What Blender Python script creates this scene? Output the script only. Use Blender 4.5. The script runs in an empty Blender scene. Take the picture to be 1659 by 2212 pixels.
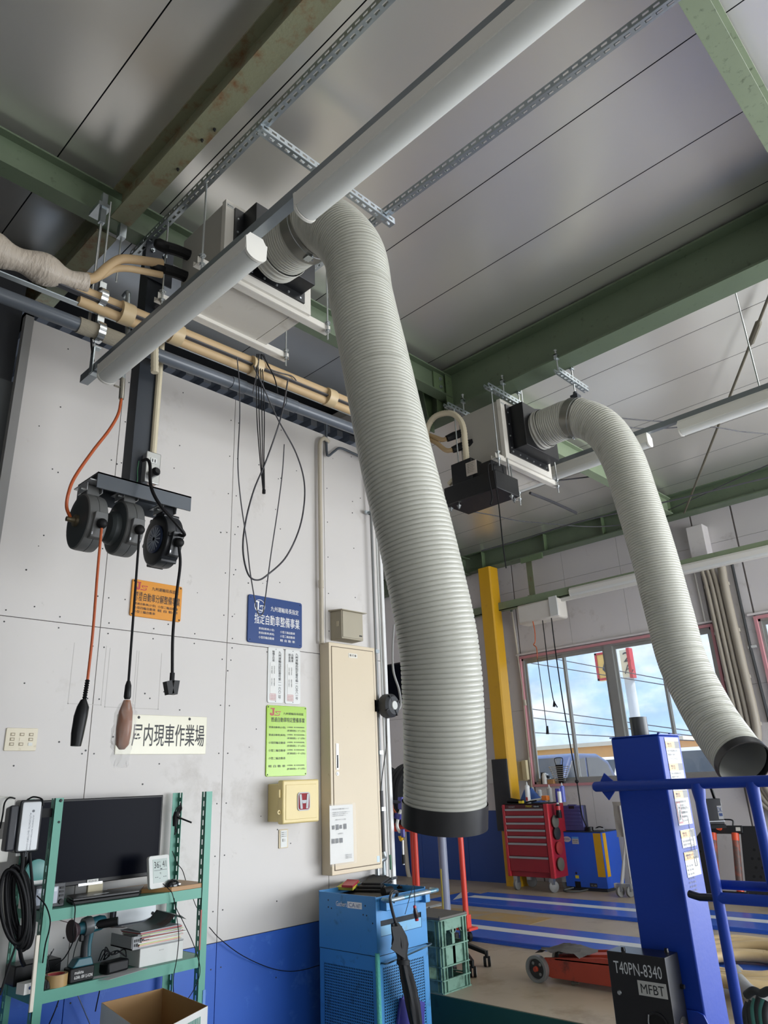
import bpy, bmesh, math, random
from mathutils import Vector, Matrix, noise
random.seed(7)
SC = bpy.context.scene
COL = SC.collection
H = 1.75                       # eye height above the lower workshop floor; coordinates below are relative to the eye
W_, H_ = 1659.0, 2212.0
CA, CB, CG, FPX = -0.81466349, 1.92944715, -0.04412336, 1564.142
# ---------------------------------------------------------------- camera
cam_d = bpy.data.cameras.new('camera'); cam = bpy.data.objects.new('camera', cam_d); COL.objects.link(cam)
RC = Matrix.Rotation(CA, 3, 'Z') @ Matrix.Rotation(CB, 3, 'X') @ Matrix.Rotation(CG, 3, 'Z')
cam.rotation_euler = RC.to_euler(); cam.location = (0, 0, H)
cam_d.sensor_fit = 'VERTICAL'; cam_d.sensor_height = 36.0; cam_d.lens = 36.0*FPX/H_
cam_d.clip_start = .05; cam_d.clip_end = 500
SC.camera = cam
# ---------------------------------------------------------------- sky, sun, exposure
SC.view_settings.view_transform = 'Standard'; SC.view_settings.look = 'None'
SC.view_settings.exposure = 0.5; SC.view_settings.gamma = 1.0; SC.view_settings.use_curve_mapping = False
SC.cycles.use_denoising = True
SC.cycles.max_bounces = 7; SC.cycles.diffuse_bounces = 4; SC.cycles.sample_clamp_indirect = 6
wd = bpy.data.worlds.new('sky'); SC.world = wd; wd.use_nodes = True
n = wd.node_tree; n.nodes.clear()
out = n.nodes.new('ShaderNodeOutputWorld'); bg = n.nodes.new('ShaderNodeBackground')
tc = n.nodes.new('ShaderNodeTexCoord'); mp = n.nodes.new('ShaderNodeMapping'); mp.inputs['Scale'].default_value = (2.2, 2.2, 5.5)
nz = n.nodes.new('ShaderNodeTexNoise'); nz.inputs['Scale'].default_value = 1.3; nz.inputs['Detail'].default_value = 7; nz.inputs['Roughness'].default_value = .6
cr = n.nodes.new('ShaderNodeValToRGB'); cr.color_ramp.elements[0].position = .42; cr.color_ramp.elements[1].position = .58
cr.color_ramp.elements[0].color = (.42, .62, .92, 1); cr.color_ramp.elements[1].color = (.93, .95, 1, 1)
n.links.new(tc.outputs['Generated'], mp.inputs['Vector']); n.links.new(mp.outputs[0], nz.inputs['Vector'])
n.links.new(nz.outputs['Fac'], cr.inputs[0]); n.links.new(cr.outputs[0], bg.inputs[0]); n.links.new(bg.outputs[0], out.inputs[0])
bg.inputs[1].default_value = 1.25
sd = bpy.data.lights.new('sun', 'SUN'); sun = bpy.data.objects.new('sun', sd); COL.objects.link(sun)
sd.energy = 5.0; sd.angle = .02; sd.color = (1, .96, .9); sun.rotation_euler = (math.radians(28), math.radians(12), 0)
def area(name, loc, rot, sx, sy, e, col=(1, 1, 1)):
    d = bpy.data.lights.new(name, 'AREA'); o = bpy.data.objects.new(name, d); COL.objects.link(o)
    d.shape = 'RECTANGLE'; d.size = sx; d.size_y = sy; d.energy = e; d.color = col
    o.location = (loc[0], loc[1], loc[2]+H); o.rotation_euler = [math.radians(a) for a in rot]; return o
# daylight through the two tall shutter openings of the south side; the east opening and its lamp are added to side-light the duct
area('daylight_south_door', (6.3, -4.6, -.1), (104, 0, 12), 5.0, 2.8, 330, (.93, .97, 1))
area('daylight_south_door_west', (-.6, -4.6, -.3), (108, 0, 0), 4.6, 2.6, 35, (1, .98, .95))
area('added_east_key', (9.35, -2.7, -.1), (104, 0, 70), 3.6, 2.8, 210, (.92, .96, 1))
# ---------------------------------------------------------------- maths
def ray(px, py): return RC @ Vector(((px-W_/2)/FPX, -(py-H_/2)/FPX, -1))
def PX(px, py, x): d = ray(px, py); return d*(x/d.x)
def PY(px, py, y): d = ray(px, py); return d*(y/d.y)
def PZ(px, py, z): d = ray(px, py); return d*(z/d.z)
V = Vector
def spl(pts, k=8):
    P = [V(p) for p in pts]; P = [2*P[0]-P[1]]+P+[2*P[-1]-P[-2]]; o = []
    for i in range(1, len(P)-2):
        for j in range(k):
            t = j/k; a, b, c, d = P[i-1:i+3]
            o.append(.5*((2*b)+(c-a)*t+(2*a-5*b+4*c-d)*t*t+(3*b-a-3*c+d)*t**3))
    o.append(P[-2]); return o
def resample(pts, step):
    L = [0]
    for a, b in zip(pts, pts[1:]): L.append(L[-1]+(b-a).length)
    n = max(2, int(L[-1]/step)); o = []; j = 0
    for i in range(n+1):
        s = L[-1]*i/n
        while j < len(L)-2 and L[j+1] < s: j += 1
        t = (s-L[j])/max(1e-9, L[j+1]-L[j]); o.append(pts[j].lerp(pts[j+1], min(1, t)))
    return o
# ---------------------------------------------------------------- mesh builder
class MB:
    def __init__(s): s.v = []; s.f = []
    def add(s, vs, fs):
        n = len(s.v); s.v += [V(v) for v in vs]; s.f += [tuple(i+n for i in f) for f in fs]; return s
    def box(s, a, b):
        x0, x1 = sorted((a[0], b[0])); y0, y1 = sorted((a[1], b[1])); z0, z1 = sorted((a[2], b[2]))
        return s.add([(x, y, z) for z in (z0, z1) for x, y in ((x0, y0), (x1, y0), (x1, y1), (x0, y1))],
                     [(3, 2, 1, 0), (4, 5, 6, 7), (0, 1, 5, 4), (1, 2, 6, 5), (2, 3, 7, 6), (3, 0, 4, 7)])
    def obox(s, c, ax, ay, az):
        c, ax, ay, az = V(c), V(ax), V(ay), V(az)
        return s.add([c+i*ax+j*ay+k*az for k in (-1, 1) for i, j in ((-1, -1), (1, -1), (1, 1), (-1, 1))],
                     [(3, 2, 1, 0), (4, 5, 6, 7), (0, 1, 5, 4), (1, 2, 6, 5), (2, 3, 7, 6), (3, 0, 4, 7)])
    def prism(s, poly, vec):
        n = len(poly); vec = V(vec); P = [V(p) for p in poly]
        return s.add(P+[p+vec for p in P], [tuple(range(n-1, -1, -1)), tuple(range(n, 2*n))]+[(i, (i+1) % n, (i+1) % n+n, i+n) for i in range(n)])
    def tube(s, pts, r, n=8, caps=True, flat=None):
        P = [V(p) for p in pts]; R = r if isinstance(r, (list, tuple)) else [r]*len(P)
        t0 = (P[1]-P[0]).normalized(); u = t0.orthogonal().normalized(); base = len(s.v)
        if flat is not None: u = (V(flat)-V(flat).dot(t0)*t0).normalized()
        for i, p in enumerate(P):
            t = (P[min(i+1, len(P)-1)]-P[max(i-1, 0)]).normalized()
            u = (u-u.dot(t)*t).normalized(); w = t.cross(u)
            for k in range(n):
                a = 2*math.pi*k/n; s.v.append(p+(u*math.cos(a)+w*math.sin(a))*R[i])
        for i in range(len(P)-1):
            for k in range(n):
                a = base+i*n+k; b = base+i*n+(k+1) % n; s.f.append((a, b, b+n, a+n))
        if caps:
            s.f.append(tuple(base+k for k in range(n-1, -1, -1))); m = base+(len(P)-1)*n; s.f.append(tuple(m+k for k in range(n)))
        return s
    def cyl(s, p, q, r, r2=None, n=14, caps=True): return s.tube([p, q], [r, r if r2 is None else r2], n, caps)
    def lathe(s, c, ax, prof, n=20, caps=True):
        ax = V(ax).normalized(); u = ax.orthogonal().normalized(); w = ax.cross(u); c = V(c); base = len(s.v)
        for d, r in prof:
            for k in range(n):
                a = 2*math.pi*k/n; s.v.append(c+ax*d+(u*math.cos(a)+w*math.sin(a))*r)
        m = len(prof)
        for i in range(m-1):
            for k in range(n):
                a = base+i*n+k; b = base+i*n+(k+1) % n; s.f.append((a, b, b+n, a+n))
        if caps:
            s.f.append(tuple(base+k for k in range(n-1, -1, -1))); s.f.append(tuple(base+(m-1)*n+k for k in range(n)))
        return s
    def sph(s, c, r, n=12):
        r = r if isinstance(r, (tuple, list)) else (r, r, r); base = len(s.v); m = n//2
        for i in range(1, m):
            th = math.pi*i/m
            for k in range(n):
                a = 2*math.pi*k/n; s.v.append(V((c[0]+r[0]*math.sin(th)*math.cos(a), c[1]+r[1]*math.sin(th)*math.sin(a), c[2]+r[2]*math.cos(th))))
        s.v += [V((c[0], c[1], c[2]+r[2])), V((c[0], c[1], c[2]-r[2]))]; T = len(s.v)-2
        for i in range(m-2):
            for k in range(n):
                a = base+i*n+k; b = base+i*n+(k+1) % n; s.f.append((a, b, b+n, a+n))
        for k in range(n):
            s.f.append((T, base+(k+1) % n, base+k)); q = base+(m-2)*n; s.f.append((q+k, q+(k+1) % n, T+1))
        return s
    def xf(s, M, start=0):
        for i in range(start, len(s.v)): s.v[i] = M @ s.v[i]
        return s
BASE = {}
def build(name, mb, mat, parent=None, bevel=0, ang=35, recalc=True):
    b = V((0, 0, 0)); root = parent
    while root is not None and root.parent is not None: root = root.parent
    if root is not None: b = BASE.get(root.name, b)
    me = bpy.data.meshes.new(name)
    me.from_pydata([tuple(v-b) for v in mb.v], [], mb.f)
    if recalc:
        bm = bmesh.new(); bm.from_mesh(me); bmesh.ops.recalc_face_normals(bm, faces=bm.faces[:]); bm.to_mesh(me); bm.free()
    me.polygons.foreach_set('use_smooth', [True]*len(me.polygons)); me.set_sharp_from_angle(angle=math.radians(ang))
    me.materials.append(mat); o = bpy.data.objects.new(name, me); COL.objects.link(o)
    if parent is None: o.location = (0, 0, H)
    else: o.parent = parent
    if bevel:
        m = o.modifiers.new('bevel', 'BEVEL'); m.width = bevel; m.segments = 2; m.limit_method = 'ANGLE'; m.harden_normals = False
    return o
def tag(o, label, cat, group=None, kind=None):
    if label: o['label'] = label
    if cat: o['category'] = cat
    if group: o['group'] = group
    if kind: o['kind'] = kind
    return o
def thing(name, label, cat, base, group=None):
    o = bpy.data.objects.new(name, None); COL.objects.link(o); o.empty_display_size = .05
    o.location = (base[0], base[1], base[2]+H); BASE[o.name] = V(base); return tag(o, label, cat, group)
def solo(name, label, cat, mb, mat, group=None, bevel=0, ang=35):
    c = sum(mb.v, V((0, 0, 0)))/len(mb.v)
    lo = min(v.z for v in mb.v); c.z = lo
    for i, v in enumerate(mb.v): mb.v[i] = v-c
    o = build(name, mb, mat, None, bevel, ang); o.location = (c.x, c.y, c.z+H); return tag(o, label, cat, group)
def struct(name, mb, mat, parent=None, bevel=0):
    o = build(name, mb, mat, parent, bevel)
    if parent is None: o['kind'] = 'structure'
    return o
def dup(root, d, label=None, rz=0):
    r = root.copy(); COL.objects.link(r); r.location = root.location+V(d); r.rotation_euler.z += rz
    if label: r['label'] = label
    def rec(s, t):
        for ch in [c for c in bpy.data.objects if c.parent == s]:
            c = ch.copy(); COL.objects.link(c); c.parent = t; rec(ch, c)
    rec(root, r); return r
# ---------------------------------------------------------------- flat frames and lettering
class Fr:
    def __init__(s, o, xd, ud): s.o = V(o); s.x = V(xd).normalized(); s.u = V(ud).normalized(); s.n = s.x.cross(s.u)
    def p(s, a, b, d=0): return s.o+s.x*a+s.u*b+s.n*d
    def box(s, mb, a0, b0, a1, b1, d0, d1):
        return mb.obox(s.p((a0+a1)/2, (b0+b1)/2, (d0+d1)/2), s.x*abs(a1-a0)/2, s.u*abs(b1-b0)/2, s.n*abs(d1-d0)/2)
TXT = {}
def text_mesh(st, vert=False):
    k = (st, vert)
    if k not in TXT:
        c = bpy.data.curves.new('t', 'FONT'); c.body = '\n'.join(st) if vert else st; c.resolution_u = 2; c.offset = .005 if any(ord(q) > 255 for q in st) else 0
        if vert: c.align_x = 'CENTER'; c.space_line = .95
        o = bpy.data.objects.new('t', c); COL.objects.link(o); dg = bpy.context.evaluated_depsgraph_get()
        me = bpy.data.meshes.new_from_object(o.evaluated_get(dg)); bpy.data.objects.remove(o)
        vs = [v.co.copy() for v in me.vertices]; fs = [tuple(p.vertices) for p in me.polygons]
        x0 = min(v.x for v in vs); x1 = max(v.x for v in vs); y0 = min(v.y for v in vs); y1 = max(v.y for v in vs)
        TXT[k] = ([((v.x-x0)/(x1-x0), (v.y-y0)/(y1-y0)) for v in vs], fs); bpy.data.meshes.remove(me)
    return TXT[k]
def add_text(mb, fr, st, a0, b0, a1, b1, d=.0012, vert=False, shear=0):
    vs, fs = text_mesh(st, vert)
    return mb.add([fr.p(a0+(a1-a0)*u+shear*v, b0+(b1-b0)*v, d) for u, v in vs], fs)
# ---------------------------------------------------------------- materials
def lin(c):
    if isinstance(c, str): c = [int(c[i:i+2], 16)/255 for i in (0, 2, 4)]
    return tuple(((x+.055)/1.055)**2.4 if x > .04045 else x/12.92 for x in c)+(1,)
MATS = {}
def M(name, col, rough=.5, metal=0, var=.08, scale=6, bump=0, bscale=40, dirt=None, dscale=3, damt=.5, trans=0, emit=0, alpha=1, spec=.5, stretch=None):
    if name in MATS: return MATS[name]
    m = bpy.data.materials.new(name); m.use_nodes = True; t = m.node_tree; b = t.nodes['Principled BSDF']; MATS[name] = m
    N = t.nodes.new; L = t.links.new
    tc = N('ShaderNodeTexCoord'); mp = N('ShaderNodeMapping'); L(tc.outputs['Object'], mp.inputs[0])
    if stretch: mp.inputs['Scale'].default_value = stretch
    nz = N('ShaderNodeTexNoise'); nz.inputs['Scale'].default_value = scale; nz.inputs['Detail'].default_value = 5; L(mp.outputs[0], nz.inputs['Vector'])
    c = lin(col); mx = N('ShaderNodeMix'); mx.data_type = 'RGBA'
    mx.inputs[6].default_value = tuple(x*(1-var) for x in c[:3])+(1,); mx.inputs[7].default_value = tuple(min(1, x*(1+var)) for x in c[:3])+(1,)
    L(nz.outputs['Fac'], mx.inputs[0]); last = mx.outputs[2]
    if dirt:
        n2 = N('ShaderNodeTexNoise'); n2.inputs['Scale'].default_value = dscale; n2.inputs['Detail'].default_value = 8; n2.inputs['Roughness'].default_value = .65
        L(mp.outputs[0], n2.inputs['Vector']); r = N('ShaderNodeValToRGB'); r.color_ramp.elements[0].position = 1-damt-.08; r.color_ramp.elements[1].position = 1-damt+.1
        L(n2.outputs['Fac'], r.inputs[0]); m2 = N('ShaderNodeMix'); m2.data_type = 'RGBA'; L(r.outputs[0], m2.inputs[0]); L(last, m2.inputs[6]); m2.inputs[7].default_value = lin(dirt); last = m2.outputs[2]
    L(last, b.inputs['Base Color']); b.inputs['Roughness'].default_value = rough; b.inputs['Metallic'].default_value = metal
    b.inputs['Specular IOR Level'].default_value = spec
    if bump:
        n3 = N('ShaderNodeTexNoise'); n3.inputs['Scale'].default_value = bscale; n3.inputs['Detail'].default_value = 4; L(mp.outputs[0], n3.inputs['Vector'])
        bp = N('ShaderNodeBump'); bp.inputs['Strength'].default_value = bump; bp.inputs['Distance'].default_value = .02; L(n3.outputs['Fac'], bp.inputs['Height']); L(bp.outputs[0], b.inputs['Normal'])
    if trans: b.inputs['Transmission Weight'].default_value = trans; b.inputs['IOR'].default_value = 1.45
    if alpha < 1: b.inputs['Alpha'].default_value = alpha
    if emit: L(last, b.inputs['Emission Color']); b.inputs['Emission Strength'].default_value = emit
    return m
white_wall = M('white_board', 'D0CCC8', .55, var=.05, scale=1.5, dirt='B9B3AC', dscale=2.2, damt=.29, bump=.02, bscale=9)
white_wall2 = M('white_board_far', 'D3CFCE', .6, var=.05, scale=2, dirt='B5AFAA', dscale=4, damt=.33)
blue_wall = M('blue_paint_board', '2A5DBC', .45, var=.12, scale=3, dirt='4A79CF', dscale=7, damt=.36)
blue_dark = M('dark_blue_paint', '17428F', .4, var=.1, scale=2)
foil = M('silver_foil', 'E4E2DC', .3, .78, var=.04, scale=1.5, bump=.16, bscale=1.4)
green_steel = M('green_steel', '5A6853', .45, var=.12, scale=5, dirt='3E4A36', dscale=16, damt=.33)
green_rust = M('green_steel_rusty', '7A7B62', .55, var=.12, scale=5, dirt='6E4A2A', dscale=8, damt=.41, bump=.1, bscale=60)
green_dk = M('green_bracket', '5F7152', .5, dirt='40503A', dscale=14, damt=.35)
galv = M('galvanised_steel', 'AEB6BA', .32, .85, var=.12, scale=30)
zinc = M('zinc_rod', 'B9BDBE', .3, .9, var=.1, scale=60)
black_metal = M('black_sheet', '101114', .42, .1, var=.15, scale=4)
black_pl = M('black_plastic', '101113', .4, var=.1, scale=10, spec=.3)
rubber = M('black_rubber', '0C0C0E', .6, var=.1, scale=20, spec=.3)
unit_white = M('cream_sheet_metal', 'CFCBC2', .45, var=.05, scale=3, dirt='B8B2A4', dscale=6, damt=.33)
lamp_white = M('lamp_white', 'CDCFCB', .35, var=.02, scale=2)
lamp_body = M('lamp_body_white', 'D8D6CF', .4, var=.03, scale=2)
hose_mat = M('duct_cloth', 'B4B4AA', .36, var=.05, scale=3, dirt='9A998F', dscale=5, damt=.33)
collar_mat = M('duct_collar_plastic', 'BAB9B0', .35, var=.04, scale=3)
steel_dark = M('dark_steel', '3A3E46', .45, .4, var=.1, scale=6)
grey_pvc = M('grey_pvc', '4E555D', .4, var=.08, scale=8)
cream_pl = M('cream_plastic', 'C9BFA5', .45, var=.05, scale=4)
beige_pipe = M('beige_conduit', 'BDB4A2', .45, var=.05, scale=4)
tan_foam = M('tan_insulation', 'B89D76', .6, var=.08, scale=8)
tape_wrap = M('wrapped_tape', 'B5AA9C', .4, var=.12, scale=5, bump=.7, bscale=18, stretch=(3, 1, 1))
cable_grey = M('grey_cable', '46464A', .5); cable_blk = M('black_cable', '0E0E11', .5, spec=.25)
orange_hose = M('orange_hose', 'B4562A', .4, var=.12, scale=30)
silver_pt = M('silver_sheet', 'B8BABC', .35, .6)
dark_void = M('dark_deck', '2A2C30', .7, var=.2, scale=3)
paper = M('white_paper', 'E2E2DE', .6, var=.03); ink = M('black_ink', '16181C', .5, var=.02)

def smudge(m, spots, col):
    t = m.node_tree; N = t.nodes.new; L = t.links.new; b = t.nodes['Principled BSDF']; src = b.inputs['Base Color'].links[0].from_socket
    tc = N('ShaderNodeTexCoord'); nz = N('ShaderNodeTexNoise'); nz.inputs['Scale'].default_value = 7; nz.inputs['Detail'].default_value = 10; nz.inputs['Roughness'].default_value = .72; nz.inputs['Distortion'].default_value = .3; L(tc.outputs['Object'], nz.inputs[0]); last = src
    for c, r in spots:
        d = N('ShaderNodeVectorMath'); d.operation = 'DISTANCE'; L(tc.outputs['Object'], d.inputs[0]); d.inputs[1].default_value = c
        mr = N('ShaderNodeMapRange'); mr.inputs['From Min'].default_value = 0; mr.inputs['From Max'].default_value = r; mr.inputs['To Min'].default_value = .20; mr.inputs['To Max'].default_value = -.12; L(d.outputs['Value'], mr.inputs['Value'])
        a = N('ShaderNodeMath'); a.operation = 'ADD'; L(mr.outputs[0], a.inputs[0]); L(nz.outputs['Fac'], a.inputs[1]); q = N('ShaderNodeMapRange'); q.inputs['From Min'].default_value = .54; q.inputs['From Max'].default_value = .9; q.inputs['To Max'].default_value = .42; L(a.outputs[0], q.inputs['Value'])
        mx = N('ShaderNodeMix'); mx.data_type = 'RGBA'; L(q.outputs[0], mx.inputs[0]); L(last, mx.inputs[6]); mx.inputs[7].default_value = lin(col); last = mx.outputs[2]
    L(last, b.inputs['Base Color'])
smudge(white_wall, [((2.62, 4.24, .02), .42), ((2.95, 4.24, -.05), .35), ((2.55, 4.24, -.45), .3), ((4.15, 4.24, -.45), .25), ((3.1, 4.24, 2.1), .25)], '7E7364')
# ================================================================ SETTING
ZL, ZP = -1.75, -1.37        # lower floor, raised floor
XP, YA, ZR = 4.40, 4.24, 3.42
conc = M('concrete_floor', 'A69883', .42, var=.12, scale=2.5, dirt='8C7B62', dscale=3, damt=.4, bump=.03, bscale=20)
conc_lo = M('concrete_floor_low', '9A9A98', .5, var=.12, scale=2)
struct('floor', MB().box((-5, -5, ZL-.1), (XP-.012, YA+.12, ZL)), conc_lo)
fl = struct('floor', MB().box((XP, -5, ZL), (10.4, 9.2, ZP)), conc)
struct('trim', MB().box((XP-.01, -5, ZL), (XP, YA, ZP-.004)), M('green_kerb_paint', '1F4D42', .5, var=.15, scale=4, dirt='16352F', dscale=9, damt=.35), fl)
ochre = M('ochre_floor_paint', 'A98C58', .45, var=.1, scale=3, dirt='9A948A', dscale=5, damt=.42)
for a, b in (((6.66, 4.7), (7.24, 8.0)), ((7.95, 3.6), (8.25, 8.6))):
    struct('floor_paint', MB().box((a[0], a[1], ZP-.002), (b[0], b[1], ZP+.0015)), ochre, fl)
line = M('white_floor_line', 'C9CCCB', .5, var=.08)
a, b = PZ(935, 1958, ZP), PZ(1062, 1928, ZP); dv = (b-a).normalized()
for q0, q1, wd_ in ((a, b, .05),):
    sdv = V((-dv.y, dv.x, 0))*wd_; struct('floor_line', MB().prism([q0-sdv-dv*1.2, q1-sdv, q1+sdv, q0+sdv-dv*1.2], (0, 0, .003)), line, fl)
# ceiling: foil faced insulation boards running across the building
ce = struct('ceiling', MB().box((-5, -5, ZR+.03), (XP, 4.5, ZR+.06)).box((XP, -5, ZR+.03), (10.4, 9.2, ZR+.06)), dark_void)
x = 1.06-.645*10; k = 0
while x < 10.4:
    y1 = 4.47 if x < 4.2 else 9.2
    nx, ny = 5, 16; mb = MB(); y0 = -5; w = .645-.007
    vs = []; fs = []
    for i in range(nx+1):
        for j in range(ny+1):
            px_, py_ = x+.0035+w*i/nx, y0+(y1-y0)*j/ny
            e = 0 if i in (0, nx) else 1
            vs.append((px_, py_, ZR+e*.012*noise.noise(V((px_*1.3, py_*.9, k)))))
    for i in range(nx):
        for j in range(ny): q = i*(ny+1)+j; fs.append((q, q+1, q+ny+2, q+ny+1))
    mb.add(vs, fs)
    p = build('ceiling_panel', mb, foil, ce, recalc=False); k += 1
    x += .645
# black ribbed deck of the neighbouring roof, seen in the gap above the wall
dk = struct('ceiling', MB().box((-5, 4.45, 3.12), (XP+.1, 9, 3.16)), dark_void)
mb = MB()
for i in range(46): mb.box((-2.9+i*.16, 4.46, 3.06), (-2.83+i*.16, 8.9, 3.12))
build('deck_rib', mb, M('deck_rib_grey', '4A4C50', .6), dk)['kind'] = 'stuff'
struct('wall_back', MB().box((-5, 7.0, 0), (XP+.1, 7.1, 3.6)), dark_void)
struct('ceiling', MB().box((-5, 4.5, ZR+.06), (XP+.1, 7.1, ZR+.1)), dark_void)
struct('wall_right', MB().box((-5.1, YA, 0), (-5, 7.1, 3.6)), dark_void)
# left wall: boards on a dark backing
wl = struct('wall_left', MB().box((1.30, YA+.012, ZL), (XP, YA+.1, 2.86)), M('joint_backing', '6A6664', .7))
xs = [1.313, 1.948, 2.858, 3.768, XP]; zs = [ZL, -.855, .957, 2.865]
for i in range(4):
    for j in range(3):
        build('board', MB().box((xs[i]+.0025, YA, zs[j]+.0025), (xs[i+1]-.0025, YA+.014, zs[j+1]-.0025)), blue_wall if j == 0 else white_wall, wl)
mb = MB()
for i, xx in enumerate([1.948, 2.858, 3.768]):
    for s in (-.035, .035):
        z = -1.6
        while z < 2.8: mb.cyl((xx+s, YA+.002, z), (xx+s, YA-.0022, z), .0045, n=6); z += .305
for xx in (2.4, 3.31, 4.1, 1.55):
    z = -1.55
    while z < 2.8: mb.cyl((xx, YA+.002, z), (xx, YA-.0022, z), .0045, n=6); z += .43
for xx in [1.4+.3*i for i in range(10)]:
    for zz in (.925, .99): mb.cyl((xx, YA+.002, zz), (xx, YA-.0022, zz), .0045, n=6)
random.seed(3)
for i in range(60):
    xx, zz = random.uniform(1.4, 4.3), random.uniform(-.7, 2.7); mb.cyl((xx, YA+.002, zz), (xx, YA-.002, zz), random.uniform(.003, .006), n=6)
build('screw_head', mb, M('screw_dark', '2A2A2C', .5), wl)['kind'] = 'stuff'
for a_, b_, c_, d_ in ((1.80, .85, 2.0, .5), (2.02, .84, 2.2, .49), (2.21, .84, 2.37, .49)):
    build('plate_outline', MB().box((a_, YA-.0006, d_), (a_+.004, YA, b_)).box((c_-.004, YA-.0006, d_), (c_, YA, b_)).box((a_, YA-.0006, d_), (c_, YA, d_+.004)), M('outline_grey', 'BDB9B5', .6), wl)
struct('trim', MB().box((XP, YA-.02, ZL), (XP+.03, YA+.1, 2.86)), M('white_corner_trim', 'E0E0DE', .45))
struct('trim', MB().box((1.262, YA-.02, ZL), (1.313, YA+.03, 2.87)), M('grey_corner_trim', '8D8C8A', .5))
struct('door', MB().box((-1.4, YA+.03, ZL), (1.262, YA+.06, 2.4)), M('dark_grey_shutter', '3C3F41', .5, .1, var=.08))
struct('wall_left', MB().box((-5, YA+.06, 2.4), (1.262, YA+.1, 3.4)), dark_void)
struct('wall_left', MB().box((-5, YA+.06, ZL), (-1.4, YA+.1, 2.4)), white_wall2)
struct('wall_front', MB().box((-5, -5, ZL), (-3, -4.9, ZR)).box((-3, -5, 2.0), (10.4, -4.9, ZR)).box((1.9, -5, ZL), (3.1, -4.9, 2.0)).box((8.7, -5, ZL), (10.4, -4.9, 2.0)), white_wall2)
struct('wall_right', MB().box((-5.1, -5, ZL), (-5, YA, ZR)), M('side_wall_grey', '8A8886', .6))
# far bay: back wall, recess wall
wb = struct('wall_back', MB().box((9.25, 6.64, ZP), (9.35, 9.2, ZR)), M('joint_backing_far', '77726E', .7))  # grey-brown backing visible through the board joints
for y0, y1, zz in ((6.64, 7.3, 0), (7.3, 8.21, 0), (8.21, 9.12, 0)):
    build('board', MB().box((9.235, y0+.002, ZP), (9.25, y1-.002, -.43)), blue_dark, wb)
    build('board', MB().box((9.235, y0+.002, -.428), (9.25, y1-.002, 1.0)), white_wall2, wb)
    build('board', MB().box((9.235, y0+.002, 1.004), (9.25, y1-.002, ZR)), white_wall2, wb)
struct('wall_left', MB().box((XP, 9.0, ZP), (9.3, 9.1, ZR)).box((XP, YA+.1, ZP), (XP+.05, 9.0, ZR)), white_wall2)
XB = 9.6; WY0, WY1, WZ0, WZ1 = 3.37, 6.28, -.10, 1.71
wb2 = struct('wall_back', MB().box((XB+.012, WY1, ZP), (XB+.1, 6.9, ZR)).box((XB+.012, WY0, ZP), (XB+.1, WY1, WZ0)).box((XB+.012, WY0, WZ1), (XB+.1, WY1, ZR))
            .box((XB+.012, 2.8, ZP), (XB+.1, WY0, ZR)).box((XB+.012, -.1, ZP), (XB+.1, 2.8, WZ0)).box((XB+.012, -.1, WZ1), (XB+.1, 2.8, ZR)).box((XB+.012, -5, 2.0), (XB+.1, -.1, ZR)).box((XB+.012, -.8, ZP), (XB+.1, -.1, 2.0)), M('joint_backing_far', '', .7))
for y0, y1, z0, z1 in ((6.30, 6.9, ZP, .95), (6.30, 6.9, .95, 2.78), (6.30, 6.9, 2.78, ZR), (5.37, 6.28, ZP, WZ0-.02), (4.46, 5.37, ZP, WZ0-.02), (3.37, 4.46, ZP, WZ0-.02),
                       (5.37, 6.28, WZ1+.03, 2.78), (4.46, 5.37, WZ1+.03, 2.78), (3.37, 4.46, WZ1+.03, 2.78), (5.37, 6.28, 2.78, ZR), (4.46, 5.37, 2.78, ZR), (3.37, 4.46, 2.78, ZR),
                       (2.84, 3.35, ZP, .95), (2.84, 3.35, .95, 2.78), (2.84, 3.35, 2.78, ZR), (.9, 2.82, ZP, WZ0-.02), (.9, 2.82, WZ1+.03, 2.78), (.9, 2.82, 2.78, ZR)):
    build('board', MB().box((XB, y0+.002, z0+.002), (XB+.014, y1-.002, z1-.002)), white_wall2, wb2)
# windows
pink = M('pink_window_frame', 'C98E93', .5, var=.08); alu = M('aluminium_sash', 'A9AAA6', .35, .6, var=.1)
glass = M('dusty_glass', 'E6EEF2', .06, trans=1, var=.02, spec=.5)
def thin_glass():
    m = bpy.data.materials.new('window_glass'); m.use_nodes = True; t = m.node_tree; t.nodes.clear()
    o = t.nodes.new('ShaderNodeOutputMaterial'); tr = t.nodes.new('ShaderNodeBsdfTransparent'); gl = t.nodes.new('ShaderNodeBsdfGlossy'); df = t.nodes.new('ShaderNodeBsdfDiffuse')
    m1 = t.nodes.new('ShaderNodeMixShader'); m2 = t.nodes.new('ShaderNodeMixShader'); nz = t.nodes.new('ShaderNodeTexNoise'); nz.inputs['Scale'].default_value = 2.5; nz.inputs['Detail'].default_value = 8
    r = t.nodes.new('ShaderNodeMapRange'); r.inputs['From Min'].default_value = .35; r.inputs['From Max'].default_value = .75; r.inputs['To Min'].default_value = .02; r.inputs['To Max'].default_value = .28
    tc = t.nodes.new('ShaderNodeTexCoord'); t.links.new(tc.outputs['Object'], nz.inputs[0]); t.links.new(nz.outputs['Fac'], r.inputs['Value'])
    tr.inputs[0].default_value = (.80, .83, .84, 1); gl.inputs['Roughness'].default_value = .02; m1.inputs[0].default_value = .05
    df.inputs[0].default_value = (.8, .8, .78, 1)
    t.links.new(tr.outputs[0], m1.inputs[1]); t.links.new(gl.outputs[0], m1.inputs[2]); t.links.new(r.outputs[0], m2.inputs[0]); t.links.new(m1.outputs[0], m2.inputs[1]); t.links.new(df.outputs[0], m2.inputs[2])
    t.links.new(m2.outputs[0], o.inputs[0]); return m
glass = thin_glass()
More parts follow.
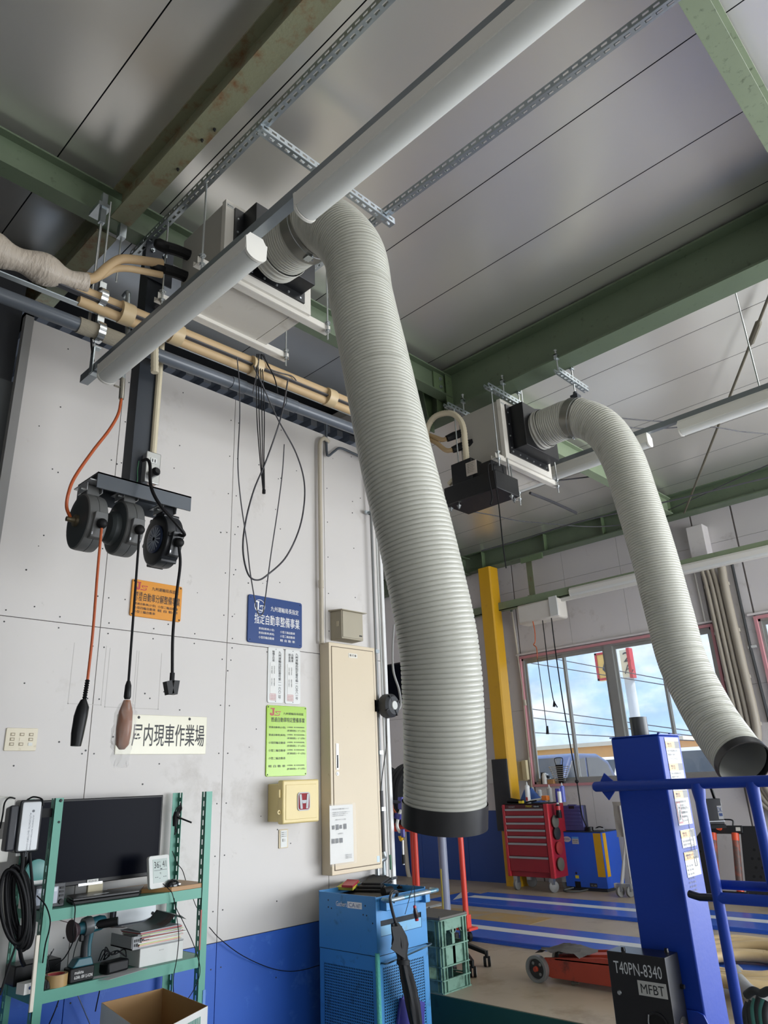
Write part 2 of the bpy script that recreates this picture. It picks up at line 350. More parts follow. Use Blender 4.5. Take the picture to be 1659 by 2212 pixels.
def window(nm, y0, y1, z0, z1, sashes, big):
    f = .035
    w = struct(nm, MB().box((XB-.04, y0-f, z0-f), (XB+.06, y1+f, z0)).box((XB-.04, y0-f, z1), (XB+.06, y1+f, z1+f)).box((XB-.04, y0-f, z0), (XB+.06, y0, z1)).box((XB-.04, y1, z0), (XB+.06, y1+f, z1)), pink)
    fr = MB().box((XB, y0, z0), (XB+.07, y1, z0+.03)).box((XB, y0, z1-.03), (XB+.07, y1, z1)).box((XB, y0, z0), (XB+.07, y0+.03, z1)).box((XB, y1-.03, z0), (XB+.07, y1, z1))
    for b in big: fr.box((XB-.01, b-.06, z0), (XB+.07, b+.06, z1))
    build('window_frame', fr, alu, w)
    for i, (a, b) in enumerate(sashes):
        dx = .02 if i % 2 else .045
        s = MB().box((XB+dx-.012, a, z0+.03), (XB+dx+.012, b, z0+.075)).box((XB+dx-.012, a, z1-.075), (XB+dx+.012, b, z1-.03)).box((XB+dx-.012, a, z0+.075), (XB+dx+.012, a+.035, z1-.075)).box((XB+dx-.012, b-.035, z0+.075), (XB+dx+.012, b, z1-.075))
        so = build('sash', s, alu, w)
        build('pane', MB().add([(XB+dx, a+.03, z0+.07), (XB+dx, b-.03, z0+.07), (XB+dx, b-.03, z1-.07), (XB+dx, a+.03, z1-.07)], [(0, 1, 2, 3)]), glass, so, recalc=False)
window('window_1', WY0, WY1, WZ0, WZ1, ((5.54, 6.25), (4.89, 5.58), (4.08, 4.77), (3.40, 4.12)), (4.83,))
window('window_2', -.1, 2.8, WZ0, WZ1, ((2.06, 2.77), (1.41, 2.10), (.6, 1.3), (-.07, .65)), (1.35,))
struct('trim', MB().box((XB-.05, WY0-.1, WZ1+.05), (XB, WY1+.06, WZ1+.075)).box((XB-.05, 1.0, WZ1+.05), (XB, 2.9, WZ1+.075)), M('white_drip_trim', 'D8D2D0', .5))
# ================================================================ STEEL FRAME
def hbeam(axis, c, z0, z1, w, a, b, tf=.012, tw=.008):
    h = w/2; P = [(-h, z0), (h, z0), (h, z0+tf), (tw/2, z0+tf), (tw/2, z1-tf), (h, z1-tf), (h, z1), (-h, z1), (-h, z1-tf), (-tw/2, z1-tf), (-tw/2, z0+tf), (-h, z0+tf)]
    if axis == 'y': return MB().prism([(c+u, a, v) for u, v in P], (0, b-a, 0))
    return MB().prism([(a, c+u, v) for u, v in P], (b-a, 0, 0))
def beam(nm, label, base, mb, mat=green_steel, group=None):
    t = thing(nm, label, 'beam', base, group); build('section', mb, mat, t); return t
def bolts(t, pts, ax, r=.012, mat=None):
    for p in pts:
        build('bolt', MB().lathe(p, ax, [(0, r), (.006, r), (.0062, r*.62), (.016, r*.62)], 6), mat or galv, t)
S1 = beam('roof_beam', 'green steel rafter crossing above the air unit toward the far wall', (1.4, 3.44, 3.15), hbeam('x', 3.44, 3.15, 3.37, .11, -5, 4.54))
build('end_plate', MB().box((4.33, 3.42, 3.17), (4.545, 3.432, 3.36)), green_dk, S1); bolts(S1, [(4.42, 3.42, 3.31), (4.42, 3.42, 3.23)], (0, -1, 0), .018)
G1 = beam('roof_beam', 'rust-streaked green beam running up to the top left edge', (1.435, 3.0, 3.15), hbeam('y', 1.435, 3.15, 3.37, .12, -5, 3.38), green_rust)
bolts(G1, [(1.47, 2.45, 3.15), (1.47, 2.8, 3.15), (1.46, 2.55, 3.15)], (0, 0, -1), .008, M('hole_dark', '1A1A18', .8))
beam('roof_beam', 'short rusty beam piece continuing past the rafter above the wrapped pipe', (1.41, 4.4, 3.15), hbeam('y', 1.415, 3.12, 3.34, .12, 3.5, 5.6), green_rust)
G2 = beam('roof_beam', 'deep dark green girder in the middle with pale underside', (4.55, 2.5, 3.0), hbeam('y', 4.55, 3.0, 3.40, .2, -5, 4.9, .016, .01))
for y in (3.50, 3.39):
    build('stiffener', MB().prism([(4.46, y, 3.03), (4.545, y, 3.02), (4.545, y, 3.38), (4.46, y, 3.38)], (0, .008, 0)), green_dk, G2)
build('gusset', MB().prism([(4.40, 3.62, 3.36), (4.54, 3.62, 3.36), (4.54, 3.62, 2.9), (4.50, 3.62, 2.9)], (0, .01, 0)), green_dk, G2)
beam('roof_beam', 'mottled pale green beam at the upper right corner', (3.1, .455, 3.15), hbeam('x', .455, 3.15, 3.38, .105, -5, 4.54), M('green_steel_mottled', '76826A', .5, var=.1, scale=6, dirt='3D4534', dscale=22, damt=.36))
beam('roof_beam', 'pale green rafter beyond the girder behind the bent duct', (6.8, 3.44, 3.17), hbeam('x', 3.44, 3.15, 3.37, .11, 4.56, 9.1), M('green_steel_pale', '7C8A70', .5))
EB = beam('roof_beam', 'long green eave beam along the top of the window wall', (9.2, 4.0, 3.1), hbeam('y', 9.2, 3.12, 3.42, .2, -5, 8.9, .014, .01))
for y in (6.5, 5.35, 3.44, 4.4): build('stiffener', MB().box((9.11, y-.005, 3.13), (9.195, y+.005, 3.40)), green_dk, EB)
beam('roof_beam', 'green cross beam meeting the yellow column in the far corner', (8.2, 6.85, 3.08), hbeam('x', 6.85, 3.08, 3.36, .18, 6.0, 9.15))
RB = thing('door_rail', 'slim green horizontal rail below the eave beam on the window wall', 'rail', (9.2, 4, 2.4))
build('section', MB().box((9.14, -4, 2.41), (9.15, 7.4, 2.53)).box((9.14, -4, 2.41), (9.26, 7.4, 2.42)), M('rail_green', '7A886C', .5, dirt='5A644C', dscale=12, damt=.35), RB)
q = PX(1145, 1240, 9.2); build('hanger_post', hbeam('y', 9.2, 2.53, 3.12, .11, q.y-.05, q.y+.05), M('rust_green_post', '6E7458', .55, dirt='6B4A30', dscale=8, damt=.4), RB)
build('hanger_post', hbeam('y', 9.2, 2.53, 3.12, .09, 7.0, 7.09), green_dk, RB)
build('cross_plate', MB().box((9.1, q.y-.3, 3.04), (9.13, q.y+.08, 3.12)), green_dk, RB)
# yellow corner column
yc = M('yellow_paint', 'CE9C14', .4, var=.06, scale=3, dirt='B98A1C', dscale=6, damt=.3)
yt = thing('steel_column', 'yellow painted corner column with a black pad', 'column', (9.1, 6.45, ZP))
ya, yb = PX(1097, 1640, 9.0).y, PX(1067.5, 1640, 9.0).y; xk = PY(1115, 1640, ya).x
build('shaft', MB().prism([(9.0, ya+.02, ZP), (9.02, ya, ZP), (xk, ya, ZP), (xk, yb, ZP), (9.02, yb, ZP), (9.0, yb-.02, ZP)], (0, 0, 3.10-ZP)), yc, yt)
build('pad', MB().prism([(8.97, ya+.01, -.68), (8.955, ya+.04, -.68), (8.955, yb-.0, -.68), (8.97, yb+.03, -.68), (9.12, yb+.03, -.68), (9.12, yb+.004, -.68), (8.995, yb+.004, -.68), (8.995, ya+.01, -.68)], (0, 0, .94)), M('black_foam', '26272A', .6), yt)
# ================================================================ STRUTS, LAMPS, AIR UNITS, DUCTS
def strut(nm, label, a, b, w=.041, h=.041, slot=.03, pitch=.05, group=None, up=V((0, 0, 1))):
    """slotted channel: a bottom strip and a side strip made of rungs round real slots"""
    a, b = V(a), V(b); d = (b-a).normalized(); L = (b-a).length; s = d.cross(up).normalized(); t = thing(nm, label, 'strut', (a+b)/2, group)
    m = MB(); n = int(L/pitch)
    def strip(o, wv, nv):
        W = wv.length; wu = wv.normalized(); e = W*.32
        for f0, f1 in ((0, e), (W-e, W)): m.obox(o+wu*(f0+f1)/2+d*L/2, d*L/2, wu*(f1-f0)/2, nv*.001)
        for i in range(n+1):
            c = min(max(i*pitch, 0), L); m.obox(o+wu*W/2+d*c, d*(pitch-slot)/2, wu*(W/2-e+.001), nv*.001)
    strip(a-s*w/2, s*w, up); strip(a-s*w/2, up*h, s); strip(a+s*w/2, up*h, s)
    build('channel', m, galv, t, ang=30); return t
strut('slotted_strut', 'long galvanised slotted channel left of the lamp, running to the top edge', (1.617, 3.56, 3.105), (1.617, -2.5, 3.105))
strut('slotted_strut', 'long galvanised slotted channel right of the hanging duct', (2.50, 3.1, 3.105), (2.50, -2.5, 3.105))
strut('slotted_strut', 'short slotted cross channel joining the two long channels', (1.60, 2.245, 3.07), (2.56, 2.245, 3.07))
def rod(t, x, y, z0, z1, r=.0055, nm='hanging_rod', tip=True):
    m = MB().cyl((x, y, z0), (x, y, z1), r, n=8)
    build(nm, m, zinc, t)
    return t
def nut(m, x, y, z, r=.013): return m.lathe((x, y, z-.006), (0, 0, 1), [(0, r), (.012, r), (.012, r*1.5), (.014, r*1.5)], 8)
def lamp(nm, label, x, z, y0, y1, group='ceiling lamps on rails', w=.1):
    t = thing(nm, label, 'lamp', (x, (y0+y1)/2, z), group)
    m = MB().prism([(x-w/2, y0, z+.055), (x+w/2, y0, z+.055), (x+w*.3, y0, z+.085), (x-w*.3, y0, z+.085)], (0, y1-y0, 0)); m2 = MB().box((x-w/2, y0, z), (x+w/2, y1, z+.056)); m.v += []; m.add(m2.v, m2.f)
    build('housing', m, lamp_body, t)
    P = [(x-w*.46, y0+.012, z)]+[(x+w*.46*math.cos(a), y0+.012, z-.032*math.sin(a)) for a in [math.pi*(1-i/10) for i in range(1, 10)]]+[(x+w*.46, y0+.012, z)]
    build('diffuser', MB().prism(P, (0, y1-y0-.024, 0)), lamp_white, t, ang=50)
    P = [(x-w*.51, 0, z+.058)]+[(x+w*.49*math.cos(a), 0, z-.034*math.sin(a)) for a in [math.pi*(1-i/10) for i in range(1, 10)]]+[(x+w*.51, 0, z+.058)]
    for yy in (y0-.003, y1-.009): build('end_cap', MB().prism([(a, yy, c) for a, b, c in P], (0, .012, 0)), lamp_body, t)
    return t
XL, ZLm = 1.345, 1.95
rw = thing('lamp_rail', 'galvanised lamp raceway with an open end at the left', 'rail', (XL, 2, ZLm+.05))
build('channel', MB().box((XL-.022, -2.5, ZLm+.085), (XL+.022, 3.40, ZLm+.13)), M('raceway_steel', '8C9296', .4, .7, var=.15, scale=12), rw)
build('bracket', MB().box((XL-.03, 3.24, ZLm+.075), (XL+.03, 3.275, ZLm+.08)).box((XL-.032, 3.24, ZLm+.075), (XL-.026, 3.275, ZLm+.23)).box((XL+.026, 3.24, ZLm+.075), (XL+.032, 3.275, ZLm+.15)).box((XL-.03, 3.24, ZLm+.225), (XL+.005, 3.275, ZLm+.23)), galv, rw)
rod(rw, XL-.02, 3.27, ZLm+.2, 3.15); build('cable', MB().tube(spl([(XL-.02, 3.26, ZLm+.15), (XL-.045, 3.26, ZLm+.3), (XL-.035, 3.26, ZLm+.6)]), .006), cable_blk, rw)
lamp('ceiling_lamp', 'white tube lamp on the left end of the raceway, in front of the air unit', XL, ZLm, 1.89, 3.13)
lamp('ceiling_lamp', 'white tube lamp running past the duct to the top edge', XL, ZLm, .35, 1.60)
X3, Z3 = 5.215, 2.42
rw3 = thing('lamp_rail', 'grey lamp raceway crossing behind the bent duct', 'rail', (X3, 1.5, Z3+.05))
build('channel', MB().box((X3-.022, -3, Z3+.085), (X3+.022, 3.3, Z3+.13)), MATS['raceway_steel'], rw3)
q = PZ(1473, 935, Z3); q2 = PZ(1412, 962, Z3); q3 = PZ(1119, 1072, Z3)
lamp('ceiling_lamp', 'white tube lamp at the right edge beyond the bent duct', X3, Z3, q.y-1.25, q.y)
lamp('ceiling_lamp', 'white tube lamp below the far air unit, half behind the bent duct', X3, Z3, q2.y, q2.y+1.25)
for yy in (3.1, q.y-.6): rod(rw3, X3, yy, Z3+.12, ZR)
# lamps under the far door rail
for p0, p1, lb in ((1237, 1392, 'slim white tube lamp under the green rail left of the bent duct'), (1480, 1700, 'slim white tube lamp under the green rail at the right edge')):
    a, b = PX(p0, 1285 if p0 < 1300 else 1236, 9.2), PX(p1, 1255, 9.2); lamp('wall_lamp', lb, 9.15, a.z-.0, max(b.y, a.y-1.25), a.y, 'lamps under the far rail', .09)
rl = thing('lamp_rail', 'long white raceway below the green rail', 'rail', (9.17, 3, 2.33)); build('channel', MB().box((9.14, -4, 2.345), (9.19, 5.3, 2.39)), lamp_body, rl)
# ---- air units
def unit(x0, x1, y0, y1, z0, z1, label, rods, zt, back_black=False, sticker=True):
    t = thing('air_conditioner', label, 'air conditioner', ((x0+x1)/2, (y0+y1)/2, z0))
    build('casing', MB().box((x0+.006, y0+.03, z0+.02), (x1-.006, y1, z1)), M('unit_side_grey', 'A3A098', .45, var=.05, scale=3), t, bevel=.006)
    f = MB().box((x0, y0, z0), (x0+.055, y0+.035, z1+.004)).box((x1-.055, y0, z0), (x1, y0+.035, z1+.004)).box((x0+.0552, y0, z1-.03), (x1-.0552, y0+.035, z1+.004)).box((x0+.0552, y0, z0), (x1-.0552, y0+.035, z0+.05))
    build('front_frame', f, unit_white, t)
    build('bottom_panel', MB().box((x0+.01, y0+.02, z0-.004), (x1-.09, y1-.01, z0+.02)), unit_white, t)
    build('bottom_panel', MB().box((x1-.086, y0+.02, z0-.004), (x1-.01, y1-.01, z0+.02)), unit_white, t)
    # duct flange box
    build('flange_plate', MB().box((x0+.055, y0-.012, z0+.05), (x1-.055, y0+.002, z1-.03)), black_metal, t)
    bx0, bx1, bz0, bz1 = x0+.11, x1-.075, z0+.10, z1-.035
    build('duct_box', MB().prism([(bx0, y0-.01, bz0), (bx0, y0-.13, bz0+.0), (bx0, y0-.13, bz1), (bx0, y0-.01, bz1)], (bx1-bx0, 0, 0)), black_metal, t, bevel=.004)
    for i in range(6):
        xx = x0+.09+i*(x1-x0-.18)/5; build('screw', MB().lathe((xx, y0-.012, z0+.07), (0, -1, 0), [(0, .008), (.005, .006)], 8), zinc, t)
    for i in range(4):
        zz = z0+.1+i*(z1-z0-.2)/3; build('screw', MB().lathe((x0+.075, y0-.012, zz), (0, -1, 0), [(0, .007), (.005, .005)], 8), zinc, t)
    for yy in (y0+.02, y1-.03):        # mounting rails
        m = MB().box((rods[0]-.02, yy-.002, z0-.03), (rods[1]+.03, yy+.002, z0+.012)).box((rods[0]-.02, yy-.002, z0-.032), (rods[1]+.03, yy+.042, z0-.028)).box((rods[0]-.02, yy+.038, z0-.03), (rods[1]+.03, yy+.042, z0+.0))
        build('mounting_rail', m, unit_white, t)
        for xx in rods:
            rod(t, xx, yy-.012, z0-.1, zt)
            [build('nut', nut(MB(), xx, yy-.012, zz), zinc, t) for zz in (z0-.045, z0+.012)]
    m = MB().box((x0-.0005, y0+.008, z1-.045), (x0+.001, y0+.03, z1-.035)); build('label_plate', MB().box((x0+.006, y0-.0015, z1-.04), (x0+.05, y0, z1-.018)), M('logo_plate', 'BFC0BC', .4), t)
    fr = Fr((x0+.006, y0-.0015, z1-.04), (1, 0, 0), (0, 0, 1)); m = MB(); add_text(m, fr, 'DAIKIN', .012, .007, .04, .014); m.prism([fr.p(.003, .007, .001), fr.p(.01, .007, .001), fr.p(.0065, .016, .001)], fr.n*.0004); build('lettering', m, ink, t)
    return t
U1 = unit(1.74, 2.35, 2.74, 3.19, 2.605, 3.075, 'large cream ceiling air unit with black duct box, behind the lamp', (1.617, 2.49), 3.11)
for i, (zz, yy) in enumerate(((2.93, 3.12), (2.79, 3.14))):
    build('pipe_insulation', MB().tube(spl([(1.75, yy, zz), (1.67, yy+.0, zz-.01), (1.60, yy+.01, zz-.02)]), .033, 10), rubber, U1)
    build('pipe_insulation', MB().lathe((1.61, yy+.01, zz-.02), (-1, 0, -.05), [(-.02, .02), (0, .034), (.05, .034), (.07, .022)], 10), rubber, U1)
U2 = unit(4.37, 5.03, 2.80, 3.23, 2.32, 2.83, 'cream ceiling air unit below the deep girder, with a bent duct', (4.275, 5.12), 2.86)
strut('slotted_strut', 'slotted channel under the girder carrying the front of the far air unit', (4.20, 2.80, 2.865), (5.2, 2.80, 2.865))
strut('slotted_strut', 'slotted channel under the girder carrying the back of the far air unit', (4.20, 3.21, 2.865), (5.2, 3.21, 2.865))
st3 = strut('slotted_strut', 'short slotted channel holding up the bend of the far duct', (4.42, 2.30, 2.865), (4.86, 2.30, 2.865))
def clamp(x, y, z, label, z2=None, group='beam clamps on the deep girder'):
    t = thing('beam_clamp', label, 'clamp', (x, y, z), group)
    sgn = 1 if x > 4.55 else -1
    build('jaw', MB().box((x-.02, y-.012, z-.012), (x+.02, y+.012, z-.002)).box((x+sgn*.012, y-.012, z-.002), (x+sgn*.018, y+.012, z+.03)).box((x-sgn*.02, y-.012, z+.02), (x+sgn*.018, y+.012, z+.03)), galv, t)
    build('bolt', MB().lathe((x, y, z+.03), (0, 0, 1), [(0, .007), (.03, .007), (.03, .012), (.042, .012)], 8), zinc, t)
    if z2: rod(t, x, y, z2, z)
    return t
for x in (4.44, 4.66):
    for yy, lb in ((2.80, 'front'), (3.21, 'back'), (2.30, 'duct')):
        side = 'near' if x < 4.5 else 'far'
        clamp(x, yy, 3.0, {'front': 'beam clamp on the %s flange edge above the front of the far air unit', 'back': 'beam clamp on the %s flange edge above the back of the far air unit', 'duct': 'beam clamp on the %s flange edge above the bend of the far duct'}[lb] % side, 2.87)
# drain pump box hung below the far unit
pb = thing('drain_pump', 'black drain pump box hung at the left below the far air unit', 'pump', (4.3, 3.02, 2.02))
p0 = PX(990, 1090, 4.22); xq = 4.20
build('body', MB().box((xq, 2.80, 2.02), (xq+.30, 3.30, 2.17)), black_metal, pb, bevel=.006)
build('upper_box', MB().box((xq+.01, 3.02, 2.17), (xq+.155, 3.22, 2.35)), black_metal, pb, bevel=.006)
build('upper_box', MB().box((xq+.02, 2.84, 2.17), (xq+.22, 2.96, 2.27)), black_metal, pb, bevel=.006)
build('rating_plate', MB().box((xq+.005, 2.97, 2.2), (xq+.012, 3.07, 2.31)), M('plate_pinkish', 'B7AEA4', .5), pb)
fr = Fr((xq+.005, 3.06, 2.21), (0, -1, 0), (0, 0, 1)); m = MB()
for i in range(6): add_text(m, fr, '定格電圧 100V 50/60Hz', 0, .08-i*.014, .07-.01*(i % 2), .088-i*.014)
build('lettering', m, ink, pb)
for xx, yy in ((xq+.05, 3.28), (xq+.05, 3.2), (xq+.28, 2.84), (xq+.2, 2.81)):
    m = MB().cyl((xx, yy, 1.98), (xx, yy, 2.5 if yy < 3 else 2.02), .006, n=8); nut(m, xx, yy, 2.0); build('hanging_bolt', m, zinc, pb)
build('power_cable', MB().tube(spl([(xq+.12, 2.86, 2.25), (xq-.02, 2.84, 2.22), (xq-.05, 2.83, 2.1), (xq-.03, 2.83, 1.95), (xq-.06, 2.83, 1.88)]), .006), cable_blk, pb)
build('power_cable', MB().tube(spl([(xq+.15, 2.86, 2.27), (xq-.01, 2.8, 2.2), (xq-.02, 2.8, 2.1), (xq-.0, 2.8, 1.9), (xq-.0, 2.8, 1.6), (xq+.01, 2.8, 1.4)]), .005), cable_blk, pb)
dp = thing('drain_hose', 'cream corrugated drain hose arching beside the far air unit', 'hose', (4.25, 3.3, 2.2))
pts = [PX(924, 965, 4.25), PX(922, 930, 4.25), PX(940, 900, 4.25), PX(975, 893, 4.25), PX(998, 915, 4.25), PX(1005, 960, 4.25), PX(1008, 1010, 4.25), PX(1003, 1040, 4.25), PX(1003, 1068, 4.25)]
P = resample(spl(pts), .012); build('hose', MB().tube(P, [.026 if i % 2 else .023 for i in range(len(P))], 10), M('cream_hose', 'C9BFA6', .45), dp)
build('end_sleeve', MB().tube([PX(921, 950, 4.25), PX(925, 975, 4.25), PX(929, 990, 4.25)], .026, 10), rubber, dp)
build('branch', MB().tube(spl([PX(1004, 1035, 4.25), PX(990, 1028, 4.25), PX(970, 1046, 4.25)]), .02, 10), M('cream_hose', '', .4), dp)
rp = thing('refrigerant_pipe', 'pair of tan insulated pipes entering the back of the far air unit', 'pipe', (4.4, 3.4, 2.6))
for i, (a, b, c, d) in enumerate((((912, 935), (940, 945), (955, 950), (965, 948)), ((915, 945), (940, 955), (962, 972), (978, 972)))):
    build('pipe', MB().tube(spl([PX(*a, 4.3), PX(*b, 4.3), PX(*c, 4.3), PX(*d, 4.3)]), .02, 8), tan_foam, rp)
    e = PX(*d, 4.3); build('sleeve', MB().tube([e, e+V((.05, -.04, .03)), e+V((.1, -.14, .05))], [.028, .034, .034], 8), rubber, rp)
# ---- flexible ducts
def duct(label, pts, R, collar_to, end_len=.085, pitch=.0178, band_at=None, tip=None):
    P8 = resample(spl(pts, 12), pitch/8); P8 = P8[:len(P8)//8*8+1]; P = [P8[i] for i in range(len(P8)) if i % 8 in (0, 1, 4, 7)]; n = len(P); t = thing('flexible_duct', label, 'duct', pts[len(pts)//2])
    prof = [.972, .998, 1.003, .998]
    ne = int(end_len/(pitch/4)); nc = int(.10/(pitch/4))
    nc -= nc % 4; body = P[nc:n-ne+2]; m = MB()
    m.tube(body, [R*prof[i % 4]*(1+.006*noise.noise(V((i*.05, 0, 0)))) for i in range(len(body))], 48, caps=False)
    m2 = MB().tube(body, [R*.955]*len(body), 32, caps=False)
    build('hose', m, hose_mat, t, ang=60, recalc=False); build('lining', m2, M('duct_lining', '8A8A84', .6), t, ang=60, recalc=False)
    c = P[:nc+2]; L = len(c)
    build('collar', MB().tube(c, [R*1.07 if i < 2 else R*(1.0+.05*math.sin(i/L*9)**2+.02) for i in range(L)], 40, caps=False), collar_mat, t, ang=50)
    e = P[n-ne:]; ne2 = MB().tube(e, R*1.035, 40, caps=False).tube(e, R*.985, 40, caps=False)
    a = len(e); mm = MB(); d0 = (e[-1]-e[-2]).normalized()
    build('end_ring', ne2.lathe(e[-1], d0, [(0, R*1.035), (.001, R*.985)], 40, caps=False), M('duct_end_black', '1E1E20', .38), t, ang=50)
    if band_at:
        i = min(range(n), key=lambda k: (P[k]-V(band_at)).length); d = (P[i+3]-P[i-3]).normalized()
        build('clamp_band', MB().lathe(P[i]-d*.03, d, [(-.022, R*1.0), (-.02, R*1.045), (.03, R*1.05), (.068, R*1.045), (.07, R*1.01)], 40, caps=False), M('duct_band_metal', '85847C', .35, .6), t)
        build('band_wire', MB().lathe(P[i]+d*.015, d, [(-.004, R*1.04), (0, R*1.06), (.004, R*1.04)], 40, caps=False), zinc, t)
        dn = V((0, 0, -1)); dn = (dn-dn.dot(d)*d).normalized(); cc = P[i]+dn*R*1.08+d*.0
        build('buckle', MB().obox(cc, d*.022, d.cross(dn)*.018, dn*.006).tube([cc+d*.03, cc+d.cross(dn)*.03, cc-d*.03], .004, 6), zinc, t)
    return t
R1 = .15
D1 = duct('large ribbed pale duct hanging from the near air unit to its black open end',
     [(2.0, 2.63, 2.775), (1.995, 2.5, 2.755), (1.99, 2.37, 2.735), (1.99, 2.2, 2.69), PX(762, 545, 2.0)+V((0, 0, -.0)), PX(782, 650, 2.0), PX(815, 800, 2.0), PX(858, 1000, 1.99), PX(908, 1200, 2.04), PX(948, 1400, 2.10), PX(960, 1600, 2.14), PX(961, 1720, 2.16), PX(960, 1790, 2.17)], R1, .1, band_at=(1.99, 2.33, 2.72))
R2 = .15
D2 = duct('bent ribbed duct hanging from the far air unit, swinging right to its open end',
     [(4.69, 2.70, 2.60), PX(1195, 918, 4.69), PX(1245, 903, 4.69), PX(1300, 925, 4.69), PX(1342, 985, 4.69), PX(1372, 1070, 4.69), PX(1412, 1200, 4.69), PX(1447, 1330, 4.69), PX(1475, 1430, 4.68), PX(1530, 1540, 4.64), PX(1580, 1615, 4.55), PX(1612, 1655, 4.47)], R2, .1, band_at=PX(1245, 903, 4.69), end_len=.05)
q = PX(1252, 850, 4.69); hk = thing('duct_hanger', 'threaded rod with a dark swivel holding the bend of the far duct', 'hanger', (q.x, q.y, q.z))
rod(hk, 4.66, 2.30, q.z, 2.86); build('swivel', MB().box((4.63, 2.27, q.z-.1), (4.69, 2.33, q.z-.02)).lathe((4.66, 2.30, q.z-.02), (0, 0, 1), [(0, .02), (.03, .015)], 8), steel_dark, hk)
# ---- near unit: wrapped pipe bundle, copper pipes, conduits
b = thing('pipe_bundle', 'tape-wrapped refrigerant pipe bundle sagging in from the left edge', 'pipe', (1.1, 3.2, 2.4))
pts = [PY(-40, 520, 3.2), PY(5, 548, 3.2), PY(60, 568, 3.2), PY(110, 588, 3.2), PY(150, 603, 3.2), PY(185, 612, 3.2)]
P = resample(spl(pts), .02); rr = [.07+.012*math.sin(i*.55)-.03*max(0, (i/len(P)-.65)/.35) for i in range(len(P))]
build('wrap', MB().tube(P, rr, 16), tape_wrap, b, ang=60)
tp = thing('refrigerant_pipe', 'two tan insulated pipes curving from the wrapped bundle to the near air unit', 'pipe', (1.3, 3.2, 2.6))
build('pipe', MB().tube(spl([PY(180, 604, 3.2), PY(205, 600, 3.19), PY(235, 575, 3.17), PY(262, 560, 3.15), PY(300, 562, 3.14), PY(350, 569, 3.13)]), .025, 12), tan_foam, tp, ang=60)
build('pipe', MB().tube(spl([PY(185, 596, 3.21), PY(215, 597, 3.2), PY(245, 582, 3.17), PY(275, 580, 3.15), PY(310, 586, 3.15), PY(350, 594, 3.14)]), .019, 12), tan_foam, tp, ang=60)
# long tan bundle with tray along the wall top
lb = thing('pipe_bundle', 'long tan pipe bundle with grey cables running above the left wall', 'pipe', (2.2, 3.22, 2.46))
def lx(x, z=0, y=0): return V((x, 3.22+y, 2.457+(x-1.3)*.028+z))
build('pipe', MB().tube([lx(1.17, .0), lx(3.9, .0)], .030, 12), tan_foam, lb, ang=60); build('pipe', MB().tube([lx(1.2, -.058, .01), lx(3.9, -.058, .01)], .028, 12), tan_foam, lb, ang=60)
for i in range(4): build('cable', MB().tube([lx(.4, -.03, -.03), lx(1.2, -.036, -.03+.009*i), lx(2.0, -.036, -.03+.009*i), lx(3.9, -.036, -.03+.009*i)], .006, 6), cable_grey, lb)
build('support_angle', MB().prism([lx(.7, -.075, .0), lx(3.9, -.075, .0), lx(3.9, -.078, .03), lx(.7, -.078, .03)], (0, .003, -.004)), galv, lb)
for x in (1.45, 1.75, 2.3, 2.92): build('tape_band', MB().lathe(lx(x, -.03, .0), (1, 0, .03), [(-.035, .062), (.035, .062)], 14), M('tan_tape', 'C4AE88', .45), lb)
gp = thing('conduit_pipe', 'thick dark grey plastic pipe running along the top of the left wall', 'pipe', (2.0, 3.25, 2.28))
def gx(x): return V((x, 3.25, 2.262+(x-1.0)*.032))
build('pipe', MB().tube([gx(.3), gx(3.8)], .037, 16), M('grey_pvc_pipe', '565C64', .35, var=.1, scale=4), gp, ang=60)
for x in (1.42, 2.2, 2.6): build('coupling', MB().tube([gx(x-.05), gx(x+.05)], .041, 16), grey_pvc, gp)
build('wrapped_section', MB().tube([gx(1.22), gx(1.46)], .043, 20), M('ribbed_wrap', '9E9684', .5, bump=.6, bscale=60, stretch=(1, 8, 8)), gp)
for p, z in ((gx(1.33), 0), (lx(1.31), 0)):
    t = thing('pipe_hanger', 'shiny steel pipe clamp on the hanging rod, '+('upper one round the tan bundle' if p.z > 2.4 else 'lower one round the grey pipe'), 'clamp', p, 'pipe clamps on the rod')
    r = .055; build('clamp_band', MB().lathe(p-V((.018, 0, 0)), (1, 0, 0), [(0, r), (.036, r)], 20, caps=False).lathe(p-V((.018, 0, 0)), (1, 0, 0), [(0, r+.003), (.036, r+.003)], 20, caps=False), M('bright_steel', 'D5D8DA', .15, .95), t)
    build('bolt', MB().box(p+V((-.018, -.012, r)), p+V((.018, .012, r+.045))), zinc, t)
t = thing('hanging_rod', 'threaded rod dropping from the rafter through both pipe clamps', 'rod', (1.30, 3.28, 2.0)); rod(t, 1.295, 3.30, 2.3, 3.15, .008, 'rod')
build('clamp', MB().box((1.26, 3.27, 3.10), (1.33, 3.40, 3.125)).box((1.28, 3.28, 3.0), (1.31, 3.31, 3.2)), galv, t)
t = thing('hanging_rod', 'short threaded rod with a bracket left of the strut end', 'rod', (1.46, 3.42, 2.8)); rod(t, 1.46, 3.40, 2.75, 3.12, .006, 'rod'); build('clamp', MB().box((1.44, 3.38, 3.06), (1.48, 3.42, 3.15)), galv, t)
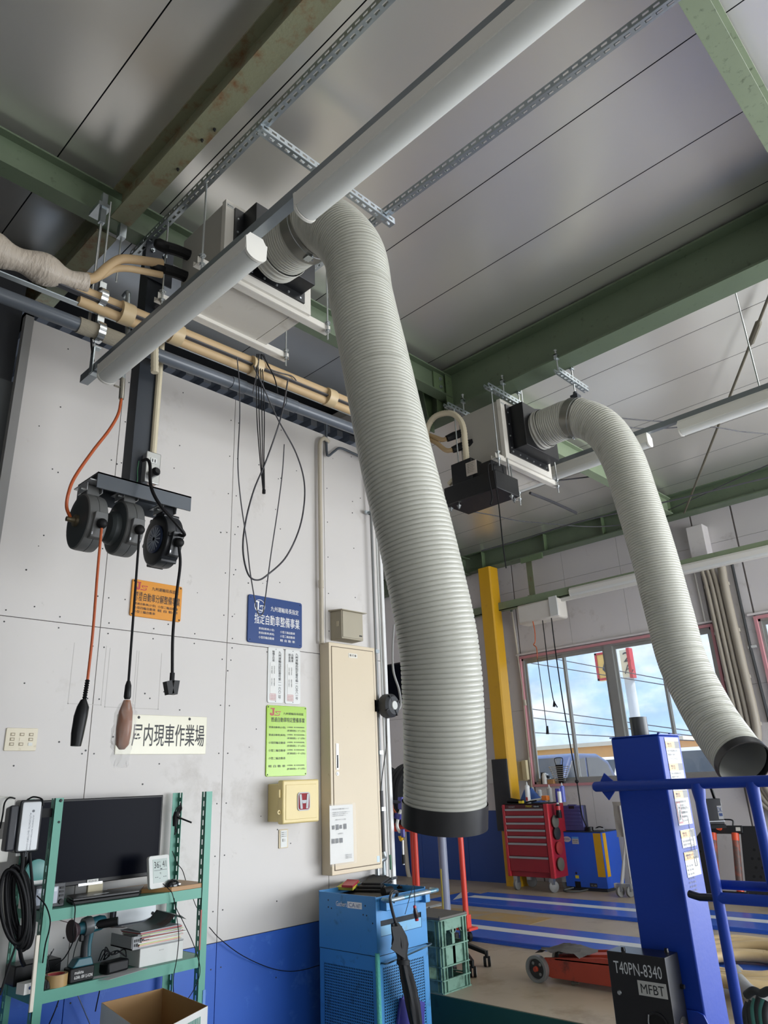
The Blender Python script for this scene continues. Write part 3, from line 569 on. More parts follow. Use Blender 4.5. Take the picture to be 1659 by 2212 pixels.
# ---- reel hanger post
hp = thing('hanger_post', 'dark square steel post hanging from the rafter, carrying the reel bar', 'post', (1.68, 3.42, 1.5))
build('post', MB().box((1.63, 3.37, 1.478), (1.73, 3.47, 3.15)), M('navy_steel', '2C3138', .4, .2, var=.1), hp)
build('head_plate', MB().box((1.60, 3.36, 2.85), (1.78, 3.368, 3.12)), steel_dark, hp); bolts(hp, [(1.64, 3.358, 3.05), (1.64, 3.358, 2.96), (1.72, 3.358, 3.05), (1.72, 3.358, 2.96)], (0, -1, 0), .014)
build('conduit', MB().tube([(1.745, 3.36, 1.68), (1.745, 3.36, 2.55)], .018, 10), cream_pl, hp)
build('conduit', MB().tube(spl([(1.745, 3.36, 2.5), (1.745, 3.36, 2.62), (1.72, 3.36, 2.7), (1.68, 3.36, 2.66)]), .008, 8), cable_grey, hp)
bar = thing('reel_bar', 'dark grey channel bar holding the three hose reels', 'bar', (1.64, 3.38, 1.40))
ch = MB().box((1.385, 3.20, 1.468), (1.90, 3.42, 1.476)).box((1.385, 3.20, 1.395), (1.90, 3.208, 1.476)).box((1.385, 3.412, 1.395), (1.90, 3.42, 1.476))
build('channel', ch, M('bar_grey', '565B61', .45, .3, var=.08), bar)
ob = thing('power_outlet', 'steel outlet box on the hanging post with a black plug in its lower socket', 'outlet', (1.74, 3.33, 1.5))
build('box', MB().box((1.69, 3.322, 1.55), (1.765, 3.37, 1.72)), silver_pt, ob, bevel=.004); build('cover', MB().box((1.685, 3.314, 1.545), (1.77, 3.322, 1.725)), M('steel_cover', 'A9AAA8', .3, .8), ob, bevel=.004)
build('socket', MB().box((1.71, 3.311, 1.66), (1.745, 3.315, 1.69)), lamp_white, ob); build('slot', MB().box((1.718, 3.309, 1.667), (1.722, 3.312, 1.684)).box((1.733, 3.309, 1.667), (1.737, 3.312, 1.684)), ink, ob)
pc = thing('power_cable', 'thick black cable from the outlet plug down to the right-hand reel', 'cable', (1.8, 3.25, 1.4))
build('plug', MB().lathe((1.727, 3.314, 1.60), (0, -1, 0), [(0, .022), (.04, .024), (.055, .014)], 12), black_pl, pc)
build('cable', MB().tube(spl([PY(308, 995, 3.26), PY(318, 993, 3.22), PY(324, 1005, 3.18), PY(326, 1050, 3.12), PY(345, 1090, 3.08), PY(380, 1130, 3.06), PY(398, 1153, 3.08), PY(392, 1157, 3.12), PY(382, 1150, 3.2)]), .0085, 8), cable_blk, pc, ang=60)
build('earth_wire', MB().tube(spl([PY(300, 996, 3.25), PY(297, 1015, 3.24), PY(297, 1035, 3.22), PY(294, 1047, 3.2)]), .0025, 6), M('green_wire', '3B6B4E', .5), pc)
# ---- reels: disc lies in the y-z plane, slightly turned
def reel(x, y, z, label, style, out, hose, tip_px):
    t = thing('hose_reel', label, 'hose reel', (x, y, z))
    m0 = M('reel_grey', '5A5B5A', .5, var=.08, scale=6) if style < 2 else M('reel_black', '202226', .4)
    m1 = M('reel_side_dark', '34393A', .5, var=.08, scale=6) if style < 2 else black_pl
    R = .14; w = .095
    # side profile as a rounded teardrop
    def ring(xx, s): return [(xx, y+math.cos(a)*R*s*.92, z+math.sin(a)*R*s+(.0 if math.sin(a) < .5 else .0)) for a in [2*math.pi*i/36 for i in range(36)]]
    def lay(rings, mat, nm, cap0, cap1):
        m = MB(); nn = len(rings[0])
        for r in rings: m.v += [V(p) for p in r]
        for i in range(len(rings)-1):
            for k in range(nn): a = i*nn+k; bq = i*nn+(k+1) % nn; m.f.append((a, bq, bq+nn, a+nn))
        if cap0: m.f.append(tuple(range(nn-1, -1, -1)))
        if cap1: m.f.append(tuple(range((len(rings)-1)*nn, len(rings)*nn)))
        return build(nm, m, mat, t, ang=45)
    lay([ring(x-w*.5, .93), ring(x-w*.46, .98), ring(x-w*.3, 1.0), ring(x, 1.0)], m0, 'case_half', False, False)
    lay([ring(x+.002, 1.0), ring(x+w*.3, 1.0), ring(x+w*.46, .98), ring(x+w*.5, .93)], m0, 'case_half', False, True)
    lay([ring(x-w*.62, .30) if style == 1 else ring(x-w*.54, .5), ring(x-w*.6, .4) if style == 1 else ring(x-w*.53, .7), ring(x-w*.52, .86), ring(x-w*.5, .93)], m1, 'side_cover', True, False)
    if style == 0:
        build('inlet_hub', MB().lathe((x-w*.54, y, z-.0), (-1, 0, 0), [(0, .03), (.012, .03), (.014, .014), (.05, .012)], 14), M('brass_dark', '6A604C', .4, .6), t)
    if style == 1:
        build('spring_housing', MB().lathe((x-w*.5, y, z-.01), (-1, 0, 0), [(0, .085), (.03, .083), (.045, .07), (.05, .04)], 24), m1, t)
    if style == 2:
        build('window_disc', MB().lathe((x-w*.53, y-.01, z), (-1, 0, 0), [(0, .075), (.006, .075), (.007, .07)], 24), M('navy_label', '1E2A44', .3), t)
        for k in range(8):
            a = k*math.pi/8+.2; u = V((0, math.cos(a), math.sin(a))); build('spoke', MB().obox(V((x-w*.6, y-.01, z)), V((.002, 0, 0)), u*.062, V((1, 0, 0)).cross(u)*.003), M('spoke_grey', '8A93A0', .3), t)
        for k in range(6):
            a = k*math.pi/3; build('lug', MB().lathe((x-w*.45, y+math.cos(a)*R*.9, z+math.sin(a)*R*.98), (1, 0, 0), [(0, .012), (w*.9, .012)], 8), m0, t)
    # neck and bracket up to the bar
    build('neck', MB().box((x-.032, y-.035, z+R*.88), (x+.032, y+.035, z+R+.045)), m0, t, bevel=.004)
    build('bracket', MB().box((x-.045, y-.09, z+R+.05), (x+.045, y+.09, z+R+.056)).box((x-.04, y-.05, z+R+.01), (x-.036, y+.05, z+R+.05)).box((x+.036, y-.05, z+R+.01), (x+.04, y+.05, z+R+.05)), silver_pt, t)
    build('bolt', MB().cyl((x-.05, y, z+R+.03), (x+.05, y, z+R+.03), .008, n=8), zinc, t)
    for yy in (-.08, .08): build('bolt', MB().lathe((x, y+yy, z+R+.055), (0, 0, 1), [(0, .009), (.03, .009)], 8), zinc, t)
    # hose mouth at the front (toward the viewer, -y) low
    ym = y-R*.80; zm = z-R*.25
    build('mouth', MB().obox((x, ym-.008, zm-.012), (.030, 0, 0), (0, .02, 0), (0, -.02, .058)), m0, t, bevel=.003)
    build('mouth_frame', MB().obox((x, ym-.03, zm+.035), (.026, 0, 0), (0, .003, 0), (0, 0, .004)).obox((x-.024, ym-.022, zm-.01), (.003, 0, 0), (0, .005, 0), (0, -.015, .05)).obox((x+.024, ym-.022, zm-.01), (.003, 0, 0), (0, .005, 0), (0, -.015, .05)), M('roller_steel', '8A8C90', .3, .7), t)
    build('stop_ball', MB().sph((x+.004, ym-.045, zm-.01), .025, 14), rubber, t, ang=60)
    bx, by, bz = x+.004, ym-.045, zm-.03
    e = PY(*tip_px, by); e = V((bx+.0, by, e.z))
    ex = bx+.006
    return t, V((bx, by, bz)), V((ex, by, e.z))
sp = [tuple(PY(188, 1130, 3.30)), tuple(PY(268, 1143, 3.30)), tuple(PY(352, 1170, 3.30))]
r1, a1, e1 = reel(*sp[0], 'left grey hose reel with an orange hose', 0, None, None, (176, 1470))
r2, a2, e2 = reel(*sp[1], 'middle grey hose reel with a round hub and black hose', 1, None, None, (262, 1475))
r3, a3, e3 = reel(*sp[2], 'right black cable reel with a round dark disc on its side', 2, None, None, (358, 1457))
h1 = thing('air_hose', 'orange hose hanging from the left reel with a long black gun handle', 'hose', a1)
build('hose', MB().tube(spl([a1, a1.lerp(e1, .3)+V((.0, 0, 0)), a1.lerp(e1, .7)+V((.004, 0, 0)), e1]), .0065, 8), orange_hose, h1, ang=60)
P = resample([e1+V((0, 0, .005)), e1+V((-.006, 0, -.09))], .005); build('strain_relief', MB().tube(P, [.011 if i % 2 else .007 for i in range(len(P))], 8), black_pl, h1)
q = e1+V((-.008, 0, -.09)); build('handle', MB().tube([q+V((0, 0, .01)), q+V((0, 0, -.02)), q+V((-.006, 0, -.06)), q+V((-.012, 0, -.13)), q+V((-.014, 0, -.18))], [.012, .025, .028, .026, .021], 10), black_pl, h1, ang=60)
h2 = thing('light_cord', 'black cord from the middle reel ending in a lamp wrapped in clear plastic', 'cord', a2)
build('cord', MB().tube(spl([a2, a2.lerp(e2, .5), e2]), .006, 8), cable_blk, h2); build('grip', MB().lathe(e2+V((0, 0, .01)), (0, 0, -1), [(0, .008), (.02, .014), (.07, .016), (.08, .012)], 12), black_pl, h2)
q = e2+V((-.0, 0, -.075)); build('work_lamp', MB().lathe(q, (-.03, 0, -1), [(0, .015), (.05, .03), (.12, .034), (.19, .028), (.21, .012)], 14), M('amber_plastic', '8A4A14', .35, var=.35, scale=20), h2, ang=60)
m = MB(); random.seed(5); rings = [(0, .014), (.015, .022), (.05, .045), (.09, .052), (.13, .05), (.17, .046), (.2, .04), (.22, .03), (.25, .035), (.28, .028)]
m.lathe(q, (-.03, 0, -1), rings, 14, caps=False)
for i, v in enumerate(m.v): v += V((random.uniform(-1, 1), random.uniform(-1, 1), random.uniform(-1, 1)))*.011*(1 if i > 14 else 0)
def film(name, alpha, rough=.15, col=(.9, .9, .88, 1)):
    mt = bpy.data.materials.new(name); mt.use_nodes = True; bb = mt.node_tree.nodes['Principled BSDF']; bb.inputs['Base Color'].default_value = col; bb.inputs['Alpha'].default_value = alpha; bb.inputs['Roughness'].default_value = rough; return mt
clear = film('clear_plastic_film', .16)
build('plastic_bag', m, clear, h2, ang=20, recalc=False)
h3 = thing('extension_cable', 'black cord from the right reel ending in a two-way socket', 'cord', a3)
build('cord', MB().tube(spl([a3, a3.lerp(e3, .15)+V((.012, 0, 0)), a3.lerp(e3, .4)+V((0, 0, 0)), a3.lerp(e3, .7)+V((-.008, 0, 0)), e3]), .0075, 8), cable_blk, h3, ang=60)
build('socket', MB().tube([e3+V((0, 0, .01)), e3+V((0, 0, -.03))], .012, 8).obox(e3+V((-.016, 0, -.06)), (.014, 0, .004), (0, .018, 0), (-.008, 0, .03)).obox(e3+V((.014, 0, -.058)), (.014, 0, 0), (0, .018, 0), (.004, 0, .032)), black_pl, h3)
# orange feed hose from the valve to the left reel
fh = thing('air_hose', 'orange feed hose looping from the overhead valve to the left reel', 'hose', PY(262, 850, 3.3))
build('hose', MB().tube(spl([PY(262, 862, 3.3), PY(255, 895, 3.29), PY(235, 930, 3.27), PY(200, 975, 3.25), PY(162, 1030, 3.24), PY(148, 1065, 3.24), PY(144, 1095, 3.26), PY(152, 1118, 3.3)]), .008, 8), orange_hose, fh, ang=60)
build('valve', MB().cyl(PY(265, 818, 3.3), PY(262, 862, 3.3), .014, n=10).box(PY(262, 838, 3.3)-V((.04, .005, .003)), PY(262, 838, 3.3)+V((.0, .005, .003))), M('valve_metal', '8E8A80', .35, .8), fh)
build('pipe', MB().cyl(PY(265, 830, 3.3), V((PY(265, 820, 3.3).x, 3.3, 2.25)), .011, n=8), galv, fh)
# upright grey pipe and wrapped stub near the post
t = thing('conduit_pipe', 'thin grey upright pipe with an elbow left of the hanging post', 'pipe', PY(275, 700, 3.35)); build('pipe', MB().tube(spl([PY(276, 752, 3.29), PY(276, 700, 3.29), PY(277, 650, 3.29), PY(276, 632, 3.29), PY(268, 640, 3.34)]), .014, 10), galv, t, ang=60)
t = thing('pipe_stub', 'tape-wrapped pipe stub hanging below the lamp beside the post', 'pipe', PY(333, 760, 3.2)); P = resample([PY(334, 735, 3.2), PY(334, 805, 3.2)], .012); build('wrap', MB().tube(P, [.022 if i % 2 else .02 for i in range(len(P))], 10), M('cream_hose', '', .4), t)
# ---- dangling cables below the near unit
def cable(label, pts, y, r=.0036, mat=None, nm='hanging_cable', cat='cable', group=None):
    P = [PY(p[0], p[1], p[2] if len(p) > 2 else y) for p in pts]; return solo(nm, label, cat, MB().tube(spl(P), r, 6), mat or cable_grey, group, ang=60)
cable('thin grey cable dropping straight left of the cable cluster', [(512, 772), (517, 830), (518, 900), (514, 1000), (520, 1080), (533, 1170), (541, 1240), (556, 1320), (567, 1326), (572, 1300), (585, 1200), (600, 1100), (610, 1020), (614, 960)], 3.17)
cable('large loop of grey cable swinging right toward the wall', [(548, 790), (575, 850), (600, 905), (640, 980), (658, 1050), (650, 1130), (620, 1200), (580, 1240), (556, 1253), (536, 1240), (525, 1190), (530, 1130), (548, 1060), (573, 1000), (598, 930), (612, 880), (622, 820)], 3.17, .005)
for i, dx in enumerate((-9, -4, 2, 7)):
    cable(['first dark cable from the left in the tied cluster', 'second dark cable in the tied cluster', 'third dark cable in the tied cluster', 'right-hand dark cable in the tied cluster'][i] + ' under the near air unit', [(560+dx*.6, 765), (562+dx*.9, 820), (564+dx, 900), (566+dx*.6, 980), (570+dx*.2, 1060)], 3.17, .0032, cable_blk)
solo('cable_tie', 'black tie bundling the dark cables at their lower end', 'tie', MB().lathe(PY(570, 1062, 3.17), (0, 0, 1), [(-.012, .01), (.012, .01)], 8), rubber)
cable('short black cable end poking right under the near air unit', [(566, 765), (580, 790), (594, 820), (600, 850)], 3.16, .004, cable_blk)
cable('short grey cable end hanging left of the cluster', [(560, 768), (556, 800), (550, 830), (546, 850)], 3.16, .004)
cable('short grey cable end curling right under the near air unit', [(570, 765), (582, 795), (605, 805), (630, 812), (640, 822)], 3.18, .004)
# ---- wires under the roof and braces
t = thing('brace_rod', 'rusty brace rod with a turnbuckle at the right edge', 'rod', (6, 1.5, 3.2)); a, b = PZ(1659, 645, 3.3), PZ(1478, 1108, 3.1); c = a.lerp(b, .1)
build('rod', MB().cyl(a+(a-b)*.1, b, .012, n=8), M('rusty_rod', '6B6658', .6, .3), t); d = (b-a).normalized(); build('turnbuckle', MB().tube([c-d*.16, c-d*.13, c+d*.13, c+d*.16], [.012, .026, .026, .012], 8), M('rusty_rod', '', .6), t)
def zc(label, pts, z, r=.006, mat=None, nm='roof_cable', cat='cable'):
    return solo(nm, label, cat, MB().tube(spl([PZ(p[0], p[1], p[2] if len(p) > 2 else z) for p in pts]), r, 6), mat or cable_grey, ang=60)
zc('upper grey cable sagging behind the bend of the far duct', [(1150, 884), (1250, 893), (1370, 906), (1480, 914)], 3.1); zc('lower grey cable sagging behind the bend of the far duct', [(1300, 915), (1380, 925), (1440, 925), (1500, 918)], 3.1)
zc('dark cable running to the right edge behind the far lamp', [(1500, 918), (1560, 925), (1600, 932), (1665, 938)], 3.1, mat=cable_grey)
zc('slim pipe crossing under the far roof left of the bent duct', [(960, 1095), (1060, 1112), (1150, 1128), (1360, 1130), (1665, 1002)], 3.2, .007); zc('slim pipe along the foot of the foil roof', [(1040, 1190), (1130, 1165), (1240, 1130), (1380, 1098), (1665, 1030)], 3.05, .009)
zc('thin rod crossing the far roof below the pump box', [(930, 1085), (1000, 1050), (1180, 1040), (1290, 1028)], 3.25, .008)
zc('slim brace on the roof right of the pump box', [(1145, 1065), (1195, 1085), (1245, 1108)], 3.25, .02)
# ================================================================ ON THE LEFT WALL
def wf(px, py, d=0): p = PY(px, py, YA); return p
def plate(t, x0, z0, x1, z1, d, mat, nm='plate', r=.012, back=0):
    P = []
    for cx, cz, a0 in ((x1-r, z1-r, 0), (x0+r, z1-r, 90), (x0+r, z0+r, 180), (x1-r, z0+r, 270)):
        for k in range(5): a = math.radians(a0+k*22.5); P.append((cx+r*math.cos(a), YA-back, cz+r*math.sin(a)))
    return build(nm, MB().prism(P, (0, -d, 0)), mat, t, bevel=.002 if d > .004 else 0)
def dots(t, x0, z0, x1, z1, y, nm='screw', r=.006, mat=None):
    for x in (x0, x1):
        for z in (z0, z1): build(nm, MB().lathe((x, y, z), (0, -1, 0), [(0, r), (.003, r*.6)], 8), mat or ink, t)
red_ink = M('sign_red', 'B23A3C', .4); white_ink = M('sign_white', 'E8E8E6', .4)
def js(fr, a, b, w, h, d, red, out):
    m = MB(); J = [(.10, 1), (.62, 1), (.62, .88), (.55, .85), (.55, .2), (.45, .02), (.22, 0), (.05, .08), (0, .22), (.06, .36), (.2, .38), (.28, .28), (.26, .18), (.34, .16), (.34, .85), (.2, .88), (.1, .88)]
    m.prism([fr.p(a+u*w*.72, b+v*h, d) for u, v in J], fr.n*.0008)
    S = [(.52, .6), (1, .62), (.98, .5), (.72, .48), (.92, .3), (.9, .1), (.8, .02), (.42, .02), (.44, .13), (.74, .15), (.74, .26), (.52, .42)]
    m.prism([fr.p(a+u*w, b+v*h, d+.0004) for u, v in S], fr.n*.0008)
    m2 = MB(); sc = lambda u, v: (.72+(u-.72)*.62, .31+(v-.31)*.66); m2.prism([fr.p(a+sc(u, v)[0]*w, b+sc(u, v)[1]*h, d+.0012) for u, v in S], fr.n*.0006)
    return m, m2
# orange certified-workshop sign
a, b = wf(285, 1252), wf(389, 1346); x0, z1, x1, z0 = a.x, 1.290, 2.482, 1.052
s = thing('wall_sign', 'orange metal sign with black lettering behind the hanging cords', 'sign', (x0, YA, z0)); og = M('sign_orange', 'D98E1F', .35, var=.04)
plate(s, x0, z0, x1, z1, .012, og); fr = Fr((x0, YA-.012, z0), (1, 0, 0), (0, 0, 1)); w, h = x1-x0, z1-z0
m, m2 = js(fr, .03*w+.01, h*.72, w*.24, h*.22, 0, 0, 0); build('emblem', m, red_ink, s); build('emblem_core', m2, og, s)
m = MB(); add_text(m, fr, '九州運輸局長認証', w*.38, h*.76, w*.93, h*.86); add_text(m, fr, '普通', w*.06, h*.55, w*.21, h*.67); add_text(m, fr, '小型', w*.06, h*.42, w*.21, h*.54)
add_text(m, fr, '自動車分解整備事業', w*.23, h*.43, w*.965, h*.66)
for i, (l, r) in enumerate((('普通自動車(小型)', '小型二輪自動車'), ('小型四輪自動車', '軽 自 動 車'), ('小型三輪自動車', ''))):
    z = h*(.30-.105*i); add_text(m, fr, l, w*.06, z, w*.48, z+h*.075)
    if r: add_text(m, fr, r, w*.52, z, w*.93, z+h*.075)
build('lettering', m, ink, s); dots(s, x0+.012, z0+.012, x1-.012, z1-.012, YA-.012)
# blue designated-workshop sign
x0, x1, z0, z1 = 3.018, 3.516, .978, 1.325
s = thing('wall_sign', 'dark blue metal sign with white lettering and round emblem', 'sign', (x0, YA, z0)); bl = M('sign_blue', '1F3F7A', .35, var=.05)
plate(s, x0, z0, x1, z1, .014, bl, r=.018); fr = Fr((x0, YA-.014, z0), (1, 0, 0), (0, 0, 1)); w, h = x1-x0, z1-z0
c = fr.p(w*.2, h*.78, 0); build('emblem_ring', MB().lathe(c, fr.n, [(0, .048), (.0015, .048), (.0015, .044), (0, .044)], 28, caps=False), white_ink, s)
m, m2 = js(fr, w*.125, h*.68, w*.155, h*.2, 0, 0, 0); build('emblem', m, white_ink, s); build('emblem_core', m2, bl, s)
m = MB(); add_text(m, fr, '九州運輸局長指定', w*.40, h*.71, w*.93, h*.82); add_text(m, fr, '指定自動車整備事業', w*.11, h*.40, w*.95, h*.62)
for i, (l, r) in enumerate((('普通自動車(小型)', '小型三輪自動車'), ('普通自動車(乗用)', '小型二輪自動車'), ('小型四輪自動車', '軽 自 動 車'))):
    z = h*(.28-.09*i); add_text(m, fr, l, w*.19, z, w*.47, z+h*.055); add_text(m, fr, r, w*.58, z-.004, w*.86, z+h*.055-.004)
build('lettering', m, white_ink, s); dots(s, x0+.02, z0+.02, x1-.02, z1-.02, YA-.014, r=.004)
# two white enamel plates
pw = M('enamel_white', 'DCDDDA', .3)
for (px0, px1), lb, l1, l2 in (((577, 611), 'narrow white enamel plate below the blue sign, left of the pair', '九州運輸局認証番号第一一六八二号', '整備主任者'), ((614, 648), 'narrow white enamel plate below the blue sign, right of the pair', '九州運輸局指定番号福一六五八一号', '自動車検査員')):
    a = wf(px0, 1402); b = wf(px1, 1516); x0, x1 = a.x+.004, b.x-.002; z1, z0 = .962, .568
    s = thing('wall_sign', lb, 'sign', (x0, YA, z0), None); plate(s, x0, z0, x1, z1, .008, pw, r=.015); fr = Fr((x0, YA-.008, z0), (1, 0, 0), (0, 0, 1)); w, h = x1-x0, z1-z0
    m = MB(); add_text(m, fr, l1, w*.66, h*.08, w*.84, h*.94, vert=True)
    if '自動' in l2: add_text(m, fr, '検査員', w*.2, h*.76, w*.35, h*.92, vert=True); add_text(m, fr, '自動車', w*.38, h*.76, w*.53, h*.92, vert=True)
    else: add_text(m, fr, l2, w*.26, h*.74, w*.42, h*.94, vert=True)
    build('lettering', m, ink, s); pm = MB(); fr.box(pm, w*.14, h*.17, w*.5, h*.72, 0, .002); build('paper_strip', pm, paper, s)
    m = MB(); add_text(m, fr, '国家 整備', w*.36, h*.3, w*.44, h*.66, .0026, vert=True); add_text(m, fr, '高橋 光男', w*.2, h*.3, w*.28, h*.66, .0026, vert=True); build('fine_print', m, M('grey_print', '8A8A88', .6), s)
    m = MB()
    for k in range(5): fr.box(m, w*.14+k*w*.09, h*.05, w*.155+k*w*.09, h*.16, 0, .001); fr.box(m, w*.14, h*.05+k*h*.027, w*.52, h*.055+k*h*.027, 0, .001)
    build('red_seal', m, M('seal_red', 'C46A64', .5), s); dots(s, (x0+x1)/2, z0+.012, (x0+x1)/2, z1-.012, YA-.008, r=.003)
# lime green sign
a, b = wf(575, 1521), wf(660, 1682); x0, x1, z0, z1 = a.x, b.x+.003, .078, .552
s = thing('wall_sign', 'tall lime green sign with rows of small black lettering', 'sign', (x0, YA, z0)); lm = M('sign_lime', '9CC62B', .22, var=.04)
plate(s, x0, z0, x1, z1, .01, lm, r=.012); fr = Fr((x0, YA-.01, z0), (1, 0, 0), (0, 0, 1)); w, h = x1-x0, z1-z0
m, m2 = js(fr, w*.07, h*.85, w*.27, h*.11, 0, 0, 0); build('emblem', m, red_ink, s); build('emblem_core', m2, lm, s)
m = MB(); add_text(m, fr, '九州運輸局長認証', w*.4, h*.87, w*.92, h*.905); add_text(m, fr, '普通自動車特定整備事業', w*.1, h*.76, w*.95, h*.83)
for i, l in enumerate(('普通自動車(小型)', '普通自動車(乗用)', '小型四輪自動車', '小型三輪自動車', '小型二輪自動車', '軽 自 動 車')):
    z = h*(.665-.1085*i); add_text(m, fr, l, w*.05, z, w*.46, z+h*.035)
    if i != 4:
        add_text(m, fr, '(分解整備、電子制御装置整備)', w*.5, z-.000, w*.94, z+h*.035); add_text(m, fr, '(運行補助装置(レーダー)に限る)', w*.5, z-h*.042, w*.96, z-h*.01)
build('lettering', m, ink, s); dots(s, x0+.012, z0+.012, x1-.012, z1-.012, YA-.01, r=.005)
# white workshop sign
a, b = wf(285, 1530), wf(452, 1603); x0, x1 = 2.105, 2.72; z1, z0 = .455, .225
s = thing('wall_sign', 'cream sign board with large black lettering behind the wrapped lamp', 'sign', (x0, YA, z0)); plate(s, x0, z0, x1, z1, .006, M('sign_cream', 'E0DCC6', .25, var=.03), r=.004)
fr = Fr((x0, YA-.006, z0), (1, 0, 0), (0, 0, 1)); w, h = x1-x0, z1-z0; m = MB(); add_text(m, fr, '屋内現車作業場', PY(286, 1565, YA).x-x0, h*.20, PY(441, 1565, YA).x-x0, h*.78); build('lettering', m, ink, s)
for u in (.22, .79): build('rivet', MB().lathe(fr.p(w*u, h*.93), fr.n, [(0, .009), (.004, .007)], 12), ink, s)
# faint outlines where plates used to hang
# wall plates
ivory = M('ivory_plate', 'D9D0B8', .4, dirt='B9A98A', dscale=20, damt=.3)
s = thing('switch_plate', 'ivory triple outlet and switch plate at the left edge', 'switch', (1.487, YA, .243)); x0, x1, z0, z1 = 1.487, 1.652, .245, .362
plate(s, x0, z0, x1, z1, .007, ivory, r=.006)
for i in range(3):
    for j in range(3):
        cx, cz = x0+.035+i*.048, z0+.034+j*.025; mt = (ivory if (i, j) in ((1, 1),) else lamp_white if (i, j) == (2, 0) else M('worn_key', '8F8266', .4))
        build('switch_key', MB().box((cx-.011, YA-.0095, cz-.008), (cx+.011, YA-.006, cz+.008)), mt, s); 
        if mt.name == 'worn_key': build('key_mark', MB().box((cx-.007, YA-.0105, cz-.004), (cx+.007, YA-.0095, cz+.004)), ivory, s)
x0, x1, z0, z1 = 3.319, 3.397, -.378, -.262
s = thing('switch_plate', 'single white switch plate below the yellow box', 'switch', (x0, YA, z0)); plate(s, x0, z0, x1, z1, .008, M('old_plate', 'CDBE9E', .4), r=.004)
build('insert', MB().box((x0+.012, YA-.011, z0+.006), (x1-.012, YA-.007, z1-.006)), lamp_white, s); build('switch_key', MB().box((x0+.028, YA-.016, z0+.04), (x1-.03, YA-.010, z0+.058)), M('key_grey', 'B9B9B4', .4), s)
fr = Fr((x0, YA-.011, z0), (1, 0, 0), (0, 0, 1)); m = MB()
for i in range(3): add_text(m, fr, '照明用スイッチ', .018, .094-.012*i, .06, .1-.012*i)
build('lettering', m, ink, s)
# tall cream panel
x0, x1, z0, z1 = 3.70, 4.197, -.578, 1.032; D = .11
s = thing('distribution_panel', 'tall narrow cream steel distribution panel with a locked door', 'cabinet', ((x0+x1)/2, YA, z0)); cr_ = M('panel_cream', 'D6C7AC', .45, var=.04, scale=2, dirt='9C7B50', dscale=38, damt=.26)
build('body', MB().box((x0, YA-D, z0), (x1, YA-.003, z1)), cr_, s, bevel=.004)
build('door_gap', MB().box((x0+.022, YA-D-.001, z0+.028), (x1-.022, YA-D+.002, z1-.028)), M('door_gap_brown', '5A4A3A', .6), s)
dr = build('door', MB().box((x0+.027, YA-D-.004, z0+.033), (x1-.027, YA-D, z1-.033)), cr_, s, bevel=.002)
yd = YA-D-.004
build('handle', MB().box((x0+.05, yd-.004, .11), (x0+.075, yd, .29)), M('handle_plate', 'BDBDB8', .3, .5), dr); build('keyhole', MB().lathe((x0+.062, yd, .082), (0, -1, 0), [(0, .014), (.004, .013), (.004, .006), (.002, .003)], 14), zinc, dr)
build('handle_recess', MB().box((x0+.056, yd-.006, .12), (x0+.069, yd-.003, .21)), ink, dr)
cx = (x0+x1)/2; build('name_plate', MB().box((cx-.05, yd-.002, .93), (cx+.045, yd, .965)), M('name_plate_cream', 'DCD8CC', .4), dr); fr = Fr((cx-.05, yd-.002, .93), (1, 0, 0), (0, 0, 1)); m = MB(); add_text(m, fr, '電 灯 盤', .012, .01, .083, .027); build('lettering', m, ink, dr)
build('corner_sticker', MB().box((x1-.06, yd-.001, z0+.045), (x1-.033, yd, z0+.085)), M('pale_blue_sticker', 'BFD3E2', .4), dr)
# paper in plastic sleeve
s = thing('notice_sheet', 'printed notice in a clear plastic sleeve taped to the cream panel', 'notice', (3.9, yd, -.52)); a, b = PY(711, 1774, yd), PY(757, 1874, yd)
fr = Fr((a.x, yd-.006, -.505), (1, 0, 0), (0, 0, 1)); m = MB(); W2, H2 = .225, .375
vs = []; fs = []
for i in range(7):
    for j in range(7): vs.append(fr.p(W2*i/6, H2*j/6, .004*noise.noise(V((i*.7, j*.5, 0)))))
for i in range(6):
    for j in range(6): q = i*7+j; fs.append((q, q+7, q+8, q+1))
build('sheet', MB().add(vs, fs), paper, s); m = MB()
add_text(m, fr, '冷却水及び冷却装置の取扱いについて', .02, .345, .18, .355, .006)
for k in range(3): add_text(m, fr, '点検整備の際は下記の事項を確認すること', .02, .325-k*.011, .19-.02*k, .332-k*.011, .006)
add_text(m, fr, '取付けポイントと警告', .05, .275, .15, .285, .006)
for k, u in enumerate((.02, .055, .09, .13)): fr.box(m, u, .215, u+.024, .25, .005, .006) if k % 2 else fr.box(m, u, .22, u+.02, .245, .005, .006)
add_text(m, fr, '注意事項', .07, .185, .12, .194, .006)
for k, u in enumerate((.015, .05, .09)): fr.box(m, u, .13, u+.025, .16, .005, .006)
for k in range(3): add_text(m, fr, '整備部 担当者', .14, .045-k*.01, .2, .051-k*.01, .006)
build('print', m, M('print_grey', '55585C', .5), s); m = MB(); fr.box(m, -.01, -.012, W2+.02, H2+.01, .009, .0095); build('sleeve', m, film('sleeve_film', .07, .35), s)
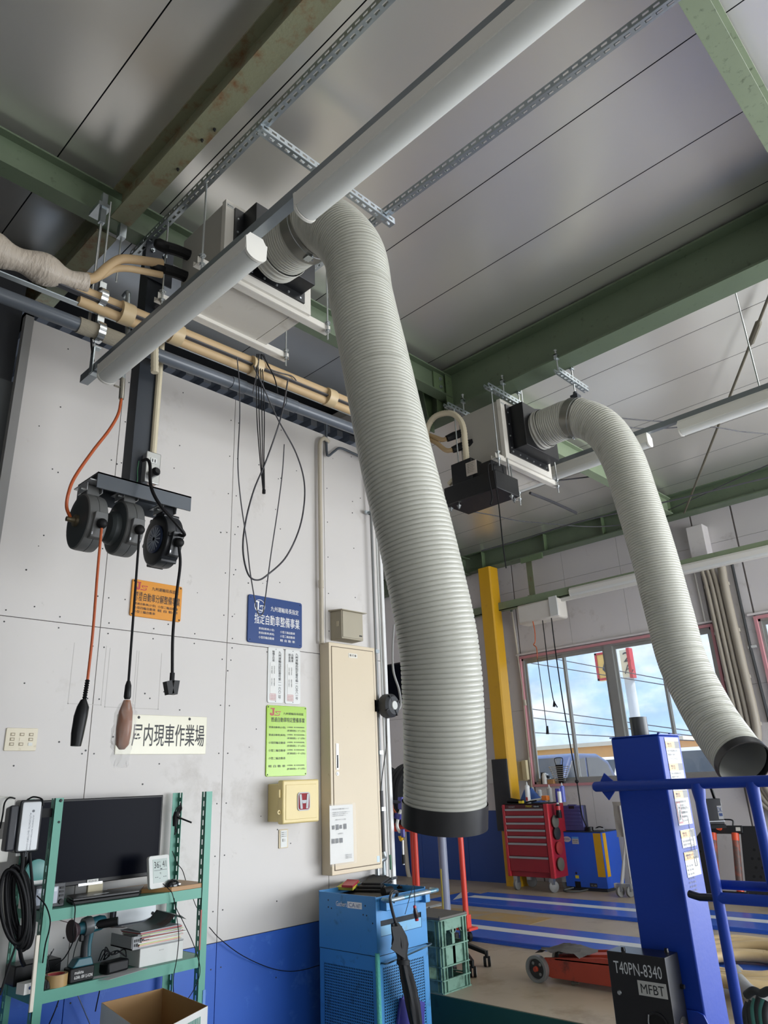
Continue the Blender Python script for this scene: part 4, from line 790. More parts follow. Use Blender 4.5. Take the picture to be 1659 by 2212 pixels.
# yellow box with red badge
p0 = wf(597, 1687); x0, x1 = 3.262, 3.652; D = .17; z0, z1 = -.245, .085
yb_ = M('box_yellow', 'DCC88C', .4, var=.03); s = thing('electrical_box', 'yellow plastic electrical box with a red and chrome badge', 'box', ((x0+x1)/2, YA, z0))
a, b = PY(632, 1682, YA-D), PY(690, 1775, YA-D); X0, X1 = 3.262, b.x-.004
A_, B_ = PY(611, 1684, YA-D), PY(690, 1776, YA-D); x0, x1, z0, z1 = A_.x, B_.x, B_.z, A_.z-.004
build('back_box', MB().box((x0+.006, YA-D+.05, z0+.02), (x1-.006, YA, z1-.02)), yb_, s, bevel=.006); build('lid', MB().box((x0, YA-D, z0+.005), (x1, YA-D+.055, z1)), yb_, s, bevel=.01)
build('lid_panel', MB().box((x0+.025, YA-D-.003, z0+.03), (x1-.025, YA-D+.002, z1-.03)), yb_, s, bevel=.004)
build('latch', MB().box((x0-.014, YA-D+.02, z0+.17), (x0+.002, YA-D+.05, z0+.22)), yb_, s); build('hinge_loop', MB().lathe((x0-.012, YA-D+.03, z0+.08), (0, -1, 0), [(0, .014), (.01, .014), (.01, .007), (0, .007)], 12, caps=False), yb_, s)
cx, cz = x0+(x1-x0)*.55, (z0+z1)/2; yy = YA-D-.003; fr = Fr((cx, yy, cz), (1, 0, 0), (0, 0, 1))
def rrect(s_, w, h, r, d): return [fr.p(ccx*(w-r)+r*math.cos(math.radians(a0+k*22.5)), ccz*(h-r)+r*math.sin(math.radians(a0+k*22.5)), d) for ccx, ccz, a0 in ((1, 1, 0), (-1, 1, 90), (-1, -1, 180), (1, -1, 270)) for k in range(5)]
chrome = M('chrome', 'B4B6B8', .5, 0, var=.02)
build('badge_frame', MB().prism(rrect(s, .054, .058, .02, 0), fr.n*.006), chrome, s); build('badge_field', MB().prism(rrect(s, .047, .051, .017, .0062), fr.n*.0006), M('badge_red', '8E1C28', .5, spec=.2), s)
h_ = MB()
for sg in (-1, 1): h_.prism([fr.p(sg*.043, .046, .007), fr.p(sg*.024, .046, .007), fr.p(sg*.014, -.046, .007), fr.p(sg*.034, -.046, .007)], fr.n*.003)
h_.prism([fr.p(-.021, .008, .007), fr.p(.021, .008, .007), fr.p(.014, -.012, .007), fr.p(-.014, -.012, .007)], fr.n*.003)
build('badge_letter', h_, chrome, s)
# grey-beige breaker box with rain hood
D = .13; A_, B_ = PY(737, 1311, YA-D), PY(785, 1385, YA-D); x0, x1, z0, z1 = A_.x, B_.x, B_.z, A_.z-.02; gb = M('breaker_beige', 'A79F8B', .5, var=.03)
s = thing('breaker_box', 'small grey-beige breaker box with a rain hood above the cream panel', 'box', ((x0+x1)/2, YA, z0))
build('body', MB().box((x0, YA-D, z0), (x1, YA, z1)), gb, s, bevel=.004); build('cover', MB().box((x0+.008, YA-D-.006, z0+.01), (x1-.008, YA-D, z1-.008)), gb, s, bevel=.003)
build('hood', MB().prism([(x0-.02, YA, z1+.016), (x0-.02, YA-D-.03, z1-.002), (x0-.02, YA-D-.03, z1-.008), (x0-.02, YA, z1+.004)], (x1-x0+.04, 0, 0)), gb, s)
build('maker_plate', MB().box((x1-.05, YA-D-.008, z0+.03), (x1-.02, YA-D-.005, z0+.04)), ink, s); build('latch', MB().box((x0-.004, YA-D+.03, z0+.1), (x0, YA-D+.055, z0+.14)), cream_pl, s)
# beige vertical conduit to the panel
s = thing('conduit_pipe', 'cream conduit rising from the cream panel and bending over at the wall top', 'pipe', PY(696, 1390, 4.2)); a = PY(695, 1390, 4.2); tt = PY(700, 935, 4.2)
build('pipe', MB().tube(spl([(a.x, 4.2, 1.03), (a.x, 4.2, 2.0), (a.x, 4.2, 2.6), (a.x+.005, 4.2, 2.74), (a.x+.05, 4.2, 2.80), (a.x+.12, 4.22, 2.80)]), .018, 10), beige_pipe, s, ang=60)
for z in (1.5, 1.42): build('coupling', MB().cyl((a.x, 4.2, z-.03), (a.x, 4.2, z+.03), .0215, n=12), beige_pipe, s) if z == 1.5 else None
s = thing('conduit_pipe', 'thin grey pipe hooked over the top corner beside the cream conduit', 'pipe', PY(705, 980, 4.2)); build('pipe', MB().tube(spl([PY(705, 900, 4.22), PY(705, 960, 4.22), PY(708, 984, 4.2), PY(722, 975, 4.2), PY(735, 968, 4.2), PY(760, 978, 4.2), PY(790, 992, 4.2)]), .011, 8), grey_pvc, s, ang=60)
# air pipe near the wall's right edge with fittings
s = thing('air_pipe', 'slim grey air pipe running down the right end of the wall to brass taps', 'pipe', (4.26, 4.19, -.6)); ax_ = PY(812, 1400, 4.19).x
build('pipe', MB().cyl((ax_, 4.19, -.05), (ax_, 4.19, 2.6), .012, n=10), M('pipe_grey', '9A9C9C', .35, .6), s); build('lower_pipe', MB().cyl((ax_, 4.19, -.50), (ax_, 4.19, -.05), .015, n=10), M('pipe_dark', '4C4C4E', .5, .3), s)
for z in (2.24, 1.02, .23, -.18): build('clip', MB().box((ax_-.06, 4.195, z-.014), (ax_+.02, 4.21, z+.014)).box((ax_-.02, 4.17, z-.014), (ax_+.02, 4.21, z+.014)), galv, s)
build('elbow', MB().tube(spl([(ax_, 4.19, -.48), (ax_, 4.18, -.52), (ax_-.05, 4.17, -.53), (ax_-.085, 4.17, -.55), (ax_-.09, 4.17, -.60), (ax_-.09, 4.17, -.72)]), .018, 10), galv, s, ang=60)
build('tee', MB().cyl((ax_, 4.19, -.48), (ax_, 4.19, -.78), .017, n=10).cyl((ax_-.09, 4.19, -.66), (ax_+.02, 4.19, -.66), .012, n=8), galv, s)
build('valve_lever', MB().obox((ax_+.03, 4.15, -.55), (.006, 0, 0), (0, .006, 0), (0, 0, .05)), M('lever_green', '2F6A48', .4), s); build('coupler', MB().lathe((ax_-.09, 4.17, -.70), (0, 0, -1), [(0, .02), (.05, .02), (.055, .014), (.1, .014)], 10), rubber, s)
s = thing('conduit_pipe', 'long thin white conduit beside the air pipe at the wall end', 'pipe', (4.36, 4.2, -.9)); build('pipe', MB().cyl((4.34, 4.2, -.8), (4.34, 4.2, 2.5), .008, n=8), lamp_white, s)
# round cable reel on the wall end
cx = PY(838, 1525, 4.1); s = thing('cord_reel', 'round black retractable reel bracketed to the end of the wall', 'reel', cx)
build('case', MB().lathe(cx+V((0, .04, 0)), (.1, -1, 0), [(0, .085), (.02, .095), (.08, .09), (.10, .07)], 28), M('reel_charcoal', '35373A', .5), s); build('hub', MB().lathe(cx+V((.01, -.06, 0)), (.1, -1, 0), [(0, .035), (.008, .033)], 18), lamp_white, s)
for k in range(4): a = k*math.pi/2+.5; build('rib', MB().obox(cx+V((.06*math.cos(a), -.052, .06*math.sin(a))), (.028*math.cos(a), 0, .028*math.sin(a)), (0, .012, 0), (-.004*math.sin(a), 0, .004*math.cos(a))), black_pl, s)
build('bracket', MB().box(cx+V((-.13, .03, -.045)), cx+V((-.03, .10, .045))), black_pl, s)
build('cord', MB().tube(spl([cx+V((-.02, -.0, -.08)), cx+V((-.03, 0, -.2)), cx+V((-.02, .02, -.32)), cx+V((-.06, .05, -.6)), cx+V((-.08, .06, -1.0))]), .004, 6), cable_blk, s)
build('feed_cord', MB().tube(spl([PY(851, 1350, 4.1), PY(848, 1400, 4.1), PY(850, 1450, 4.1), PY(862, 1490, 4.1), PY(865, 1525, 4.08), PY(852, 1540, 4.06)]), .009, 8), M('cord_lightgrey', '9A9A98', .45), s, ang=60)
# faint smears of grime as a real thin coat where people brush the wall is carried by the board material
# ================================================================ GREEN RACK AND WHAT IS ON IT
tg = M('rack_green', '52917F', .42, .1, var=.05, scale=4, dirt='4A8474', dscale=14, damt=.3)
RX0, RX1, RY0, RY1 = 1.617, 2.517, 3.83, 4.19
S1T, S2T = -.492, -.822
rk = thing('shelf_rack', 'green slotted-angle steel rack standing against the left wall', 'shelf', ((RX0+RX1)/2, (RY0+RY1)/2, ZL))
def angle_post(x, y, sx, sy, front):
    t = .0025; w = .042; m = MB()
    m.box((x, y, ZL), (x+sx*w, y+sy*t, 0))           # face across the front
    e = w*.36                                         # slotted flange: strips and rungs
    m.box((x, y, ZL), (x+sx*t, y+sy*e, 0)).box((x, y+sy*(w-e), ZL), (x+sx*t, y+sy*w, 0)); z = ZL
    while z < -.02: m.box((x, y+sy*(e-.001), z), (x+sx*t, y+sy*(w-e+.001), z+.022)); z += .05
    return build('post', m, tg, rk)
for x, sx in ((RX0, 1), (RX1, -1)):
    angle_post(x if sx > 0 else x-.042, RY0, 1, 1, True)
    p = angle_post(x, RY1, sx, -1, False)
for z, nm in ((S1T, 'shelf_panel'), (S2T, 'shelf_panel'), (-1.5, 'shelf_panel')):
    m = MB().box((RX0+.004, RY0+.004, z-.004), (RX1-.004, RY1-.004, z)).box((RX0+.004, RY0+.003, z-.05), (RX1-.004, RY0+.007, z)).box((RX0+.004, RY1-.007, z-.05), (RX1-.004, RY1-.003, z)).box((RX0+.004, RY0+.004, z-.05), (RX0+.008, RY1-.004, z)).box((RX1-.008, RY0+.004, z-.05), (RX1-.004, RY1-.004, z))
    build(nm, m, tg, rk)
build('bolt_head', MB().lathe((RX0+.028, RY0, -.012), (0, -1, 0), [(0, .008), (.006, .006)], 10), black_pl, rk); build('bolt_head', MB().lathe((RX0+.03, RY0, -.11), (0, -1, 0), [(0, .006), (.004, .005)], 10), black_pl, rk)
build('red_strip', MB().box((RX1-.046, RY0-.003, -.79), (RX1-.038, RY0+.0, -.60)), M('dull_red_strip', '9E4A42', .5), rk)
build('blue_strip', MB().box((RX1-.012, RY0-.004, -1.25), (RX1+.004, RY0, -.98)), M('pale_blue_strip', '5B86C4', .5), rk)
build('brace_wire', MB().cyl((1.95, RY1, S2T-.05), (2.3, RY1, -1.5), .003, n=6), zinc, rk)
tl = thing('fluorescent_tube', 'old white tube cover tied along the front left rack post', 'tube', (RX0+.02, RY0-.01, -1.0))
a, b = PY(82, 2020, RY0-.012), PY(66, 2187, RY0-.012); build('cover', MB().obox((a+b)/2, (.009, 0, 0), (0, .006, 0), (b-a)/2), M('aged_white', 'D9D3C4', .5), tl, bevel=.003)
# monitor
mo = thing('monitor', 'large black flat screen standing on the upper rack shelf', 'monitor', (2.0, 4.08, S1T))
x0, x1, z0, z1, y = 1.60, 2.338, -.425, -.008, 4.06
def quad_panel(m, x0, z0, x1, z1, ya_, yb_): return m.box((x0, ya_, z0), (x1, yb_, z1))
build('case', MB().box((x0, y, z0), (x1, y+.035, z1)), black_pl, mo, bevel=.004); build('screen', MB().box((x0+.01, y-.0015, z0+.02), (x1-.01, y+.001, z1-.01)), M('screen_glass', '070A16', .3, var=.05, spec=.04), mo)
build('maker_strip', MB().box((1.88, y-.003, z0-.006), (2.01, y+.003, z0+.006)), silver_pt, mo); build('sticker', MB().box((1.925, y-.005, z0+.004), (1.985, y-.003, z0+.02)), paper, mo)
fr = Fr((1.925, y-.005, z0+.004), (1, 0, 0), (0, 0, 1)); m = MB(); add_text(m, fr, 'REGZA 32V', .008, .004, .052, .012); build('lettering', m, ink, mo)
build('stand_neck', MB().box((1.94, y+.01, S1T+.01), (2.02, y+.03, z0+.01)), M('stand_cream', 'C8BE9E', .5), mo); build('stand_base', MB().lathe((1.98, y, S1T), (0, 0, 1), [(0, .12), (.006, .12), (.012, .10)], 24), M('stand_olive', '8C8668', .5), mo)
# laptop (closed)
z = S1T; lp = thing('laptop', 'closed black laptop lying at the front of the upper rack shelf', 'laptop', (2.0, 3.95, z))
q = [V((1.775, 3.875, z)), V((2.115, 3.855, z)), V((2.235, 4.03, z)), V((1.82, 4.05, z))]
build('base', MB().prism(q, (0, 0, .016)), black_pl, lp, bevel=.003); build('lid', MB().prism([p+V((.002, .002, .017)) for p in q], (0, 0, .012)), M('laptop_lid', '1A1B1E', .3), lp, bevel=.003)
fr = Fr((1.90, 3.92, z+.0295), (1, 0, 0), (0, 1, 0)); m = MB(); fr.box(m, 0, 0, .08, .006, 0, .0005); build('maker_mark', m, silver_pt, lp)
# head unit
hu = thing('car_display', 'small dashboard display unit behind the left front rack post', 'display', (1.68, 3.92, z))
build('case', MB().box((1.60, 3.90, z), (1.745, 3.96, z+.105)), M('unit_dark', '2B2E33', .4), hu, bevel=.004); build('screen', MB().box((1.605, 3.8985, z+.018), (1.708, 3.901, z+.09)), M('screen_grey', 'AEB4C0', .3), hu)
for k in range(3): build('button', MB().box((1.717, 3.896, z+.078-.017*k), (1.737, 3.901, z+.087-.017*k)), black_pl, hu)
build('dial', MB().lathe((1.727, 3.90, z+.022), (0, -1, 0), [(0, .012), (.008, .011)], 16), black_pl, hu); m = MB(); fr = Fr((1.612, 3.898, z+.02), (1, 0, 0), (0, 0, 1)); fr.box(m, .0, .05, .09, .066, 0, .0008); build('menu_bar', m, M('screen_pale', 'D3D7DF', .3), hu)
q = thing('spool', 'teal plastic spool with white lettering behind the cable coil', 'spool', (1.56, 4.05, -.38)); c = PY(76, 1882, 4.02)
build('disc', MB().lathe(c, (0, -1, 0), [(0, .055), (.02, .055), (.024, .04)], 22), M('spool_teal', '4F8F8A', .35), q); build('paper_stack', MB().box((c.x-.05, 3.99, S1T+.0), (c.x+.05, 4.05, c.z-.04)), paper, q)
# wooden board, clock, mouse
wb_ = solo('wooden_board', 'brown wooden board lying at the right end of the upper shelf', 'board', MB().prism([(2.07, 4.12, z), (2.135, 3.98, z), (2.29, 3.835, z), (2.506, 3.835, z), (2.506, 4.12, z)], (0, 0, .022)), M('board_wood', 'A87F4E', .45, var=.15, scale=3, stretch=(1, 12, 1)), bevel=.002)
ck = thing('digital_clock', 'white digital thermometer clock standing on the wooden board', 'clock', (2.25, 3.87, z+.022)); zz = z+.022
fr = Fr((2.18, 3.866, zz), (1, 0.12, 0), (-.03, .16, 1)); m = MB()
def rp(fr, a0, b0, a1, b1, r, d): return [fr.p(cx+r*math.cos(math.radians(a+k*22.5)), cy+r*math.sin(math.radians(a+k*22.5)), d) for cx, cy, a in ((a1-r, b1-r, 0), (a0+r, b1-r, 90), (a0+r, b0+r, 180), (a1-r, b0+r, 270)) for k in range(5)]
build('case', MB().prism(rp(fr, 0, 0, .132, .160, .014, -.02), fr.n*.02), lamp_white, ck, bevel=.002); build('screen', MB().prism(rp(fr, .024, .026, .118, .142, .003, .0), fr.n*.001), M('lcd_grey', 'AEBAB4', .3), ck)
m = MB(); add_text(m, fr, '36', .032, .098, .062, .13, .0016); add_text(m, fr, '.9', .062, .098, .073, .112, .0016); add_text(m, fr, '41', .084, .1, .108, .131, .0016); add_text(m, fr, '℃', .064, .122, .072, .13, .0016); fr.box(m, .03, .086, .112, .0875, .001, .0015)
add_text(m, fr, '℃', .066, .066, .074, .075, .0016)
for u in (.036, .047, .088, .1): fr.box(m, u, .052, u+.007, .0545, .001, .0015)
fr.box(m, .062, .046, .068, .048, .001, .0015); fr.box(m, .07, .09, .082, .0945, .001, .0015); build('digits', m, ink, ck); build('stand', MB().prism([fr.p(.05, .05, -.02), fr.p(.08, .05, -.02), fr.p(.08, .0, -.05), fr.p(.05, .0, -.05)], (0, 0, .002)), lamp_white, ck)
ms = thing('computer_mouse', 'black mouse on the front edge of the wooden board', 'mouse', (2.36, 3.86, zz)); m = MB().sph((2.315, 3.872, zz+.004), (.042, .03, .032), 18); m.v = [V((v.x, v.y, max(v.z, zz))) for v in m.v]; build('body', m, M('glossy_black', '121214', .15), ms, ang=60)
build('side_strip', MB().box((2.34, 3.849, zz+.006), (2.353, 3.857, zz+.012)), silver_pt, ms)
def cab(label, pts, y, r=.0022, mat=None): return solo('cable', label, 'cable', MB().tube(spl([PY(p[0], p[1], p[2] if len(p) > 2 else y) for p in pts]), r, 6), mat or cable_blk, ang=60)
cab('mouse cable dangling from the board edge into the carton', [(352, 1909, 3.85), (362, 1918, 3.82), (372, 1930, 3.815), (380, 1960, 3.81), (396, 1992, 3.81), (418, 2040, 3.81), (432, 2090, 3.80), (425, 2125, 3.80), (404, 2160, 3.80), (388, 2172, 3.80), (376, 2150, 3.80), (375, 2110, 3.80), (382, 2070, 3.80), (386, 2020, 3.80), (380, 1970, 3.80), (376, 1940, 3.81)], 3.81)
cab('laptop charging cable hanging over the upper shelf edge', [(148, 1944, 3.84), (162, 1958, 3.82), (158, 2010, 3.82), (157, 2035, 3.84), (140, 2068, 3.88), (120, 2085, 3.9)], 3.82, .0028)
cab('black cable crossing the left front post and curling down', [(80, 1935, 3.8), (98, 1955, 3.8), (108, 1985, 3.8), (106, 2010, 3.8), (98, 2040, 3.8), (92, 2080, 3.82)], 3.8, .003)
cab('thin black cable dropping behind the sander', [(190, 1970, 4.1), (188, 1990, 4.1), (175, 2015, 4.1), (162, 2050, 4.1), (155, 2085, 4.1)], 4.1)
cab('two-core cable from the grey wall box to the rack', [(330, 1980, 4.19), (300, 1998, 4.15), (250, 2003, 4.12), (160, 1995, 4.1), (110, 1982, 4.08)], 4.1, .002, M('brown_wire', '5A4440', .5))
cab('black cable running from the rack along the blue wall', [(452, 2003, 4.2), (475, 2028, 4.2), (520, 2062, 4.2), (575, 2088, 4.21), (620, 2098, 4.21), (655, 2095, 4.21), (690, 2085, 4.21)], 4.2, .0025)
cab('thin cable running from the back rack post to the board', [(372, 1838, 4.15), (383, 1865, 4.14), (394, 1880, 4.1), (402, 1905, 4.05)], 4.15)
cab('thin cable from board edge to the right front post', [(416, 1938, 4.1), (425, 1960, 4.0), (440, 1975, 3.9)], 4.0)
cab('cable looping up over the far left rack post', [(0, 1790, 4.1), (6, 1760, 4.1), (10, 1735, 4.1), (20, 1723, 4.1), (33, 1725, 4.1)], 4.1, .004)
cab('black cable hanging below the lower shelf on the left', [(130, 2150, 4.1), (120, 2180, 4.1), (105, 2215, 4.1)], 4.1, .003)
cab('black cable hanging below the lower shelf near the middle', [(218, 2128, 4.15), (212, 2155, 4.15), (206, 2185, 4.15)], 4.1, .003)
# cable bundle on the back post
cb = thing('cable_bundle', 'bundle of black cable tied to the back rack post with a stick poking out', 'cable', PY(383, 1760, 4.13)); c = PY(380, 1765, 4.12)
for k in range(4): build('loop', MB().tube(spl([c+V((.0, 0, -.0)), c+V((.012*k-.01, -.01, .04)), c+V((.02, -.012, .06+.006*k)), c+V((.035-.004*k, 0, .04)), c+V((.015, 0, .01)), c+V((-.002, 0, -.03-.02*k)), c+V((.012, 0, -.08))]), .003, 6), cable_blk, cb, ang=60)
build('stick', MB().cyl(c+V((0, -.02, 0)), PY(414, 1777, 4.06), .005, n=8), black_pl, cb); build('wrap', MB().lathe(c, (0.1, 0, 1), [(-.05, .012), (.0, .02), (.03, .014)], 10), rubber, cb)
# charger box and cable coil at the left
ch_ = thing('diagnostic_box', 'black and white handheld box hung on the left rack post', 'device', PY(55, 1785, 3.78))
a = PY(51, 1738, 3.78); b = PY(78, 1840, 3.78); fr = Fr((a.x, 3.79, b.z), (1, -.1, 0), (0, 0, 1)); w, h = b.x-a.x, a.z-b.z+.02
build('body', MB().prism(rp(fr, -.01, 0, w+.01, h, .012, -.001), -fr.n*.09), M('device_dark', '26282B', .35), ch_, bevel=.006); build('face', MB().prism(rp(fr, 0, .008, w, h-.01, .008, 0), fr.n*.006), M('device_silver', 'D5D8DA', .25, .2), ch_, bevel=.003)
build('side', MB().prism([fr.p(-.012, .01, -.08), fr.p(-.012, .01, 0), fr.p(-.012, h-.02, 0), fr.p(-.012, h-.03, -.08)], -fr.x*.04), M('device_side', '2E3036', .3), ch_, bevel=.008)
m = MB(); add_text(m, fr, 'BATTERY CHARGER', w*.62, .05, w*.45, .06, .008); 
vs, fs = text_mesh('AUTOMATIC BATTERY CHARGER', False); m = MB().add([fr.p(w*.42+.008*v, h*.75-.19*u, .0065) for u, v in vs], fs); m.add([fr.p(w*.6+.006*v, h*.7-.15*u, .0065) for u, v in vs], fs); m.lathe(fr.p(w*.6, h*.78, .006), fr.n, [(0, .006), (.0008, .006)], 14); build('lettering', m, M('label_grey', '6E737A', .5), ch_)
build('foot', MB().box(fr.p(-.0, -.012, -.01), fr.p(.02, .002, -.03)), lamp_white, ch_); build('hook', MB().tube(spl([fr.p(w*.3, h, -.03), fr.p(w*.6, h+.012, -.02), fr.p(w+.0, h, 0), fr.p(w+.01, h-.03, 0)]), .004, 6), cable_blk, ch_)
build('arm', MB().box((1.56, 3.85, -.085), (1.64, 3.875, -.045)), rubber, ch_)
co = thing('cable_coil', 'thick coil of black charging cable hanging at the left of the rack', 'cable', PY(38, 1950, 3.78))
random.seed(11)
for k in range(9):
    dx = k*5.5-22; top = 1868+random.uniform(0, 22); bot = 2040+random.uniform(-22, 14); wd = 20+random.uniform(-5, 9); sk = random.uniform(.6, 1.1)
    P = []
    for i in range(21):
        a = 2*math.pi*i/20; px_ = 40+dx*.5+math.sin(a)*wd-math.cos(a)*-9*sk*-1; py_ = (top+bot)/2-math.cos(a)*(bot-top)/2
        P.append(PY(px_, py_, 3.76+.012*k-.02*math.sin(a)))
    build('loop', MB().tube(spl(P, 3), .0085, 8), cable_blk, co, ang=60)
build('lead', MB().tube(spl([PY(48, 1842, 3.78), PY(49, 1862, 3.78), PY(46, 1885, 3.78)]), .009, 8), cable_blk, co); build('lead', MB().tube(spl([PY(64, 1842, 3.78), PY(66, 1865, 3.78), PY(70, 1910, 3.78), PY(75, 1960, 3.78), PY(72, 2000, 3.79), PY(60, 2020, 3.8)]), .007, 8), cable_blk, co)
build('tail', MB().tube(spl([PY(42, 2000, 3.8), PY(42, 2040, 3.8), PY(46, 2070, 3.82), PY(52, 2085, 3.86)]), .009, 8), cable_blk, co)
build('tail', MB().tube(spl([PY(35, 2040, 3.76), PY(20, 2085, 3.76), PY(0, 2150, 3.76)]), .005, 8), cable_blk, co)
# white boxes on the wall at the far left
for (p0, p1, p2, p3), mt, lb in (((-30, 1722, 27, 1776), lamp_body, 'white box on the wall at the left edge, upper one'), ((-30, 1776, 22, 1812), M('brown_grey_box', '4B4844', .5), 'dark brown band between two white boxes at the left edge'), ((-30, 1814, 16, 1862), lamp_body, 'white box on the wall at the left edge, lower one')):
    a, b = PY(p0, p1, 4.12), PY(p2, p3, 4.12); solo('wall_box', lb, 'box', MB().box((a.x, 4.12, b.z), (b.x, 4.235, a.z)), mt, bevel=.004)
# ---- lower shelf
z = S2T
gp_ = thing('junction_box', 'grey metal cover box fixed to the wall behind the rack', 'box', (2.15, 4.2, -.7)); a, b = PY(253, 1962, 4.19), PY(337, 1992, 4.19)
A0, A1 = PY(252, 1963, 4.19), PY(338, 1950, 4.19); zt, zb2 = A1.z, PY(338, 1984, 4.19).z
build('cover', MB().box((A0.x, 4.19, zb2), (A1.x, 4.2, zt)), M('galv_plate', 'A5A9AB', .4, .5, var=.12, scale=10), gp_, bevel=.002); build('body', MB().box((A0.x-.012, 4.2, zb2-.01), (A1.x+.005, 4.238, zt+.008)), steel_dark, gp_); build('grommet', MB().lathe((A1.x-.02, 4.19, zb2+.03), (0, -1, 0), [(0, .009), (.004, .008)], 12), rubber, gp_)
sd_ = thing('polisher', 'teal and black cordless disc polisher standing on its battery', 'power tool', (1.86, 3.87, z)); teal = M('tool_teal', '1F5662', .4)
def Q(px, py, y=3.88): return PY(px, py, y)
bz = Q(185, 2112).z; off = z-Q(185, 2117, 3.87).z
bt = Q(183, 2085); build('battery', MB().box((1.785, 3.85, z), (1.905, 3.925, z+.062)), black_pl, sd_, bevel=.006); build('battery_top', MB().prism([(1.795, 3.852, z+.062), (1.90, 3.852, z+.062), (1.89, 3.858, z+.098), (1.825, 3.858, z+.098)], (0, .066, 0)), teal, sd_, bevel=.005)
gx_, gz = 1.872, z+.1
build('grip', MB().tube(spl([(1.868, 3.885, z+.085), (1.866, 3.885, z+.14), (1.872, 3.885, z+.19), (1.878, 3.885, z+.235)]), [.021]*25, 12), M('tool_grip', '22262A', .5), sd_, ang=60) if False else build('grip', MB().tube([(1.866, 3.885, z+.085), (1.864, 3.885, z+.14), (1.87, 3.885, z+.19), (1.878, 3.885, z+.21)], [.022, .02, .021, .026], 12), M('tool_grip', '22262A', .5), sd_, ang=60)
build('grip_panel', MB().tube([(1.878, 3.874, z+.1), (1.876, 3.874, z+.15), (1.882, 3.872, z+.2)], [.013, .012, .013], 10), teal, sd_, ang=60)
build('head', MB().lathe((1.83, 3.885, z+.222), (1, 0, .12), [(-.03, .02), (0, .026), (.04, .034), (.10, .034), (.125, .026)], 16), teal, sd_, ang=50); build('gear_collar', MB().lathe((1.865, 3.885, z+.228), (1, 0, .1), [(-.02, .04), (.0, .043), (.02, .04)], 18), M('collar_grey', '4B4E50', .4), sd_)
build('trigger', MB().box((1.832, 3.875, z+.165), (1.852, 3.895, z+.198)), black_pl, sd_, bevel=.004); build('side_handle', MB().cyl((1.90, 3.87, z+.228), (1.985, 3.81, z+.238), .020, n=16, caps=False).cyl((1.90, 3.87, z+.228), (1.985, 3.81, z+.238), .014, n=16), black_pl, sd_, ang=50)
build('pad', MB().lathe((1.80, 3.885, z+.218), (-1, -.1, -.1), [(-.03, .02), (0, .04), (.008, .05), (.014, .05)], 22), M('pad_dark', '3A2A2E', .6), sd_, ang=40)
fr = Fr((1.795, 3.849, z), (1, 0, 0), (0, 0, 1)); m = MB(); add_text(m, fr, 'makita', .012, .036, .055, .05); add_text(m, fr, '6.0Ah 18V LI-ION', .012, .016, .1, .03); build('lettering', m, white_ink, sd_)
fr = Fr((1.885, 3.849, z+.21), (1, 0, .1), (0, 0, 1)); m = MB(); add_text(m, fr, 'makita', .0, .004, .05, .02, -.0005); build('lettering', m, white_ink, sd_)
tp_ = thing('tape_roll', 'roll of brown packing tape with a red core on the lower shelf', 'tape', (1.735, 3.865, z)); c = (1.735, 3.885, z)
build('tape', MB().lathe(c, (0, 0, 1), [(0, .052), (.05, .052), (.05, .040), (0, .040), (0, .052)], 28, caps=False), M('tape_brown', 'A98B5C', .3), tp_); build('core', MB().lathe(c, (0, 0, 1), [(0.002, .0395), (.048, .0395), (.048, .037), (.002, .037), (.002, .0395)], 24, caps=False), M('core_red', 'B8484A', .5), tp_)
st_ = thing('battery_charger', 'dark wedge-shaped charger with cables beside the tape roll', 'charger', (1.66, 3.87, z))
build('foot', MB().prism([(1.615, 3.85, z), (1.70, 3.85, z), (1.69, 3.85, z+.03), (1.665, 3.85, z+.05), (1.64, 3.85, z+.05), (1.62, 3.85, z+.03)], (0, .07, 0)), black_pl, st_, bevel=.003)
for k in range(5): build('ridge', MB().box((1.64+.01*k, 3.847, z+.005), (1.643+.01*k, 3.851, z+.035)), rubber, st_)
build('body', MB().box((1.64, 3.865, z+.04), (1.675, 3.905, z+.12)), M('charger_grey', '3E4650', .35), st_, bevel=.006); build('silver_strip', MB().box((1.662, 3.862, z+.05), (1.672, 3.866, z+.11)), silver_pt, st_)
for k in range(4): build('wire', MB().tube(spl([(1.64+.01*k, 3.86, z+.11), (1.635+.013*k, 3.845, z+.09-.01*k), (1.68-.01*k, 3.845, z+.075), (1.67+.01*k, 3.86, z+.13+.01*k)]), .002, 5), cable_blk, st_)
solo('black_tray', 'low black plastic tray at the back left of the lower shelf', 'tray', MB().box((1.60, 4.03, z), (1.82, 4.15, z+.085)), black_pl, bevel=.006)
wbx = thing('small_carton', 'small white carton with a round blue mark at the left end of the lower shelf', 'box', (1.56, 3.88, z))
build('carton', MB().obox((1.60, 3.87, z+.022), (.033, .006, 0), (-.006, .03, 0), (0, 0, .022)), paper, wbx, bevel=.001); build('mark', MB().lathe((1.60, 3.838, z+.024), (.1, -1, 0), [(0, .007), (.001, .007)], 12), bl, wbx)
ad = thing('power_adapter', 'black power adapter with coiled leads on the lower shelf', 'adapter', (2.02, 3.9, z))
build('body', MB().obox((2.03, 3.90, z+.028), (.062, .012, 0), (-.008, .035, 0), (0, 0, .026)), black_pl, ad, bevel=.01); random.seed(2)
for k in range(5): build('lead', MB().tube(spl([(1.93+random.uniform(0, .06), 3.92, z+.06), (1.97+random.uniform(-.03, .03), 3.89, z+.08+.01*k), (2.02+random.uniform(-.02, .03), 3.92, z+.075), (2.07+random.uniform(-.02, .03), 3.94, z+.085), (2.11, 3.93, z+.05)]), .0028, 6), cable_blk, ad)
